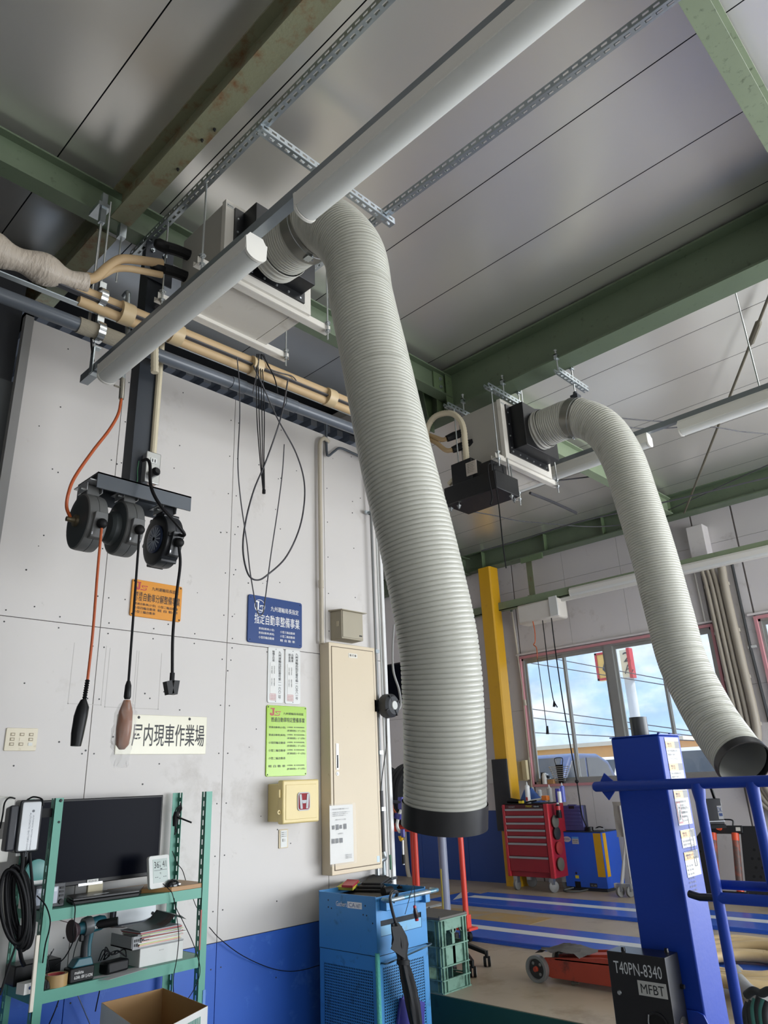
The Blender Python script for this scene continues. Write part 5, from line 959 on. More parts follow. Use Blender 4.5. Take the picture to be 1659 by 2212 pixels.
solo('paper_sheet', 'loose grey paper sheet hanging over the lower shelf edge', 'paper', MB().prism([(1.88, 3.89, z+.001), (1.95, 3.79, z-.005), (2.17, 3.82, z+.001), (2.15, 3.90, z+.001)], (0, 0, .001)), M('grey_paper', 'B5B5B6', .6))
wh = thing('storage_box', 'white storage box on the right of the lower shelf', 'box', (2.3, 3.9, z)); build('box', MB().box((2.15, 3.87, z), (2.40, 4.08, z+.085)), lamp_white, wh, bevel=.003); build('pull', MB().box((2.26, 3.868, z+.06), (2.285, 3.87, z+.064)), M('key_grey', '', .5), wh)
tr = thing('letter_tray', 'grey perforated tray on top of the white storage box', 'tray', (2.2, 3.9, z+.085)); mg = M('tray_grey', '8E9092', .4)
build('tray', MB().box((2.10, 3.87, z+.086), (2.40, 4.09, z+.092)).box((2.10, 3.87, z+.086), (2.105, 4.09, z+.145)).box((2.105, 3.866, z+.086), (2.2, 3.87, z+.145)), mg, tr)
m = MB()
for k in range(8):
    for j in range(2): m.box((2.112+.0105*k, 3.864, z+.100+.02*j), (2.118+.0105*k, 3.867, z+.112+.02*j))
m_ = build('slot', m, ink, tr); m_['kind'] = 'stuff'
random.seed(9); cols = ['C9CFCB', 'D8A8A2', 'C8CC8E', 'D9DADA', 'CFAFA8', 'B9C6B8', 'DADBD5', '8E4A48', 'C4C6C8', 'CBD08F', '9AA0A6', 'A8504C', '9FA3A8']
zc_ = z+.093; py0 = 3.87
for k in range(13):
    names_ = ['lowest', 'second lowest', 'third lowest', 'fourth lowest', 'fifth lowest', 'sixth lowest', 'middle', 'sixth from the top', 'fifth from the top', 'fourth from the top', 'third from the top', 'second from the top', 'topmost']
    a = random.uniform(-.08, .12); cx_, cy_ = 2.27+random.uniform(-.02, .02), 3.955; t_ = random.uniform(.004, .007)
    ex, ey = V((math.cos(a), math.sin(a), 0))*.125, V((-math.sin(a), math.cos(a), 0))*.09
    o = solo('paper_file', 'paper file in the pile on the grey tray, number varies with its colour', 'paper', MB().obox((cx_, cy_, zc_+t_/2), ex, ey, (0, 0, t_/2*.9)), M('file_'+cols[k], cols[k], .5), 'paper files piled on the tray')
    o['label'] = names_[k]+' thin paper file of the pile on the grey tray'; zc_ += t_
sheetm = MB(); vs = []; fs = []
for i in range(9):
    for j in range(5): u, v = i/8, j/4; vs.append((2.13+.27*u, 3.85+.2*v, zc_+.004+.10*max(0, u-.45)*max(0, 1-abs(u-.75)*3.2)*1.6+.01*v))
for i in range(8):
    for j in range(4): q = i*5+j; fs.append((q, q+1, q+6, q+5))
solo('brochure', 'curled grey and dark red brochure sheet on top of the paper pile', 'paper', sheetm.add(vs, fs), M('brochure_grey', '76787A', .3, var=.2, scale=9, dirt='6E3A3A', dscale=7, damt=.4))
# cardboard carton under the lower shelf
cd = thing('cardboard_carton', 'open white and brown cardboard carton in front of the rack at floor side', 'box', (2.25, 3.7, -1.3))
za = PY(447, 2175, 3.62).z; kb = M('cardboard_brown', 'A98558', .6); kw = M('carton_white', 'D8D8D5', .55)
A1, A2, A3, A4 = PY(218, 2166, 3.66), PY(447, 2174, 3.72), PY(349, 2132, 4.14), PY(255, 2150, 4.2)
F0 = V((1.985, 3.78, 0)); zt = -1.02
A = [PZ(322, 2240, -.92), PZ(449, 2173, -.90), PZ(352, 2134, -.91), PZ(219, 2166, -.91)]
bot = -1.32
def wallq(m, p, q, t=.004): m.add([V((p.x, p.y, bot)), V((q.x, q.y, bot)), q, p], [(0, 1, 2, 3)])
def inset(P, k): c = sum(P, V((0, 0, 0)))/4; return [V((c.x+(p.x-c.x)*k, c.y+(p.y-c.y)*k, p.z)) for p in P]
m = MB(); [wallq(m, A[i], A[(i+1) % 4]) for i in range(4)]; build('outer_wall', m, kw, cd, recalc=False)
B = inset(A, .985); m = MB(); [wallq(m, B[i], B[(i+1) % 4]) for i in range(4)]; m.add([V((p.x, p.y, bot+.002)) for p in B], [(0, 1, 2, 3)]); build('lining', m, kb, cd, recalc=False)
m = MB(); [m.add([A[i], A[(i+1) % 4], B[(i+1) % 4], B[i]], [(0, 1, 2, 3)]) for i in range(4)]; build('rim', m, kb, cd, recalc=False)
fr = Fr(A[0].lerp(A[1], .62)+V((0, 0, -.055)), A[1]-A[0], (0, 0, 1)); m = MB(); random.seed(4); u = 0
while u < .09: w_ = random.choice((.0015, .003, .0045)); fr.box(m, u, .0, u+w_, .03, .0005, .001); u += w_+random.choice((.002, .0035))
add_text(m, fr, '4 971274 110 631', 0, -.012, .09, -.004, .001); build('barcode', m, M('print_green', '3D8B7A', .5), cd)
stl = MB().box((1.75, 3.3, ZL), (2.25, 3.78, bot)); solo('low_crate', 'dark low crate under the cardboard carton', 'crate', stl, steel_dark)
# ================================================================ BLUE TROLLEY AND FLOOR THINGS
cbm = M('trolley_blue', '3F85BE', .4, .1, var=.08, scale=3, dirt='2F5468', dscale=9, damt=.34)
CX0, CX1, CY0, CY1, CZ0, CZ1 = 3.485, 3.94, 3.50, 4.02, -1.66, -.645
tr = thing('tool_trolley', 'tall sky blue analyser trolley with perforated panels and a push handle', 'trolley', ((CX0+CX1)/2, (CY0+CY1)/2, ZL))
zs = -.96
build('body', MB().box((CX0+.006, CY0+.006, CZ0), (CX1-.006, CY1, CZ1-.05)), M('trolley_inside', '16222C', .7), tr)
def perf(fr, w, h, a0, b0, a1, b1, pitch, hole, mat, nm):
    """sheet with real square holes: solid border plus a lattice of strips"""
    m = MB(); t = .0015
    for r in ((0, 0, w, b0), (0, b1, w, h), (0, b0, a0, b1), (a1, b0, w, b1)): fr.box(m, *r, -t, 0)
    nx = int((a1-a0)/pitch); ny = int((b1-b0)/pitch)
    px_, py_ = (a1-a0)/nx, (b1-b0)/ny
    for i in range(nx+1): c = a0+i*px_; fr.box(m, c-(px_-hole)/2, b0, c+(px_-hole)/2, b1, -t, 0)
    for j in range(ny+1): c = b0+j*py_; fr.box(m, a0, c-(py_-hole)/2, a1, c+(py_-hole)/2, -t*.98, -.00003)
    return build(nm, m, mat, tr)
frL = Fr((CX0, CY1, CZ0), (0, -1, 0), (0, 0, 1)); wL = CY1-CY0; hh = zs-CZ0
perf(frL, wL, hh, .045, .16, wL-.045, hh-.075, .0148, .0092, cbm, 'side_panel')
frF = Fr((CX0, CY0, CZ0), (1, 0, 0), (0, 0, 1)); wF = CX1-CX0
perf(frF, wF, hh, .045, .12, wF-.05, hh-.06, .0145, .009, cbm, 'front_panel')
build('upper_side', MB().box((CX0-.001, CY0, zs+.004), (CX0+.004, CY1, CZ1)), cbm, tr); build('right_side', MB().box((CX1-.003, CY0, CZ0), (CX1, CY1, CZ1)), cbm, tr); build('back', MB().box((CX0, CY1-.003, CZ0), (CX1, CY1, CZ1)), cbm, tr)
m = MB(); fr = Fr((CX0, CY0-.001, zs), (1, 0, 0), (0, 0, 1)); d0 = .05
for r in ((0, .004, wF, .10), (0, .185, wF, -zs+CZ1), (0, .10, .035, .185), (wF-.05, .10, wF, .185)): fr.box(m, *r, -.004, 0)
build('upper_front', m, cbm, tr); build('drawer', MB().box((CX0+.037, CY0+.0, zs+.102), (CX1-.052, CY0+.02, zs+.155)), M('drawer_blue', '6FA9CF', .4, dirt='7C7A5E', dscale=15, damt=.33), tr); build('drawer_recess', MB().box((CX0+.037, CY0+.018, zs+.155), (CX1-.052, CY0+.02, zs+.184)), M('recess_dark', '2B3A44', .6), tr)
build('lock', MB().lathe((CX0+.17, CY0-.001, zs+.125), (0, -1, 0), [(0, .011), (.006, .010), (.006, .005), (.003, .004)], 14), zinc, tr)
build('top_tray', MB().box((CX0, CY0, CZ1-.03), (CX1, CY1, CZ1-.026)), rubber, tr); build('tray_rim', MB().box((CX0-.002, CY1-.004, CZ1-.03), (CX1+.002, CY1, CZ1+.01)).box((CX1-.004, CY0, CZ1-.03), (CX1+.003, CY1, CZ1+.008)).box((CX0-.002, CY0, CZ1-.03), (CX0+.004, CY1, CZ1+.004)), cbm, tr)
for x in (CX0+.035, CX1-.06): build('handle_bracket', MB().box((x, CY0-.055, CZ1-.075), (x+.045, CY0, CZ1-.01)), cbm, tr, bevel=.004)
build('apron', MB().box((CX0+.05, CY0-.03, CZ1-.06), (CX1, CY0-.001, CZ1-.005)), cbm, tr, bevel=.003)
hy = CY0-.085; build('handle', MB().tube(spl([(CX0+.03, CY0-.03, CZ1-.015), (CX0+.03, hy+.02, CZ1-.015), (CX0+.055, hy, CZ1-.015), ((CX0+CX1)/2, hy, CZ1-.012), (CX1-.0, hy, CZ1-.01), (CX1+.03, hy+.02, CZ1-.01), (CX1+.03, CY0-.02, CZ1-.01)]), .013, 10), M('handle_worn', '5C8CA8', .3, .5, dirt='B5B9BA', dscale=12, damt=.5), tr, ang=60)
build('lower_handle', MB().tube(spl([(CX0+.03, CY0, zs-.035), (CX0+.035, CY0-.035, zs-.035), (CX0+.1, CY0-.04, zs-.03), (CX1-.03, CY0-.04, zs-.0), (CX1-.01, CY0, zs-.0)]), .005, 6), M('wire_dark', '3F5561', .4, .5), tr, ang=60)
build('corner_guard', MB().tube([(CX0, CY0, CZ0), (CX0, CY0, zs+.02)], .015, 10), M('guard_teal', '4FA79A', .6, bump=.3, bscale=120), tr)
frS = Fr((CX0-.001, CY1, CZ1), (0, -1, 0), (0, 0, 1)); m = MB(); add_text(m, frS, 'Gathers', .165, -.068, .265, -.04, .001); build('lettering', m, white_ink, tr)
m = MB(); frS.box(m, .27, -.072, .40, -.036, 0, .001); build('label_patch', m, white_ink, tr); m = MB(); add_text(m, frS, 'CA', .285, -.066, .34, -.042, .0016); add_text(m, frS, '-NET', .345, -.066, .39, -.046, .0016); build('lettering', m, M('logo_blue', '3D5C86', .4), tr)
for a_, b_ in ((.09, -.04), (.09, -.08), (.12, -.085), (.43, -.05), (.41, -.1), (.44, -.102), (.49, -.14)): build('hole', MB().lathe(frS.p(a_, b_, .0), frS.n, [(0, .005), (.001, .005)], 8), ink, tr)
for x in (CX0+.05, CX1-.05):
    for y in (CY0+.05, CY1-.05): build('caster', MB().lathe((x-.012, y, ZL+.045), (1, 0, 0), [(0, .045), (.024, .045)], 18), rubber, tr)
# things on the trolley
zt = CZ1-.026; T = lambda px, py, z=zt: PZ(px, py, z)
def slab(nm, lb, cat, px4, z, h, mat, g=None, bevel=.001): return solo(nm, lb, cat, MB().prism([PZ(a, b, z) for a, b in px4], (0, 0, h)), mat, g, bevel)
slab('notebook', 'yellow notebook under the red one on the trolley corner', 'book', ((727, 1922), (762, 1924), (778, 1910), (748, 1908)), zt+.02, .018, M('book_yellow', 'C9C23E', .5)); slab('notebook', 'red notebook on top of the yellow one', 'book', ((738, 1917), (762, 1918), (775, 1905), (750, 1904)), zt+.04, .014, M('book_red', 'B02A38', .5))
nt = thing('parts_bag', 'clear plastic parts bag with a pink printed slip', 'bag', T(790, 1905)); fr = Fr(T(748, 1913)+V((0, 0, .07)), T(795, 1905)-T(755, 1920), (0, .35, .5)); m = MB(); fr.box(m, 0, 0, .13, .075, 0, .001); build('slip', m, M('slip_pink', 'E0BCB4', .6), nt)
m = MB(); add_text(m, fr, '部品納品書', .04, .045, .09, .055, .0016); add_text(m, fr, '部品番号及び数量の明細', .015, .015, .085, .02, .0016); fr.box(m, .105, .01, .12, .028, .001, .0016); build('print', m, ink, nt)
m = MB(); random.seed(6); c = T(800, 1903)+V((.02, .05, .06)); m.sph(c, (.10, .07, .055), 14)
for v in m.v: v += V((random.uniform(-1, 1), random.uniform(-1, 1), random.uniform(-1, 1)))*.016
build('bag', m, film('bag_film', .38, .12), nt, ang=15)
cs = thing('fabric_case', 'folded black fabric case in the middle of the trolley top', 'case', T(820, 1915))
for k, (s, h) in enumerate(((1, .0), (.9, .016), (.75, .03))):
    P = [T(a, b)+V((0, 0, .002+h)) for a, b in ((765, 1927), (822, 1928), (848, 1908), (800, 1900))]; c = sum(P, V((0, 0, 0)))/4; build('fold', MB().prism([c+(p-c)*s+V((.01*k, 0, 0)) for p in P], (0, 0, .014)), M('fabric_black', '202124', .8), cs, bevel=.004)
ph = thing('tester_clip', 'black tester lead with a silver clip lying on the trolley', 'tool', T(845, 1905)); build('lead', MB().tube(spl([T(818, 1888)+V((0, 0, .02)), T(826, 1896)+V((0, 0, .03)), T(835, 1905)+V((0, 0, .03)), T(842, 1910)+V((0, 0, .03))]), .008, 8), rubber, ph); a = T(850, 1907); build('clip', MB().obox(a+V((0, 0, .03)), (.04, .01, 0), (-.003, .012, 0), (0, 0, .008)), M('clip_grey', '55585C', .3, .5), ph, bevel=.003)
rd = thing('metal_tin', 'round grey metal tin at the back of the trolley top', 'tin', T(842, 1893)); c = T(840, 1895); build('tin', MB().lathe(c+V((0, .0, 0)), (0, 0, 1), [(0, .045), (.04, .045), (.045, .04)], 20), M('tin_grey', '5A5D60', .4, .5), rd)
tk = thing('rubber_mallet', 'black rubber mallet head resting on the trolley edge', 'tool', T(838, 1925)); c = T(828, 1934)+V((0, 0, .02)); build('head', MB().cyl(c, c+V((.075, .0, .0)), .026, n=16), rubber, tk, ang=50); build('shaft', MB().cyl(c+V((.04, 0, 0)), c+V((.14, .12, .005)), .009, n=8), black_pl, tk)
sc = thing('cable_clump', 'small clump of black cable on the trolley handle', 'cable', T(870, 1920)); random.seed(8); c = T(868, 1924)+V((0, 0, .015))
build('clump', MB().tube(spl([c+V((random.uniform(-.035, .045), random.uniform(-.02, .03), random.uniform(0, .02))) for _ in range(9)]), .004, 6), cable_blk, sc, ang=60)
# screwdriver hanging on the handle
sv = thing('screwdriver', 'red and black screwdriver hanging from the trolley handle by a cord', 'tool', PY(897, 1970, hy-.01)); Y6 = hy-.016
build('cord', MB().tube(spl([PY(875, 1975, Y6), PY(886, 1935, Y6), PY(892, 1915, Y6), PY(895, 1915, Y6), PY(896, 1940, Y6), PY(896, 1958, Y6)]), .0022, 6), cable_blk, sv)
build('handle', MB().tube([PY(896, 1958, Y6), PY(897, 1968, Y6), PY(899, 1978, Y6), PY(900, 1986, Y6)], [.007, .013, .014, .010], 12), M('handle_darkred', '2A1B1E', .3), sv); build('cap', MB().tube([PY(900, 1984, Y6), PY(900.5, 1989, Y6)], [.012, .011], 12), M('cap_red', 'B02530', .3), sv); build('cap', MB().tube([PY(895.5, 1956, Y6), PY(896, 1961, Y6)], [.009, .010], 12), M('cap_red', '', .3), sv)
# umbrella
um = thing('umbrella', 'closed black umbrella with a curved handle hooked on the trolley', 'umbrella', PY(860, 2080, hy-.02)); Yu = hy-.025
build('hook_handle', MB().tube(spl([PY(826, 1934, Yu+.05), PY(829, 1931, Yu+.03), PY(840, 1927, Yu), PY(850, 1927, Yu), PY(854, 1932, Yu-.01), PY(845, 1940, Yu-.0), PY(844, 1950, Yu), PY(848, 1975, Yu), PY(853, 1995, Yu), PY(856, 2000, Yu)][3:] if False else [PY(849, 1950, Yu+.06), PY(858, 1930, Yu+.04), PY(852, 1926, Yu+.01), PY(846, 1930, Yu-.004), PY(843, 1942, Yu-.006), PY(846, 1962, Yu-.004), PY(852, 1985, Yu), PY(856, 1998, Yu)]), .0095, 10), M('umbrella_handle', '2A2A2C', .25), um, ang=60)
def canopy(pts, rad, n=16, folds=6, tw=.5):
    m = MB(); P = [V(p) for p in pts]
    for i, (p, r) in enumerate(zip(P, rad)):
        for k in range(n): a = 2*math.pi*k/n; rr = r*(1+.22*math.sin(folds*a+tw*i)); m.v.append(p+V((math.cos(a)*rr, math.sin(a)*rr*.8, 0)))
    for i in range(len(P)-1):
        for k in range(n): a = i*n+k; b = i*n+(k+1) % n; m.f.append((a, b, b+n, a+n))
    m.f.append(tuple(range(n))); m.f.append(tuple(range((len(P)-1)*n, len(P)*n))); return m
fab = M('umbrella_black', '141518', .7, var=.1, scale=20)
build('canopy', canopy([PY(853, 1994, Yu), PY(858, 2008, Yu), PY(863, 2024, Yu), PY(864, 2040, Yu), PY(868, 2062, Yu), PY(873, 2085, Yu), PY(879, 2110, Yu), PY(886, 2140, Yu), PY(892, 2170, Yu), PY(897, 2200, Yu), PY(902, 2230, Yu)], [.022, .034, .045, .05, .032, .034, .04, .043, .042, .036, .03], 24), fab, um, ang=50)
build('canopy_flap', MB().prism([PY(846, 2002, Yu-.03), PY(868, 2000, Yu-.03), PY(878, 2035, Yu-.04), PY(876, 2072, Yu-.035), PY(845, 2050, Yu-.05), PY(851, 2030, Yu-.045)], (.0, .004, 0)), fab, um)
build('strap', MB().lathe(PY(871, 2078, Yu), (0.15, 0, 1), [(-.012, .04), (.012, .04)], 14), fab, um)
# violet pouch on the trolley front
pz = thing('pouch', 'violet leather pouch fixed low on the trolley front', 'pouch', PY(890, 2180, CY0-.02)); vi = M('violet_leather', '3B3A8A', .35)
build('back', MB().prism([PY(871, 2151, CY0-.006), PY(918, 2165, CY0-.006), PY(916, 2230, CY0-.006), PY(863, 2222, CY0-.006)], (0, .004, 0)), vi, pz); build('pocket', MB().prism([PY(868, 2155, CY0-.03), PY(880, 2162, CY0-.035), PY(918, 2175, CY0-.03), PY(915, 2225, CY0-.03), PY(860, 2215, CY0-.03)], (0, .02, 0)), vi, pz, bevel=.004)
# ---- green bottle crate stood on the platform edge
cg = M('crate_green', '6F9382', .55, var=.1, scale=5, dirt='3E5A4C', dscale=12, damt=.42)
kx0, kx1, ky0, ky1, kz0, kz1 = 4.415, 4.70, 3.80, 4.14, ZP, -.925
ck_ = thing('bottle_crate', 'worn pale green bottle crate stood on end on the platform edge', 'crate', ((kx0+kx1)/2, (ky0+ky1)/2, ZP))
t = .012
def crate_side(fr, w, nm='side'):
    m = MB(); h = kz1-kz0; B_ = lambda a0, b0, a1, b1, d0=-.012, d1=0: fr.box(m, a0, b0, a1, b1, d0, d1)
    B_(0, 0, w, .07); B_(0, h-.07, w, h)
    for a in (0, w-.045): B_(a, .07, a+.045, h-.07)
    B_(.045, h*.36, w-.045, h*.36+.11, -.01, -.002); B_(w*.45, h*.36, w*.55, h-.07, -.01, -.002)
    for k in range(3):                       # arched tops of the windows
        for s0, s1 in ((.045, w*.45), (w*.55, w-.045)): B_(s0+.0, h-.085-.006*k, s0+.02-.006*k, h-.07); B_(s1-.02+.006*k, h-.085-.006*k, s1, h-.07)
    build(nm, m, cg, ck_)
    for b in (.075, .155, h*.62, h-.004, .0): mm = MB(); fr.box(mm, -.008, b, w+.008, b+.008, 0, .014); build('rib', mm, cg, ck_)
    for a in (0, .035, w-.045, w-.01): mm = MB(); fr.box(mm, a, 0, a+.008, h, 0, .012); build('rib', mm, cg, ck_)
crate_side(Fr((kx0, ky0, kz0), (1, 0, 0), (0, 0, 1)), kx1-kx0); crate_side(Fr((kx0, ky1, kz0), (0, -1, 0), (0, 0, 1)), ky1-ky0); crate_side(Fr((kx1, ky0, kz0), (0, 1, 0), (0, 0, 1)), ky1-ky0); crate_side(Fr((kx1, ky1, kz0), (-1, 0, 0), (0, 0, 1)), kx1-kx0)
build('inner_wall', MB().box((kx0+.015, ky0+.15, kz0+.01), (kx1-.015, ky0+.155, kz0+.2)).box((kx0+.13, ky0+.02, kz0+.01), (kx0+.135, ky1-.02, kz1-.08)), cg, ck_); build('floor_panel', MB().box((kx0+.005, ky0+.005, kz0), (kx1-.005, ky1-.005, kz0+.012)), cg, ck_)
build('lid_board', MB().box((kx0-.012, ky0-.012, kz1+.005), (kx1+.012, ky1+.012, kz1+.02)), M('lid_board_grey', '5D5B55', .6, var=.15, scale=5), ck_, bevel=.002)
for x in (kx0+.0, kx1-.0):
    for y in (ky0, ky1): build('screw', MB().lathe((x, y, kz1+.02), (0, 0, 1), [(0, .006), (.008, .005)], 8), ink, ck_)
# ---- red tyre rack
red = M('rack_red', 'D2402F', .4, var=.05); tyr = M('tyre_rubber', '18191C', .65)
tk = thing('tyre_rack', 'red tubular rack on casters behind the hanging duct', 'rack', (6.1, 5.3, ZP)); rx = 5.86; rz = -.46
for x, y in ((rx, 4.72), (rx, 5.30)):
    build('leg', MB().tube([(x, y, ZP+.13), (x, y, rz+.05)], .026, 12), red, tk, ang=60)
build('leg_base', MB().obox((rx, 4.72, ZP+.16), (.032, 0, 0), (0, .032, 0), (0, 0, .06)), red, tk, bevel=.004)
for pxx in (893,): q = PX(pxx, 1850, rx+.455); build('leg', MB().tube([(rx+.455, q.y, ZP+.1), (rx+.455, q.y, rz+.05)], .026, 12), red, tk, ang=60)
build('foot_plate', MB().box((rx-.07, 4.64, ZP+.10), (rx+.06, 4.80, ZP+.12)), red, tk); build('side_plate', MB().box((rx-.03, 4.80, ZP+.12), (rx-.02, 4.92, ZP+.24)), red, tk)
build('deck_rail', MB().box((rx-.03, 4.70, rz), (rx+.02, 6.3, rz+.045)).box((rx+.43, 5.05, rz), (rx+.48, 6.3, rz+.045)), red, tk)
for y in (4.72, 5.30):
    for x in (rx,): build('caster', MB().lathe((x-.02, y, ZP+.045), (1, 0, 0), [(0, .045), (.04, .045)], 18), rubber, tk); build('caster_fork', MB().box((x-.03, y-.02, ZP+.05), (x+.03, y+.02, ZP+.10)), zinc, tk)
def tyre(c, ax, R, w, lb, g=None):
    t = thing('tyre', lb, 'tyre', c, g); pr = [(-w/2, R*.62), (-w/2-.008, R*.8), (-w/2+.01, R*.95), (-w*.32, R*.995), (-w*.30, R*.965), (-w*.26, R*.965), (-w*.24, R), (-w*.05, R), (-w*.03, R*.965), (w*.03, R*.965), (w*.05, R), (w*.24, R), (w*.26, R*.965), (w*.3, R*.965), (w*.32, R*.995), (w/2-.01, R*.95), (w/2+.008, R*.8), (w/2, R*.62), (w/2-.02, R*.6), (-w/2+.02, R*.6), (-w/2, R*.62)]
    build('carcass', MB().lathe(c, ax, pr, 40, caps=False), tyr, t, ang=30); return t
tyre((6.09, 6.0, -.12), (.35, 1, 0), .32, .21, 'black tyre on the red rack at the left, partly hidden by the duct')
tyre((6.09, 5.50, -.12), (.1, 1, 0), .32, .21, 'black tyre on the red rack behind the duct mouth, left one')
tyre((6.09, 5.1, -.12), (.1, 1, 0), .32, .21, 'black tyre on the red rack behind the duct mouth, right one')
gp2 = thing('grey_pole', 'grey steel pole with a yellow stripe behind the crate', 'pole', (6.4, 5.4, ZP)); pb_ = PX(965, 1975, 6.4); build('pole', MB().cyl((6.4, pb_.y, ZP), (6.4, pb_.y, .5), .045, n=20), M('pole_grey', '8A8FA0', .4), gp2); build('stripe', MB().box((6.351, pb_.y-.004, ZP+.1), (6.356, pb_.y+.012, -.85)), M('stripe_yellow', 'C9B84A', .5), gp2)
# orange hose, tools on the wall end
hh_ = thing('air_gun_hose', 'coiled orange hose with violet clamps and a yellow nozzle at the wall end', 'hose', PX(850, 1760, 4.46)); P0 = lambda px, py: PX(px, py, 4.46)
for k in range(3): build('loop', MB().tube(spl([P0(834+k*2, 1728), P0(832+k*3, 1745), P0(838+k*2, 1760), P0(846+k, 1762), P0(848, 1745-k*3), P0(842, 1730), P0(834+k*2, 1728)]), .006, 8), orange_hose, hh_, ang=60)
build('tail', MB().tube(spl([P0(842, 1735), P0(852, 1752), P0(860, 1762)]), .007, 8), orange_hose, hh_, ang=60); build('bracket', MB().cyl((4.40, P0(826, 1730).y, P0(826, 1728).z), P0(868, 1733), .012, n=10), steel_dark, hh_)
build('clamp', MB().obox(P0(866, 1735), (.012, 0, 0), (0, .022, 0), (0, 0, .045)), vi, hh_, bevel=.004); build('clamp', MB().obox(P0(860, 1763), (.012, 0, 0), (0, .03, .006), (0, -.008, .02)), vi, hh_, bevel=.004); build('clamp', MB().obox(P0(870, 1800), (.012, 0, 0), (0, .015, 0), (0, 0, .03)), vi, hh_, bevel=.004)
build('white_tube', MB().tube(spl([P0(866, 1750), P0(860, 1768), P0(858, 1785), P0(864, 1798)]), .012, 8), lamp_body, hh_, ang=60); build('nozzle', MB().lathe(P0(866, 1806), (0, 0, -1), [(0, .022), (.03, .014), (.038, .004)], 12), yc, hh_); build('gauge_rod', MB().cyl(P0(870, 1815), P0(872, 1868), .008, n=8), silver_pt, hh_); build('rod_grip', MB().cyl(P0(871, 1846), P0(872, 1866), .012, n=8), rubber, hh_)
t = thing('conduit_pipe', 'cream pipe rising from the floor on the blue wall behind the trolley', 'pipe', PX(878, 1900, 9.2)); build('pipe', MB().tube(spl([PX(885, 1898, 9.2), PX(881, 1880, 9.2), PX(877, 1840, 9.2), PX(874, 1800, 9.2), PX(870, 1700, 9.2)]), .035, 10), beige_pipe, t, ang=60)
# wall television in the recess
tv = thing('television', 'black flat television beside the round reel, partly behind the duct', 'television', PX(850, 1480, 7.0)); a, b = PX(834, 1436, 7.0), PX(872, 1518, 7.0); build('case', MB().box((7.0, a.y, b.z), (7.05, a.y-.95, a.z)), black_pl, tv, bevel=.005); build('screen', MB().box((6.997, a.y-.02, b.z+.02), (7.0, a.y-.93, a.z-.02)), MATS['screen_glass'], tv); build('bracket', MB().box((7.05, a.y-.4, a.z-.1), (7.1, a.y-.5, 3.3)), steel_dark, tv)
# office chair base
cc = V((5.13, 4.27, ZP)); oc = thing('stool_base', 'black five-arm rolling base with white-ringed casters half hidden behind the crate', 'chair base', cc)
for (px_, py_, zz_) in ((1022, 2105, 0), (1053, 2082, 0)):
    w = PZ(px_, py_+6, ZP); d = (w-cc); d.z = 0; e = V((w.x, w.y, ZP+.11))
    build('arm', MB().prism([cc+V((0, 0, .19))+d.normalized()*.0+V((-d.y, d.x, 0)).normalized()*.03, cc+V((0, 0, .19))-V((-d.y, d.x, 0)).normalized()*.03, e-V((-d.y, d.x, 0)).normalized()*.018, e+V((-d.y, d.x, 0)).normalized()*.018], (0, 0, -.03)), black_pl, oc, bevel=.006)
    build('caster_stem', MB().cyl(e, w+V((0, 0, .06)), .014, n=8), black_pl, oc); sd2 = V((-d.y, d.x, 0)).normalized()
    for s in (-1, 1):
        c = w+V((0, 0, .036))+V((.6, -.8, 0))*s*.016; build('caster', MB().lathe(c, V((.6, -.8, 0))*s, [(-.01, .036), (.008, .036), (.012, .03)], 20), black_pl, oc); build('caster_ring', MB().lathe(c, V((.6, -.8, 0))*s, [(.012, .032), (.0135, .032), (.0135, .028), (.012, .028)], 20, caps=False), lamp_body, oc)
for k in (0, 1, 2):
    a = 1.2+k*1.25; e = cc+V((math.cos(a)*.26, math.sin(a)*.26, .11)); build('arm', MB().cyl(cc+V((0, 0, .17)), e, .022, .015, 8), black_pl, oc); build('caster', MB().lathe(e+V((-.02, 0, -.074)), (1, 0, 0), [(0, .036), (.04, .036)], 16), black_pl, oc)
build('hub', MB().cyl(cc+V((0, 0, .14)), cc+V((0, 0, .22)), .04, n=14), black_pl, oc)
# ================================================================ BLUE LIFT POST, RAIL, BLACK BOX
pb = M('post_blue', '123A9E', .45, var=.05, scale=5, bump=.03, bscale=60, spec=.35)
X0p, X1p, Y0p, Y1p, ZTp = 2.80, 2.99, 1.256, 1.455, .131
lp_ = thing('lift_post', 'tall blue square lift column with a strip of warning stickers on its side', 'lift column', (2.9, 1.355, ZL))
build('column', MB().box((X0p, Y0p, ZL), (X1p, Y1p, ZTp)), pb, lp_, bevel=.006); build('top_cap', MB().box((X0p-.003, Y0p-.003, ZTp), (X1p+.003, Y1p+.003, ZTp+.004)), pb, lp_)
build('chimney_pipe', MB().lathe((2.90, 1.375, ZTp), (0, 0, 1), [(0, .034), (.078, .034), (.078, .030), (.0, .030)], 24, caps=False), M('pipe_darkgrey', '4C4E50', .4, .4), lp_)
for x in (2.83, 2.93): build('bolt', MB().lathe((x, Y0p+.012, ZTp+.004), (0, 0, 1), [(0, .006), (.006, .006)], 8), pb, lp_)
fr = Fr((X0p, Y0p-.0005, 0), (1, 0, 0), (0, 0, 1))
def zY(py, px=1470): return PY(px, py, Y0p).z
wh_ = M('sticker_white', 'B6B6B2', .35); og_ = M('sticker_orange', 'DE9A1E', .35); dg_ = M('sticker_dark', '3A3B3C', .4)
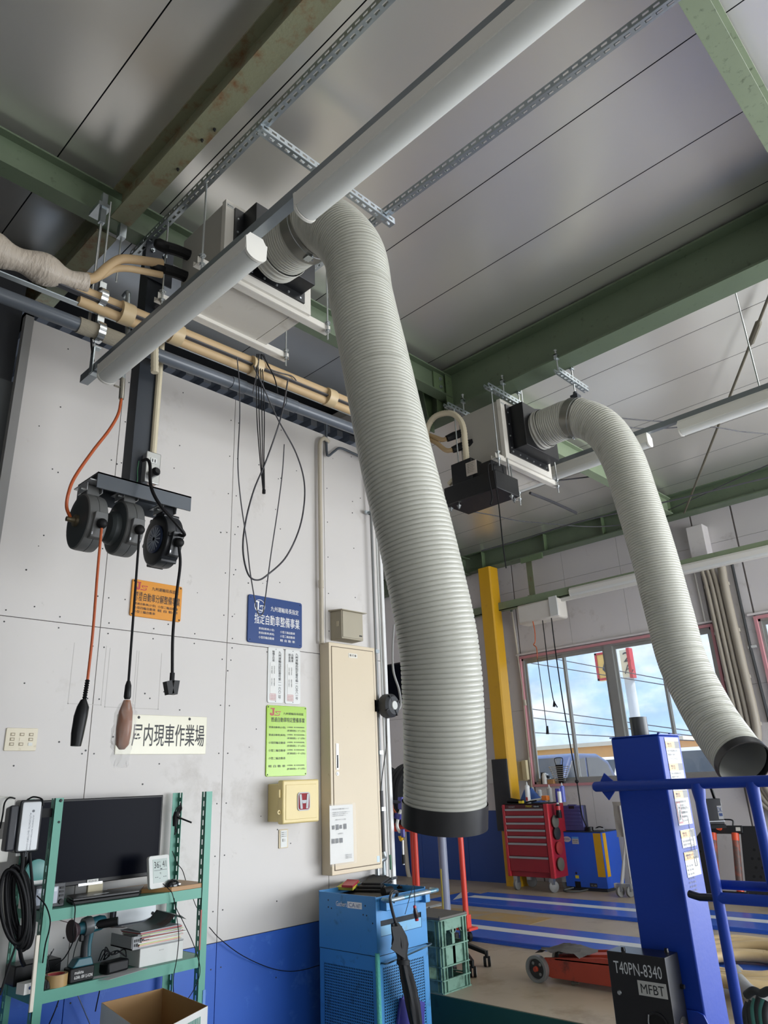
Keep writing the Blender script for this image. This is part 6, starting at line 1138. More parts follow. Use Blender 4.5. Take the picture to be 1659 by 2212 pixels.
def sticker(z1, z0, heads, rows, diag=False):
    m = MB(); fr.box(m, .045, z0, .168, z1, 0, .001); build('sticker', m, wh_, lp_); m = MB(); d = MB(); tx = MB()
    for hz in heads:
        fr.box(m, .045, hz-.026, .125, hz, .001, .0016); fr.box(d, .125, hz-.026, .168, hz, .001, .0016); add_text(tx, fr, '警告', .06, hz-.021, .1, hz-.006, .0022)
    build('sticker_head', m, og_, lp_); build('sticker_head', d, dg_, lp_)
    for i, z in enumerate(rows): add_text(tx, fr, ('安全のため取扱説明書を必ず読むこと', '荷重制限を守り使用すること', 'リフト下に入らないこと')[i % 3], .052, z, .155-.02*(i % 3 == 1), z+.0075, .0018)
    if diag:
        for r in ((.118, z0+.06, .148, z0+.062), (.118, z0+.06, .12, z0+.15), (.146, z0+.06, .148, z0+.15), (.118, z0+.148, .148, z0+.15), (.125, z0+.03, .145, z0+.032), (.125, z0+.03, .127, z0+.06), (.143, z0+.03, .145, z0+.06), (.132, z0+.15, .134, z0+.2), (.118, z0+.1, .148, z0+.102)): fr.box(tx, *r, .001, .0018)
    build('lettering', tx, M('print_dark', '44464A', .5), lp_)
za, zb_ = zY(1594), zY(1690); sticker(za, zb_, (za-.014, za-.095), [za-.053-.014*k for k in range(3)]+[za-.135-.0125*k for k in range(6)])
za, zb_ = zY(1697), zY(1783); sticker(za, zb_, (za-.018,), [za-.06-.013*k for k in range(6)]+[zb_+.055, zb_+.04, zb_+.025]); m = MB(); fr.box(m, .048, zb_+.006, .085, zb_+.082, .001, .0014); build('picture_frame', m, M('frame_red', 'C24048', .4), lp_); m = MB(); fr.box(m, .053, zb_+.012, .08, zb_+.076, .0014, .0018); build('picture', m, wh_, lp_)
m = MB(); m.lathe(fr.p(.07, zb_+.06, .0018), fr.n, [(0, .004), (.0005, .004)], 10); m.prism([fr.p(.063, zb_+.035, .0018), fr.p(.07, zb_+.055, .0018), fr.p(.074, zb_+.05, .0018), fr.p(.068, zb_+.033, .0018)], fr.n*.0005).prism([fr.p(.063, zb_+.035, .0018), fr.p(.058, zb_+.018, .0018), fr.p(.062, zb_+.018, .0018), fr.p(.068, zb_+.033, .0018), fr.p(.075, zb_+.018, .0018), fr.p(.071, zb_+.035, .0018)], fr.n*.0005); build('pictogram', m, ink, lp_)
za, zb_ = zY(1790, 1490), zY(1829, 1490); sticker(za, zb_, (za-.002,), [za-.042-.012*k for k in range(6)])
za, zb_ = zY(1836, 1500), zY(1892, 1500); sticker(za, zb_, (za-.002,), [], True)
tx = MB(); [add_text(tx, fr, '点検・注油・給油', .05, za-.05-.0135*k, .105, za-.043-.0135*k, .0018) for k in range(8)]; build('lettering', tx, MATS['print_dark'], lp_)
# lower ear plates of the column
build('ear_plate', MB().prism([(X0p-.006, Y0p+.1, -1.1), (X0p-.006, Y0p-.012, -1.1), (X0p-.006, Y0p-.012, -.80), (X0p-.006, Y0p+.0, -.772), (X0p-.006, Y0p+.02, -.765), (X0p-.006, Y0p+.1, -.765)], (-.008, 0, 0)), pb, lp_, bevel=.002); build('ear_boss', MB().lathe((X0p-.014, Y0p+.02, -.84), (-1, 0, 0), [(0, .026), (.004, .026), (.004, .022)], 20), pb, lp_)
a, b, c, d = PX(1520, 2158, 2.78), PX(1572, 2125, 2.85), PX(1590, 2230, 2.85), PX(1560, 2230, 2.76)
build('gusset', MB().prism([(X0p-.02, Y0p-.012, -.93), (X1p+.05, Y0p-.02, -.86), (X1p+.05, Y0p-.02, -1.3), (X0p+.1, Y0p-.02, -1.3)], (0, -.006, 0)), pb, lp_)
build('foot', MB().box((X0p-.06, Y0p-.06, ZL), (X1p+.06, Y1p+.06, ZL+.02)), pb, lp_)
# rail frame
rf = thing('guard_frame', 'blue tubular guard rail in front of the lift column', 'rail', (2.72, 1.1, ZL)); rx = 2.72; rz = -.045; r = .0185
build('top_rail', MB().tube([(rx, 1.512, rz), (rx, 1.505, rz), (rx, .0, rz+.002), (rx, -.3, rz+.002)], [r*.75, r, r, r], 16), pb, rf, ang=50)
q = PX(1306, 1700, 2.745); build('wing_bracket', MB().prism([(2.745, q.y+.02, rz+.012), (2.745, q.y-.005, rz+.048), (2.745, q.y-.045, rz+.012), (2.745, q.y-.045, rz-.012), (2.745, q.y-.01, rz-.05), (2.745, q.y+.02, rz-.012)], (.006, 0, 0)), pb, rf)
s1 = PX(1507, 1697, rx).y; s2 = PX(1625, 1697, rx+.0).y
build('upright', MB().tube([(rx, s1, rz), (rx, s1, rz-.03), (rx, s1, rz-.06), (rx, s1, ZL)], [.024, .022, .0175, .0175], 16), pb, rf, ang=50); build('upright', MB().tube([(rx, s2, rz), (rx, s2, rz-.08), (rx, s2, ZL)], [.022, .0175, .0175], 16), pb, rf, ang=50)
cz = PX(1560, 1940, rx).z; build('cross_bar', MB().tube([(rx, s1, cz), (rx, -.3, cz)], .0175, 16), pb, rf, ang=50); c2 = PX(1580, 1912, rx+.05); build('cross_bar', MB().tube([(rx+.05, PX(1556, 1913, rx+.05).y, c2.z), (rx+.04, s2, c2.z+.002), (rx+.04, -.3, c2.z+.004)], .015, 14), pb, rf, ang=50)
build('peg', MB().tube([PX(1490, 1931, 2.76), PX(1512, 1938, 2.745), (rx, s1, cz+.0)], .0125, 12), M('peg_black', '1C1D24', .35), rf, ang=50)
build('foot_plate', MB().box((rx-.06, s1-.06, ZL), (rx+.05, s1+.06, ZL+.012)).box((rx-.06, s2-.06, ZL), (rx+.05, s2+.05, ZL+.012)), pb, rf)
# black drive box
bb = thing('drive_box', 'black steel box with stencilled code and a white sticker on the lift column', 'box', (2.74, 1.42, -1.1)); gb = M('box_black_gloss', '15161A', .28, var=.1, scale=6)
bx0, bx1, by0, by1, bz0, bz1 = 2.68, 2.785, 1.311, 1.527, -1.20, -.593
build('case', MB().box((bx0, by0, bz0), (bx1, by1, bz1)), gb, bb, bevel=.002)
fr = Fr((bx0-.0003, by1, bz1), (0, -1, 0), (0, 0, 1)); w = by1-by0
m = MB(); add_text(m, fr, 'T40PN-8340', .022, -.066, .198, -.028, .0008); build('stencil_lettering', m, M('stencil_grey', 'C9CCCE', .5), bb)
m = MB(); fr.box(m, .104, -.122, .207, -.078, 0, .001); build('sticker', m, wh_, bb); m = MB(); add_text(m, fr, 'MFBT', .114, -.115, .198, -.087, .0014); build('lettering', m, ink, bb)
build('screw', MB().lathe(fr.p(.03, -.125), fr.n, [(0, .008), (.005, .006)], 12), zinc, bb)
build('port_ring', MB().lathe(fr.p(.155, -.205), fr.n, [(0, .041), (.004, .041), (.004, .034), (-.001, .034)], 28, caps=False), gb, bb); build('port_hole', MB().lathe(fr.p(.155, -.205), fr.n, [(.0, .034), (.0006, .034)], 28), M('hole_black', '050506', .8), bb); build('cable_tie', MB().tube(spl([fr.p(.13, -.175, .004), fr.p(.128, -.2, .008), fr.p(.136, -.215, .006), fr.p(.165, -.225, .005), fr.p(.18, -.205, .006), fr.p(.17, -.215, .005)]), .0022, 6), silver_pt, bb)
m = MB(); fr.box(m, .085, -.31, .19, -.268, 0, .001); build('sticker_head', m, og_, bb); m = MB(); fr.box(m, .085, -.42, .19, -.31, 0, .001); build('sticker', m, wh_, bb); m = MB(); add_text(m, fr, '昇降機上への乗降禁止', .09, -.298, .165, -.28, .0016); build('lettering', m, ink, bb)
f2 = Fr((bx0, by0-.0003, bz1), (1, 0, 0), (0, 0, 1)); build('side_port', MB().lathe(f2.p(.062, -.215), f2.n, [(.0, .033), (.0008, .033)], 24), MATS['hole_black'], bb); build('rag', MB().sph(f2.p(.05, -.22, -.0), (.018, .008, .022), 10), M('rag_pink', 'B5706E', .8), bb)
build('side_screw', MB().lathe(f2.p(.09, -.1), f2.n, [(0, .008), (.012, .007)], 10), gb, bb)
for a_, b_ in ((bx0+.03, by1-.05), (bx1-.02, by0+.03)): build('top_bolt', MB().lathe((a_, b_, bz1), (0, 0, 1), [(0, .008), (.012, .007)], 10), gb, bb)
# small black box hanging behind the rail
hb = thing('cylinder_box', 'small black box with a blue and white sticker hanging behind the blue rail', 'box', PX(1535, 1750, 2.9)); t4 = [PX(1512, 1718, 2.97), PX(1532, 1722, 2.86), PX(1562, 1716, 2.9)]
y0 = PX(1562, 1720, 2.90).y; y1 = PX(1533, 1722, 2.86).y; zt = PX(1533, 1725, 2.86).z; zb2 = PX(1533, 1788, 2.86).z
fq = Fr(PX(1531, 1790, 2.86), (.62, -.78, 0), (0, 0, 1)); hgt = zt-zb2
build('case', MB().prism([fq.p(0, .012), fq.p(.06, .012), fq.p(.06, .012, -.07), fq.p(0, .012, -.07)], (0, 0, hgt-.01)), gb, hb, bevel=.002); build('bottom_flange', MB().prism([fq.p(-.002, 0, .002), fq.p(.062, 0, .002), fq.p(.062, 0, -.072), fq.p(-.002, 0, -.072)], (0, 0, .012)), black_pl, hb); build('flange_edge', MB().prism([fq.p(-.002, .022, .0024), fq.p(.062, .022, .0024), fq.p(.062, .022, -.0), fq.p(-.002, .022, -.0)], (0, 0, .003)), silver_pt, hb)
m = MB(); fq.box(m, .042, .03, .059, .075, 0, .001); build('sticker', m, wh_, hb); m = MB(); add_text(m, fq, 'DK', .043, .054, .058, .07, .0014); fq.box(m, .045, .04, .057, .05, .001, .0014); build('lettering', m, bl, hb)
for u, v in ((.01, -.02), (.05, -.03)): build('hanger_tube', MB().cyl(fq.p(u, hgt, v), fq.p(u, hgt, v)+V((-.03, 0, .07)), .006, n=8), black_pl, hb)
build('valve', MB().lathe(fq.p(.0, hgt, -.05), (0, 0, 1), [(0, .014), (.02, .012), (.022, .008), (.05, .008)], 10), steel_dark, hb); build('hanger_bar', MB().cyl(fq.p(-.03, hgt+.07, -.02)+V((-.03, 0, 0)), fq.p(.08, hgt+.07, -.02)+V((-.03, 0, 0)), .006, n=8), black_pl, hb)
# bag on the frame
bg_ = thing('cable_bag', 'bundle of black and teal straps tied at the foot of the blue rail', 'strap', PX(1640, 2190, 2.5)); random.seed(12)
for k in range(6):
    c0 = PX(1618+k*8, 2155+abs(k-3)*4, 2.5); c1 = PX(1622+k*8, 2235, 2.5); build('strap', MB().tube(spl([c0, c0.lerp(c1, .3)+V((-.01, .006, 0)), c0.lerp(c1, .7)+V((-.01, .004, 0)), c1]), .0115, 8), M('strap_teal', '3F7A70', .6) if k in (2, 4) else M('strap_black', '26292B', .7), bg_, ang=60)
build('knot', MB().tube(spl([PX(1612, 2150, 2.48), PX(1628, 2140, 2.47), PX(1645, 2146, 2.47), PX(1662, 2140, 2.47), PX(1680, 2150, 2.47)]), .011, 8), M('strap_black', '', .7), bg_, ang=60)
# coiled flat hose on the raised floor
ch2 = thing('coiled_hose', 'coil of wide cream hose lying on the raised floor at the right edge', 'hose', PZ(1620, 2120, ZP)); c = PZ(1625, 2118, ZP)
for k, r_ in enumerate((.62, .56, .5, .38, .32)): build('loop', MB().tube([c+V((r_*.95*math.cos(a), r_*math.sin(a), .085+.02*math.sin(3*a+k)*(k < 3)+.03*(k < 3))) for a in [2*math.pi*i/40 for i in range(41)]], .038, 8, caps=False), M('hose_cream_flat', 'C7AE82', .5), ch2, ang=60)
build('tail', MB().tube(spl([PZ(1590, 2100, ZP+.05), PZ(1600, 2125, ZP+.1), PZ(1625, 2150, ZP+.12), PZ(1655, 2165, ZP+.12)]), .05, 10), M('tail_grey', '8F8F8E', .5), ch2, ang=60)
# ================================================================ RAISED FLOOR: LIFT LANES, JACK, CHEST, CABINET
lane = M('lane_blue', '2F5FC4', .25, var=.08, scale=3, dirt='5078C8', dscale=5, damt=.33); gapm = M('gap_black', '101114', .8)
for x0, x1, yl, lb in ((5.93, 6.64, 5.6, 'near blue lift platform with a white stripe set in the raised floor'), (7.47, 8.23, 6.25, 'far blue lift platform with a white stripe set in the raised floor')):
    t = thing('lift_platform', lb, 'lift', ((x0+x1)/2, 3, ZP), 'floor lift platforms')
    build('deck', MB().box((x0, -4.9, ZP-.03), (x1, yl, ZP+.035)), lane, t, bevel=.006); build('white_stripe', MB().box((x0+.31, -4.9, ZP+.034), (x0+.46, yl-.02, ZP+.0365)), line, t)
    build('edge_gap', MB().box((x1+.004, -4.9, ZP+.0005), (x1+.05, yl+.05, ZP+.003)), gapm, t); build('side_edge', MB().box((x0-.018, -4.9, ZP), (x0, yl, ZP+.012)), lane, t)
    build('end_flap', MB().prism([(x0+.05, yl+.01, ZP), (x1-.02, yl+.01, ZP), (x1+.06, yl+.42, ZP), (x0+.1, yl+.42, ZP)], (0, 0, .008)), lane, t); build('flap_stripe', MB().prism([(x0+.05, yl+.03, ZP+.008), (x0+.2, yl+.01, ZP+.008), (x1+.04, yl+.34, ZP+.008), (x1-.02, yl+.42, ZP+.008)], (0, 0, .002)), line, t)
# floor jack
jk = thing('floor_jack', 'worn orange-red trolley jack with a grey front wheel on the raised floor', 'jack', (5.12, 3.0, ZP)); jr = M('jack_red', 'A8402A', .45, var=.12, scale=5, dirt='4A2A22', dscale=8, damt=.36)
w1 = PZ(1172, 2116, ZP); e1_ = PZ(1320, 2142, ZP); jx, jy0, jy1 = 5.06, 3.44, 2.55
for sx in (0, .30):
    build('side_plate', MB().prism([(jx+sx, jy0-.03, ZP+.05), (jx+sx, jy0-.05, ZP+.155), (jx+sx, jy0-.5, ZP+.20), (jx+sx, jy1, ZP+.20), (jx+sx, jy1, ZP+.04), (jx+sx, jy0-.1, ZP+.035)], (.012, 0, 0)), jr, jk, bevel=.003)
build('top_plate', MB().prism([(jx, jy0-.14, ZP+.15), (jx+.31, jy0-.14, ZP+.15), (jx+.31, jy1, ZP+.17), (jx, jy1, ZP+.17)], (0, 0, .008)), jr, jk); build('lift_arm', MB().prism([(jx+.12, jy0-.1, ZP+.13), (jx+.2, jy0-.1, ZP+.13), (jx+.22, jy1, ZP+.21), (jx+.1, jy1, ZP+.21)], (0, 0, .03)), jr, jk)
jg = M('jack_grey', '8E8C88', .45, .4)
for sx in (-.045, .31):
    build('wheel', MB().lathe((jx+sx, jy0, ZP+.085), (1, 0, 0), [(0, .085), (.045, .085), (.045, .066), (.02, .06), (.0, .066), (0, .085)], 28, caps=False), jg, jk); build('wheel_disc', MB().lathe((jx+sx+.014, jy0, ZP+.085), (1, 0, 0), [(0, .066), (.008, .066)], 24), M('wheel_dark', '2E2B2A', .5), jk); build('hub', MB().lathe((jx+sx+.01, jy0, ZP+.085), (-1, 0, 0), [(0, .018), (.02, .016)], 12), jr, jk)
    for a in (.9, 2.4, 4.0): build('wheel_slot', MB().lathe((jx+sx+.0135, jy0+.042*math.cos(a), ZP+.085+.042*math.sin(a)), (-1, 0, 0), [(0, .011), (.001, .011)], 8), jg, jk)
m = MB(); random.seed(21); vs = []; fs = []
for i in range(9):
    for j in range(7): vs.append((jx-.03+.30*j/6+random.uniform(-.01, .01), jy0-.0-.36*i/8+.05*noise.noise(V((i*.6, j*.6, 2))), ZP+.185+.03*noise.noise(V((i*.5, j*.8, 0)))+.03*math.sin(i/8*3.1)))
for i in range(8):
    for j in range(6): q = i*7+j; fs.append((q, q+7, q+8, q+1))
solo('shop_rag', 'dirty dark leather pad lying over the front of the jack', 'rag', m.add(vs, fs), M('rag_dark', '4A4743', .8, var=.3, scale=12)); solo('stray_bolt', 'small rusty bolt lying on the floor beside the jack', 'bolt', MB().lathe(PZ(1235, 2128, ZP)+V((0, 0, .012)), (.3, -1, 0), [(0, .012), (.02, .012), (.02, .007), (.05, .007)], 8), M('rusty_rod', '', .6))
# tool chest
cr2 = M('chest_red', '8E1F2A', .35, var=.06, scale=4); tc_ = thing('tool_chest', 'red seven-drawer roller tool chest with silver drawer pulls by the yellow column', 'tool chest', (8.9, 5.9, ZP))
cx0, cx1, cy0, cy1, cz0, cz1 = 8.72, 9.13, 5.56, 6.25, -1.205, -.335
build('cabinet', MB().box((cx0+.02, cy0, cz0), (cx1, cy1, cz1)), cr2, tc_, bevel=.005); build('corner_rail', MB().box((cx0-.012, cy0-.012, cz0), (cx0+.03, cy0+.05, cz1+.005)), M('chest_red_bright', 'B52F38', .3), tc_, bevel=.006); build('corner_rail', MB().box((cx0-.012, cy1-.03, cz0), (cx0+.03, cy1+.01, cz1)), M('chest_red_bright', '', .3), tc_, bevel=.006)
zf_ = lambda py: PX(1140, py, cx0).z
zs_ = [zf_(p) for p in (1747, 1762.5, 1777, 1792, 1806.5, 1821, 1850.5, 1884)]
for i in range(7):
    d = build('drawer', MB().box((cx0-.004, cy0+.058, zs_[i+1]+.006), (cx0+.02, cy1-.036, zs_[i])), cr2, tc_, bevel=.003); build('pull', MB().box((cx0-.016, cy0+.058, zs_[i]-.024), (cx0-.003, cy1-.036, zs_[i]-.0)), M('pull_silver', 'A9ABAE', .3, .6), d)
build('top_strip', MB().box((cx0-.004, cy0+.058, zs_[0]+.004), (cx0+.02, cy1-.036, cz1-.004)), M('chest_dark', '4A1A20', .4), tc_); build('top_mat', MB().box((cx0, cy0+.02, cz1), (cx1, cy1, cz1+.012)), rubber, tc_)
fr = Fr((cx0-.005, cy1-.036, zs_[0]+.004), (0, -1, 0), (0, 0, 1)); hs = cz1-.008-zs_[0]; m = MB(); add_text(m, fr, 'SIGNET', .06, hs*.2, .16, hs*.62, .001); build('lettering', m, silver_pt, tc_); m = MB(); add_text(m, fr, 'STRAIGHT', .33, hs*.3, .43, hs*.85, .001); build('lettering', m, M('print_yellow', 'D8C83A', .4), tc_)
build('oval_badge', MB().prism([fr.p(.5+.062*math.cos(a), hs*.5+.45*hs*math.sin(a), .001) for a in [2*math.pi*k/24 for k in range(24)]], fr.n*.001), ink, tc_); m = MB(); add_text(m, fr, 'GEAR', .46, hs*.32, .54, hs*.66, .0026); build('lettering', m, white_ink, tc_)
build('side_handle', MB().cyl((cx0+.05, cy1+.05, cz1-.03), (cx1-.05, cy1+.05, cz1-.03), .012, n=10).cyl((cx0+.05, cy1, cz1-.03), (cx0+.05, cy1+.05, cz1-.03), .01, n=8), cr2, tc_)
for x, y, lb in ((cx0+.05, cy0+.07, 0), (cx0+.05, cy1-.08, 1), (cx1-.06, cy0+.07, 0), (cx1-.06, cy1-.08, 1)):
    ax_ = (0, 1, 0) if not (x < 8.9 and lb) else (.2, 1, 0)
    build('caster_fork', MB().box((x-.03, y-.03, ZP+.09), (x+.03, y+.03, cz0)), zinc, tc_); build('caster', MB().lathe((x, y-.022, ZP+.066), (0.6 if lb == 0 else .0, 1, 0) if x < 8.9 else (1, .3, 0), [(0, .05), (.006, .066), (.038, .066), (.044, .05)], 24), M('caster_grey', '6E6D6A', .5), tc_)
# side-mounted discs and spray can on the chest
t = thing('spray_can', 'red and black spray can in a holder on the side of the tool chest', 'spray can', (8.85, 5.5, -.55)); c = PX(1208, 1765, 8.85); build('can', MB().lathe(c, (0, 0, 1), [(0, .033), (.14, .033), (.155, .02)], 16), black_pl, t); build('label_band', MB().lathe(c, (0, 0, 1), [(.085, .0335), (.135, .0335)], 16), M('can_red', 'B52A30', .35), t); build('cap', MB().lathe(c, (0, 0, 1), [(.155, .017), (.175, .014)], 12), lamp_white, t); build('holder', MB().lathe(c, (0, 0, 1), [(-.01, .037), (.06, .037), (.06, .035), (-.01, .035)], 16), rubber, t)
for i, (px_, py_, mt) in enumerate(((1197, 1775, M('disc_grey', '5A5850', .5)), (1201, 1800, M('disc_black', '222324', .5)), (1206, 1832, M('disc_red', '8E2A24', .5)), (1209, 1867, M('disc_olive', '5A5648', .5)))):
    c = PY(px_, py_, cy0-.02); solo('grinding_disc', ['grey', 'black', 'dark red', 'olive grey'][i]+' round disc hung on the side of the tool chest', 'disc', MB().lathe(c+V((.02, 0, 0)), (.0, -1, 0), [(0, .078), (.012, .078), (.02, .05)], 22), mt)
# cans and things on the chest
def can(px, py, xq, z, r, h, lb, mat, cap='w', band=None):
    c = PX(px, py, xq); c.z = z; t = thing('spray_can', lb, 'spray can', c); build('can', MB().lathe(c, (0, 0, 1), [(0, r), (h*.78, r), (h*.84, r*.55)], 16), mat, t)
    if cap == 'n': build('nozzle', MB().lathe(c, (0, 0, 1), [(h*.84, r*.4), (h*.92, r*.3), (h, r*.12)], 10), lamp_white, t)
    elif cap: build('cap', MB().lathe(c, (0, 0, 1), [(h*.8, r*.9), (h, r*.85)], 14), cap if cap != 'w' else lamp_white, t)
    if band: build('label_band', MB().box((c.x-r-.001, c.y-r*.4, z+h*.12), (c.x-r+.004, c.y+r*.4, z+h*.28)), band, t)
    return t
zt = cz1+.012; vb = M('can_violet', '3A3C9E', .35); cw = M('can_white', 'DADBD8', .35)
can(1142, 1735, 8.80, zt, .034, .27, 'white spray bottle with a red square standing on the tool chest', cw, 'n', M('can_red', '', .35)); can(1168, 1730, 9.08, zt, .028, .19, 'plain white can at the back of the tool chest', cw, None); can(1189, 1728, 9.08, zt, .034, .22, 'grey-white bottle with a pointed nozzle at the back of the chest', M('can_greywhite', 'B9B7B2', .4), 'n')
can(1206, 1735, 8.9, zt, .026, .17, 'short violet can at the right of the tool chest top', vb, vb); can(1210.5, 1737, 8.80, zt, .026, .17, 'violet can with a white lower label in front', cw, vb); can(1218, 1735, 9.0, zt, .032, .24, 'tall pale violet spray can with a white nozzle', M('can_paleviolet', '6672C4', .35), 'n')
m = MB(); random.seed(31); c = PX(1148, 1722, 9.0); c.z = zt; vs = []; fs = []
for i in range(13):
    for j in range(9):
        u, v = i/12, j/8; vs.append((8.93+.19*v+.01*noise.noise(V((i, j, 0))*.7), 6.16-.36*u, zt+.004+.17*math.sin(math.pi*min(1, u*1.05))**.8*math.sin(math.pi*v)**.7*(1+.5*noise.noise(V((i*.5, j*.5, 1))))))
for i in range(12):
    for j in range(8): q = i*9+j; fs.append((q, q+9, q+10, q+1))
solo('work_cloth', 'crumpled blue work cloth heaped on the tool chest', 'cloth', m.add(vs, fs), M('cloth_blue', '3E5E9C', .8, var=.15, scale=14), ang=60)
t = thing('impact_driver', 'black power driver lying at the left of the tool chest top', 'power tool', (8.8, 6.15, zt)); build('body', MB().tube([(8.80, 6.22, zt+.035), (8.80, 6.16, zt+.035), (8.80, 6.05, zt+.028), (8.80, 5.98, zt+.02)], [.028, .035, .025, .018], 12), black_pl, t); build('grip', MB().tube([(8.82, 6.14, zt+.02), (8.9, 6.1, zt+.02)], .02, 10), black_pl, t)
t = thing('small_bit_box', 'small yellow bit box on the front edge of the tool chest', 'box', (8.76, 5.97, zt)); build('box', MB().box((8.73, 5.93, zt), (8.77, 6.0, zt+.035)), M('bit_yellow', 'D8C22E', .4), t, bevel=.005); build('lid', MB().box((8.731, 5.935, zt+.03), (8.765, 5.965, zt+.05)), ink, t)
t = thing('work_light', 'white work light with an orange end lying on the tool chest', 'lamp', (8.78, 5.75, zt)); build('body', MB().cyl((8.80, 5.86, zt+.025), (8.80, 5.66, zt+.05), .017, n=12), lamp_white, t); build('head', MB().box((8.77, 5.575, zt+.03), (8.84, 5.66, zt+.09)), M('orange_plastic', 'D9772A', .4), t, bevel=.008); build('pliers', MB().cyl((8.76, 5.90, zt+.012), (8.77, 5.74, zt+.03), .01, n=8), rubber, t)
# blue cabinet
kb_ = M('cabinet_blue', '2456C0', .35, var=.05, scale=3); kc = thing('dust_cabinet', 'bright blue steel cabinet with two yellow corner stripes beside the tool chest', 'cabinet', (9.2, 5.3, ZP)); kx0, kx1, ky0, ky1, kz0, kz1 = 9.05, 9.50, 5.02, 5.605, ZP+.04, -.69
build('body', MB().box((kx0, ky0, kz0), (kx1, ky1, kz1)), kb_, kc, bevel=.006); build('top_lid', MB().box((kx0-.004, ky0-.004, kz1), (kx1+.004, ky1+.004, kz1+.008)), steel_dark, kc)
for a, b in (((kx0-.002, ky0+.012, -1.20), (kx0, ky0+.115, kz1-.01)), ((kx0+.03, ky0-.002, -1.20), (kx0+.11, ky0, kz1-.01))): build('yellow_stripe', MB().box(a, b), yc, kc)
fr = Fr((kx0-.0008, ky1, kz1), (0, -1, 0), (0, 0, 1)); build('oval_badge', MB().prism([fr.p(.085+.06*math.cos(a), -.085+.034*math.sin(a), 0) for a in [2*math.pi*k/24 for k in range(24)]], fr.n*.001), wh_, kc); m = MB(); add_text(m, fr, 'KOWA', .045, -.098, .125, -.07, .0015); build('lettering', m, bl, kc)
m = MB(); fr.box(m, .16, -.14, .255, -.055, 0, .001); build('sticker', m, wh_, kc); m = MB(); fr.box(m, .16, -.078, .255, -.055, .001, .0015); build('sticker_head', m, M('sticker_sky', '5A9AD8', .4), kc)
m = MB(); add_text(m, fr, '取扱注意 高電圧', .17, -.105, .245, -.092, .0016); add_text(m, fr, '保守点検は専門業者へ', .17, -.125, .24, -.115, .0016); build('lettering', m, ink, kc)
m = MB(); fr.box(m, .13, -.65, .21, -.575, 0, .001); build('base_slot', m, MATS['hole_black'], kc); m = MB(); fr.box(m, .145, -.54, .195, -.505, 0, .001); build('yellow_label', m, M('bit_yellow', '', .4), kc); m = MB(); fr.box(m, .34, -.63, .44, -.585, 0, .001); build('name_plate', m, steel_dark, kc); m = MB(); add_text(m, fr, 'KC-100', .36, -.622, .43, -.6, .0014); build('lettering', m, silver_pt, kc); build('lock', MB().lathe(fr.p(.165, -.48), fr.n, [(0, .014), (.006, .012)], 12), ink, kc)
build('feet', MB().box((kx0+.03, ky0+.03, ZP), (kx1-.03, ky1-.03, kz0)), steel_dark, kc); build('cord', MB().tube(spl([(kx0, ky1-.1, ZP+.03), (kx0-.12, ky1-.03, ZP+.012), (kx0-.2, ky1-.12, ZP+.012), (kx0-.12, ky1-.25, ZP+.012), (kx0, ky1-.3, ZP+.02)]), .01, 6), M('cord_olive', '4A4C48', .5), kc, ang=60)
pc_ = thing('tool_case', 'upright violet-grey plastic tool case with a carry handle on the blue cabinet', 'case', (9.2, 5.45, kz1)); vm = M('case_violet', '4B4C80', .45); zc0 = kz1+.008
a, b = PX(1213, 1797, 9.12), PX(1258, 1740, 9.12); y1_, y0_ = PX(1219, 1797, 9.12).y, PX(1263, 1797, 9.12).y; zh = PX(1240, 1740, 9.12).z-zc0
build('shell', MB().box((9.12, y0_, zc0), (9.17, y1_, zc0+zh)), vm, pc_, bevel=.012); build('shell_back', MB().box((9.175, y0_, zc0), (9.24, y1_+.0, zc0+zh)), M('case_dark', '26283C', .5), pc_, bevel=.012)
for k in range(5): build('ridge', MB().box((9.114, y0_+.035, zc0+.07+.045*k), (9.122, y1_-.03, zc0+.09+.045*k)), vm, pc_, bevel=.003)
build('handle_opening', MB().box((9.117, (y0_+y1_)/2-.04, zc0+zh-.06), (9.122, (y0_+y1_)/2+.04, zc0+zh-.005)), ink, pc_); build('handle', MB().box((9.13, (y0_+y1_)/2-.06, zc0+zh), (9.16, (y0_+y1_)/2+.06, zc0+zh+.012)), vm, pc_)
t = thing('hose_tester', 'black round fitting and a silver tube lying on the blue cabinet', 'tool', (9.2, 5.2, zc0)); build('fitting', MB().lathe((9.15, 5.23, zc0), (0, 0, 1), [(0, .055), (.05, .05)], 16), black_pl, t); build('tube', MB().cyl((9.15, 5.17, zc0+.02), (9.18, 5.04, zc0+.02), .017, n=10), silver_pt, t); build('strap', MB().tube(spl([(9.15, 5.16, zc0+.02), (9.16, 5.1, zc0+.05), (9.18, 5.05, zc0+.04)]), .008, 6), black_pl, t)
# ---- fixtures on the window wall
XW = XB-.002
t = thing('reel_housing', 'cream boxed cord reel housing under the green rail with three cords', 'reel', PX(1160, 1320, 9.15)); a, b, c, d = PX(1113, 1300, 9.05), PX(1178, 1345, 9.05), PX(1207, 1290, 9.05), PX(1195, 1335, 9.05)
build('housing', MB().box((9.05, PX(1205, 1300, 9.05).y, PX(1160, 1342, 9.05).z), (9.3, PX(1114, 1300, 9.05).y, 2.40)), M('housing_cream', 'D2CDC4', .5), t, bevel=.03); q = PX(1185, 1300, 9.04); build('cover_plate', MB().box((9.035, PX(1204, 1300, 9.05).y, PX(1160, 1338, 9.05).z), (9.05, q.y, 2.42)), lamp_white, t, bevel=.006)
def fc(label, pts, x, r, mat): return solo('hanging_cable', label, 'cord', MB().tube(spl([PX(p[0], p[1], x) for p in pts]), r, 6), mat, 'cords hanging before the window', ang=60)
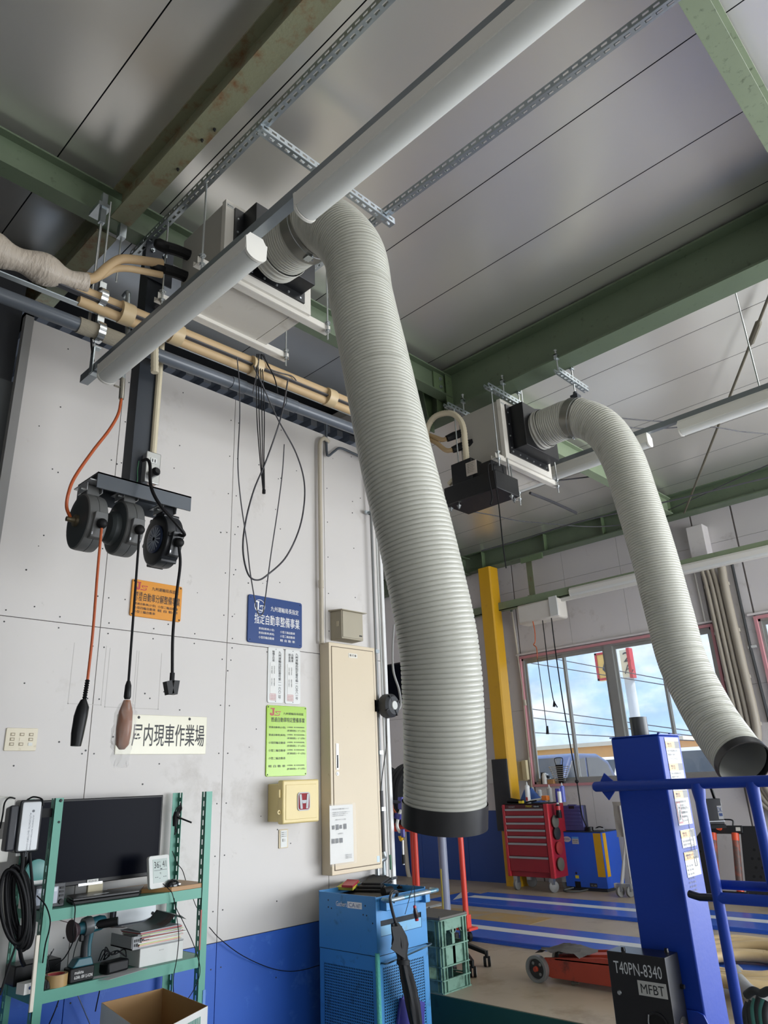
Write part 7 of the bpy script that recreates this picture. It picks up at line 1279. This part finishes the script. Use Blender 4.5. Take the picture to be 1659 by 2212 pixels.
fc('left cord before the window, orange above and grey below, with a dark plug', [(1151, 1342), (1155, 1362), (1156, 1385), (1153, 1393), (1159, 1400), (1161, 1425)], 9.0, .008, orange_hose); fc('long thin grey lower part of the left cord before the window', [(1161, 1420), (1172, 1500), (1180, 1565), (1183, 1580)], 9.0, .006, cable_grey)
solo('cord_plug', 'dark plug at the end of the left cord before the window', 'plug', MB().tube([PX(1182, 1568, 9.0), PX(1183, 1586, 9.0)], [.014, .022], 8), black_pl); fc('middle dark cord before the window ending in a forked socket', [(1172, 1340), (1178, 1390), (1185, 1450), (1194, 1505), (1198, 1518)], 9.0, .007, cable_blk)
solo('cord_plug', 'forked dark socket at the end of the middle cord', 'plug', MB().tube([PX(1197, 1515, 9.0), PX(1197, 1527, 9.0)], [.012, .02], 8).tube([PX(1198, 1518, 9.0), PX(1204, 1528, 9.0)], .008, 6), black_pl); fc('right cord crossing the window down to the blue cabinet', [(1191, 1335), (1199, 1400), (1215, 1510), (1232, 1610), (1246, 1688), (1250, 1715), (1257, 1760), (1268, 1788)], 9.0, .0085, cable_blk)
solo('cord_ball', 'round black stop ball on the right cord at the window sill', 'ball', MB().sph(PX(1246, 1688, 8.99), .025, 12), rubber, ang=60)
a, b = PX(1113, 1645, 9.5), PX(1142, 1686, 9.5); t = thing('breaker_box', 'small cream box beside the yellow column under the window height', 'box', (9.55, a.y, b.z)); build('body', MB().box((9.5, b.y+.06, b.z), (XW, a.y, a.z)), M('breaker_cream', 'CBBE96', .5), t, bevel=.006); build('lid', MB().box((9.47, b.y, b.z+.01), (9.53, b.y+.075, a.z+.01)), M('breaker_cream', '', .5), t, bevel=.004)
t = thing('conduit_pipe', 'thin cream conduit running down the wall left of the window', 'pipe', PX(1130, 1500, 9.57)); build('pipe', MB().tube([PX(1105, 1318, 9.57), PX(1128, 1480, 9.57), PX(1150, 1705, 9.57)], .016, 8), beige_pipe, t); build('elbow', MB().tube(spl([PX(1105, 1320, 9.57), PX(1103, 1312, 9.5), PX(1094, 1312, 9.4)]), .022, 8), M('elbow_green', '59665A', .5), t)
for py_, px_ in ((1518, 1134), (1642, 1144)): build('coupling', MB().tube([PX(px_-1, py_-6, 9.57), PX(px_+1, py_+6, 9.57)], .022, 8), beige_pipe, t)
names = ('first', 'second', 'third', 'wide fourth'); 
for k, (xa, xb_, r_) in enumerate(((1528, 1594, .028), (1540, 1606, .028), (1551, 1618, .028), (1567, 1634, .052))):
    bt_ = [(1604+k*9, 1640), (1618+k*11, 1690), (1650+k*12, 1740), (1720+k*10, 1780)]
    t = thing('conduit_pipe', names[k]+' of four beige conduits running down the wall right of the window', 'pipe', PX(xa, 1273, 9.55), 'beige conduits on the window wall'); top = (xa-14 if k < 3 else xa-8, 1225)
    build('pipe', MB().tube(spl([PX(*top, 9.52), PX(xa, 1273, 9.52), PX((xa+xb_)/2, 1421, 9.52), PX(xb_, 1570, 9.52)]+[PX(*b_, 9.52) for b_ in bt_]), r_, 12), M('conduit_beige', 'A39B8C', .5, var=.05), t, ang=60)
    for py_ in (1268, 1368, 1468, 1570):
        xx = xa+(xb_-xa)*(py_-1273)/297; c = PX(xx, py_-(2*k), 9.55); build('saddle_clip', MB().lathe(c-V((0, 0, .02)), (0, 0, 1), [(0, r_+.006), (.04, r_+.006)], 12), M('saddle', 'B5AEA0', .5), t)
t = thing('conduit_pipe', 'dark grey conduit at the far right of the window wall', 'pipe', PX(1620, 1400, 9.57)); build('pipe', MB().tube([PX(1577, 1200, 9.57), PX(1620, 1395, 9.57), PX(1662, 1560, 9.57)], .019, 8), M('pipe_darkgrey', '', .4), t); build('saddle_clip', MB().obox(PX(1625, 1397, 9.57), (.012, 0, 0), (0, .05, 0), (0, 0, .015)), lamp_white, t)
t = thing('conduit_pipe', 'thin white conduit beside the bent duct above the window', 'pipe', PX(1510, 1300, 9.57)); build('pipe', MB().tube([PX(1500, 1235, 9.57), PX(1524, 1345, 9.57)], .012, 8), lamp_body, t)
t = thing('wall_box', 'pale duct cover box on the wall below the eave beam right of the bent duct', 'box', PX(1500, 1170, 9.4)); a, b = PX(1480, 1140, 9.4), PX(1530, 1200, 9.4); build('cover', MB().box((9.4, b.y, b.z), (XW, a.y, a.z)), MATS['white_board_far'], t, bevel=.01)
# window sill things
sx = XB-.02; zs2 = WZ0
def sill(px): return PX(px, 1688, sx).y
solo('sill_bottle', 'white bottle at the left end of the window sill', 'bottle', MB().lathe((sx, sill(1178), zs2), (0, 0, 1), [(0, .045), (.1, .045), (.14, .03), (.15, .02)], 16), cw)
t = thing('metal_sign_holder', 'grey rounded metal plate leaning at the sill corner', 'plate', (sx, sill(1171), zs2)); build('plate', MB().obox((sx+.02, sill(1172), zs2+.08), (.004, 0, 0), (0, .035, 0), (.01, 0, .08)), steel_dark, t, bevel=.003)
t = thing('hole_saw_set', 'hole saw heads clustered on a small wooden block on the sill', 'tool', (sx, sill(1190), zs2)); build('block', MB().box((sx-.03, sill(1198), zs2), (sx+.03, sill(1185), zs2+.06)), M('block_wood', 'B98A5A', .6), t, bevel=.004)
for k in range(5): build('saw_head', MB().lathe((sx, sill(1184)-.02*k+.03, zs2+.08+.035*math.sin(k*1.3)), (1, .3*k-.5, .2), [(-.02, .022), (.02, .022)], 12), silver_pt if k % 2 else steel_dark, t)
t = thing('wrench_rack', 'black wrench rack with a wire handle and eight silver wrenches on the sill', 'wrench set', (sx, sill(1213), zs2)); yc0 = sill(1213)
build('rack', MB().prism([(sx, yc0-.035, zs2), (sx, yc0+.035, zs2), (sx, yc0+.06, zs2+.25), (sx, yc0-.06, zs2+.25)], (-.02, 0, 0)), black_pl, t, bevel=.004); build('handle', MB().tube(spl([(sx-.01, yc0-.055, zs2+.25), (sx-.01, yc0-.065, zs2+.33), (sx-.01, yc0, zs2+.345), (sx-.01, yc0+.065, zs2+.33), (sx-.01, yc0+.055, zs2+.25)]), .006, 6), black_pl, t)
for k in range(8): w_ = .075+.011*k; z = zs2+.04+.026*k; build('wrench', MB().obox((sx-.03, yc0, z), (.003, 0, 0), (0, w_, 0), (0, 0, .004)).lathe((sx-.034, yc0+w_, z), (1, 0, 0), [(0, .011), (.008, .011)], 8).lathe((sx-.034, yc0-w_, z), (1, 0, 0), [(0, .011), (.008, .011)], 8), zinc, t)
# white A-frame trolley beside the blue cabinet, partly behind the column
t = thing('frame_trolley', 'white tubular stand on casters with a dusty grey cloth hung over it', 'trolley', (8.9, 4.75, ZP)); P0 = lambda a, b, x=8.9: PX(a, b, x); wf_ = M('frame_white', 'C9C7C2', .5, dirt='8A8578', dscale=10, damt=.34)
build('leg', MB().cyl(P0(1343, 1912), P0(1352, 1818), .022, n=8), wf_, t); build('leg', MB().cyl(P0(1366, 1912), P0(1352, 1818), .022, n=8), wf_, t); build('base_bar', MB().obox(P0(1354, 1914), (.03, 0, 0), (0, .15, 0), (0, 0, .025)), wf_, t); build('mast', MB().cyl(P0(1352, 1820), P0(1340, 1740), .02, n=8), wf_, t)
for px_ in (1341, 1362): c = PX(px_, 1930, 8.88); c = PZ(px_, 1938, ZP); build('caster', MB().lathe(c+V((0, -.015, .06)), (0.3, 1, 0), [(0, .058), (.03, .058)], 20), M('caster_grey', '', .5), t); build('caster_fork', MB().box(c+V((-.02, -.03, .06)), c+V((.02, .03, .14))), zinc, t)
m = MB(); vs = []; fs = []
for i in range(8):
    for j in range(9): p = P0(1322+i*7+j*1.4, 1732+j*9.5); vs.append(p+V((.03*noise.noise(V((i*.8, j*.4, 3))), 0, 0)))
for i in range(7):
    for j in range(8): q = i*9+j; fs.append((q, q+9, q+10, q+1))
build('cloth', m.add(vs, fs), M('cloth_dusty', 'A39C90', .85, var=.2, scale=10), t, ang=60)
# creeper / roller board leaning at the wall
t = thing('roller_board', 'black perforated roller board with two worn orange rollers leaning on the wall', 'roller', (9.0, 3.5, ZP)); a0 = PX(1535, 1948, 9.05); fr = Fr((9.10, 3.86, ZP), (0, -1, 0), (.22, 0, 1)); bk = M('board_black', '1D1E20', .5)
fr = Fr((9.02, 3.88, ZP), (0, -1, 0), (.30, 0, 1)); m = MB()
m.prism([fr.p(0, 0), fr.p(.16, 0), fr.p(.16, .78), fr.p(.12, .78), fr.p(0, .64)], fr.n*.03); m2 = MB().prism([fr.p(.52, 0), fr.p(.95, 0), fr.p(.95, .6), fr.p(.7, .78), fr.p(.52, .78)], fr.n*.03)
build('left_wing', m, bk, t, bevel=.004); build('right_wing', m2, bk, t, bevel=.004); m = MB(); fr.box(m, .14, 0, .55, .10, -.01, .05); fr.box(m, .14, .70, .55, .78, -.01, .05); build('cross_member', m, bk, t, bevel=.004)
for u in (.21, .46): build('roller', MB().cyl(fr.p(u, .10, .03), fr.p(u, .70, .03), .038, n=18), M('roller_worn', '5B4A44', .5, var=.2, scale=4, dirt='C9502C', dscale=3, damt=.47), t, ang=50); [build('roller_end', MB().cyl(fr.p(u, v0, .03), fr.p(u, v1, .03), .0395, n=18), M('orange_red', 'D8502C', .4), t) for v0, v1 in ((.10, .17), (.62, .70))]
m = MB(); random.seed(14)
for i in range(4):
    for j in range(6): m.lathe(fr.p(.62+.07*i+.03*(j % 2), .08+.09*j, .03), fr.n, [(0, .016), (.001, .016)], 10)
for j in range(5): m.lathe(fr.p(.05, .1+.1*j, .03), fr.n, [(0, .014), (.001, .014)], 10)
build('hole', m, MATS['hole_black'], t)['kind'] = 'stuff'; build('handle', MB().tube(spl([fr.p(.28, .78, .02), fr.p(.28, .84, .02), fr.p(.36, .85, .02), fr.p(.44, .84, .02), fr.p(.44, .78, .02)]), .009, 8), bk, t, ang=60); build('knob', MB().lathe(fr.p(.3, .75, .05), fr.n, [(0, .03), (.04, .03)], 16), M('orange_red', '', .4), t)
m = MB(); fr.box(m, .27, .02, .42, .07, .05, .052); build('sticker', m, wh_, t); m = MB(); add_text(m, fr, 'BEST 20', .28, .03, .38, .06, .0525); build('lettering', m, ink, t); m = MB(); fr.box(m, .48, .72, .53, .76, .05, .052); build('cream_label', m, M('name_plate_cream', '', .4), t)
# notice sheet on the recess wall and paper behind
solo('notice_sheet', 'white notice sheet with yellow edges on the wall left of the yellow column', 'notice', MB().box((9.22, PX(1063, 1640, 9.22).y, PX(1060, 1692, 9.22).z), (9.226, PX(1051, 1640, 9.22).y, PX(1055, 1640, 9.22).z)), paper)
# ================================================================ OUTSIDE THE WINDOWS
gz = -1.10
struct('floor', MB().box((XB+.12, -60, gz-.1), (90, 90, gz)), M('asphalt', '9C9A96', .8, var=.1, scale=2)); struct('floor', MB().box((-30, -60, ZL-.1), (XB+.1, -5.05, ZL)), M('concrete_apron', 'B5B2AC', .8, var=.1, scale=2))
def car(c, yaw, L, col, lb, glassc='2A3440'):
    t = thing('car', lb, 'car', c); Mx = Matrix.Translation(c) @ Matrix.Rotation(yaw, 4, 'Z'); W = 1.7
    prof = [(0, .25), (0, .62), (.08, .78), (.9, .92), (1.45, 1.42), (1.7, 1.5), (2.9, 1.5), (3.5, 1.36), (3.95, .98), (4.1, .9), (4.15, .3)]
    prof = [(x*L/4.15-L/2, z) for x, z in prof]; paint = M('paint_'+col, col, .25)
    body = MB().prism([(x, -W/2, z) for x, z in prof], (0, W, 0)); body.xf(Mx); build('body', body, paint, t, bevel=.05)
    s = L/4.15; win = [(1.02, .95), (1.5, 1.36), (2.15, 1.42), (2.15, .95)]; win2 = [(2.25, .95), (2.25, 1.42), (2.9, 1.42), (3.4, 1.28), (3.65, .98)]
    for ww in (win, win2):
        for sd in (-1, 1): m = MB().prism([(x*s-L/2, sd*(W/2+.002), z) for x, z in ww], (0, sd*.01, 0)); m.xf(Mx); build('side_window', m, M('car_glass', glassc, .1), t)
    for q in ([(.93, .95), (1.44, 1.41)], [(3.55, 1.33), (3.93, 1.0)]):
        (xa, za), (xb_, zb2) = q; m = MB().add([((xa*s-L/2)-.01, -W*.43, za+.02), (xa*s-L/2-.01, W*.43, za+.02), (xb_*s-L/2-.01, W*.4, zb2+.02), (xb_*s-L/2-.01, -W*.4, zb2+.02)], [(0, 1, 2, 3)]); m.xf(Mx); build('windscreen', m, M('car_glass', '', .1), t)
    for xa in (.75, 3.35):
        for sd in (-1, 1): m = MB().lathe((xa*s-L/2, sd*W*.42, .3), (0, sd, 0), [(0, .3), (.16, .3), (.165, .2)], 20); m.xf(Mx); build('wheel', m, rubber, t)
    return t
def gp(px, py, x, z=gz): p = PX(px, py, x); return V((x, p.y, z))
c1 = gp(1175, 1660, 13.4); car(V((13.4, c1.y, gz)), .12, 3.9, '3A4C78', 'dark blue car parked outside behind the left window pane')
car(V((18.2, PX(1300, 1660, 18.2).y, gz)), .1, 4.1, 'D6D8D6', 'white car parked outside behind the second window pane')
car(V((14.4, PX(1525, 1660, 14.4).y, gz)), .1, 4.2, 'B9BCC6', 'silver estate car parked outside behind the right window pane')
b = thing('low_building', 'low orange-tan building across the road', 'building', (34, 22, gz)); ya_, yb2 = PX(1120, 1620, 34).y, PX(1340, 1620, 34).y
build('wall', MB().box((34, yb2-3, gz), (40, ya_+6, PX(1250, 1615, 34).z)), M('building_tan', 'D9A56A', .7), b); build('roof_edge', MB().box((33.8, yb2-3.2, PX(1250, 1615, 34).z), (40.2, ya_+6.2, PX(1250, 1611, 34).z+.1)), M('roof_pale', 'D8CFC0', .6), b)
t = thing('hedge', 'strip of pale green hedge before the low building', 'hedge', (32, 24, gz)); m = MB(); random.seed(17)
for k in range(34): m.sph((32+random.uniform(-.4, .4), ya_+5-k*.22, gz+.45+random.uniform(0, .3)), (.5, .4, .75), 8)
build('foliage', m, M('hedge_green', '6E8A55', .9, var=.3, scale=8), t, ang=60)['kind'] = 'stuff'
X9 = 30.0; a, b_ = PX(1284, 1412, X9), PX(1330, 1466, X9); tw = thing('roadside_sign', 'tall two-panel roadside sign with red edges on a pole beyond the road', 'sign', (X9, a.y, gz))
build('panel', MB().box((X9, b_.y, b_.z), (X9+.3, a.y, a.z)), M('sign_amber', 'E0B96A', .5), tw); m = MB(); w_ = .09
yy0, yy1, z0, z1 = b_.y, a.y, b_.z, a.z
m.box((X9-.05, yy0, z0), (X9, yy1, z0+w_)).box((X9-.05, yy0, z1-w_), (X9, yy1, z1)).box((X9-.05, yy0, z0), (X9, yy0+w_, z1)).box((X9-.05, yy1-w_, z0), (X9, yy1, z1)); build('panel_border', m, M('sign_edge_red', 'B83A42', .5), tw)
build('dark_mark', MB().prism([(X9-.03, yy1-.45, z1-.4), (X9-.03, yy1-.3, z1-.75), (X9-.03, yy0+.35, z0+.25), (X9-.03, yy0+.3, z0+.6)], (-.02, 0, 0)), M('mark_dark', '3C4048', .5), tw)
c, d = PX(1337, 1405, X9+1), PX(1362, 1462, X9+1); build('panel', MB().box((X9+1, d.y, d.z), (X9+1.3, c.y, c.z)), M('sign_cream2', 'E0DCC8', .5), tw); build('panel_border', MB().box((X9+.95, d.y-.14, d.z-.05), (X9+1.3, d.y, c.z+.05)), M('sign_edge_red', '', .5), tw)
fr = Fr((X9+.98, c.y, d.z), (0, -1, 0), (0, 0, 1)); m = MB(); hh2 = c.z-d.z; add_text(m, fr, '2', .15, hh2*.55, .5, hh2*.9, .01); add_text(m, fr, 'ん', .12, hh2*.12, .55, hh2*.45, .01); build('lettering', m, M('mark_dark', '', .5), tw)
build('pole', MB().cyl((X9+.6, (b_.y+a.y)/2-.1, gz), (X9+.6, (b_.y+a.y)/2-.1, b_.z), .22, n=14), M('pole_pale', 'C9CDD2', .5), tw); build('pole', MB().cyl((X9+1.2, (c.y+d.y)/2, gz), (X9+1.2, (c.y+d.y)/2, d.z), .22, n=14), M('pole_pale', '', .5), tw)
for k, (p, q) in enumerate((((1100, 1405), (1500, 1480)), ((1100, 1425), (1500, 1490)), ((1100, 1525), (1500, 1580)), ((1100, 1545), (1500, 1590)), ((1100, 1580), (1500, 1600)))):
    solo('street_wire', ['highest', 'second highest', 'middle', 'second lowest', 'lowest'][k]+' of the power lines beyond the window', 'cable', MB().cyl(PX(*p, 26), PX(*q, 26), .018, n=5), cable_grey, 'power lines beyond the window')
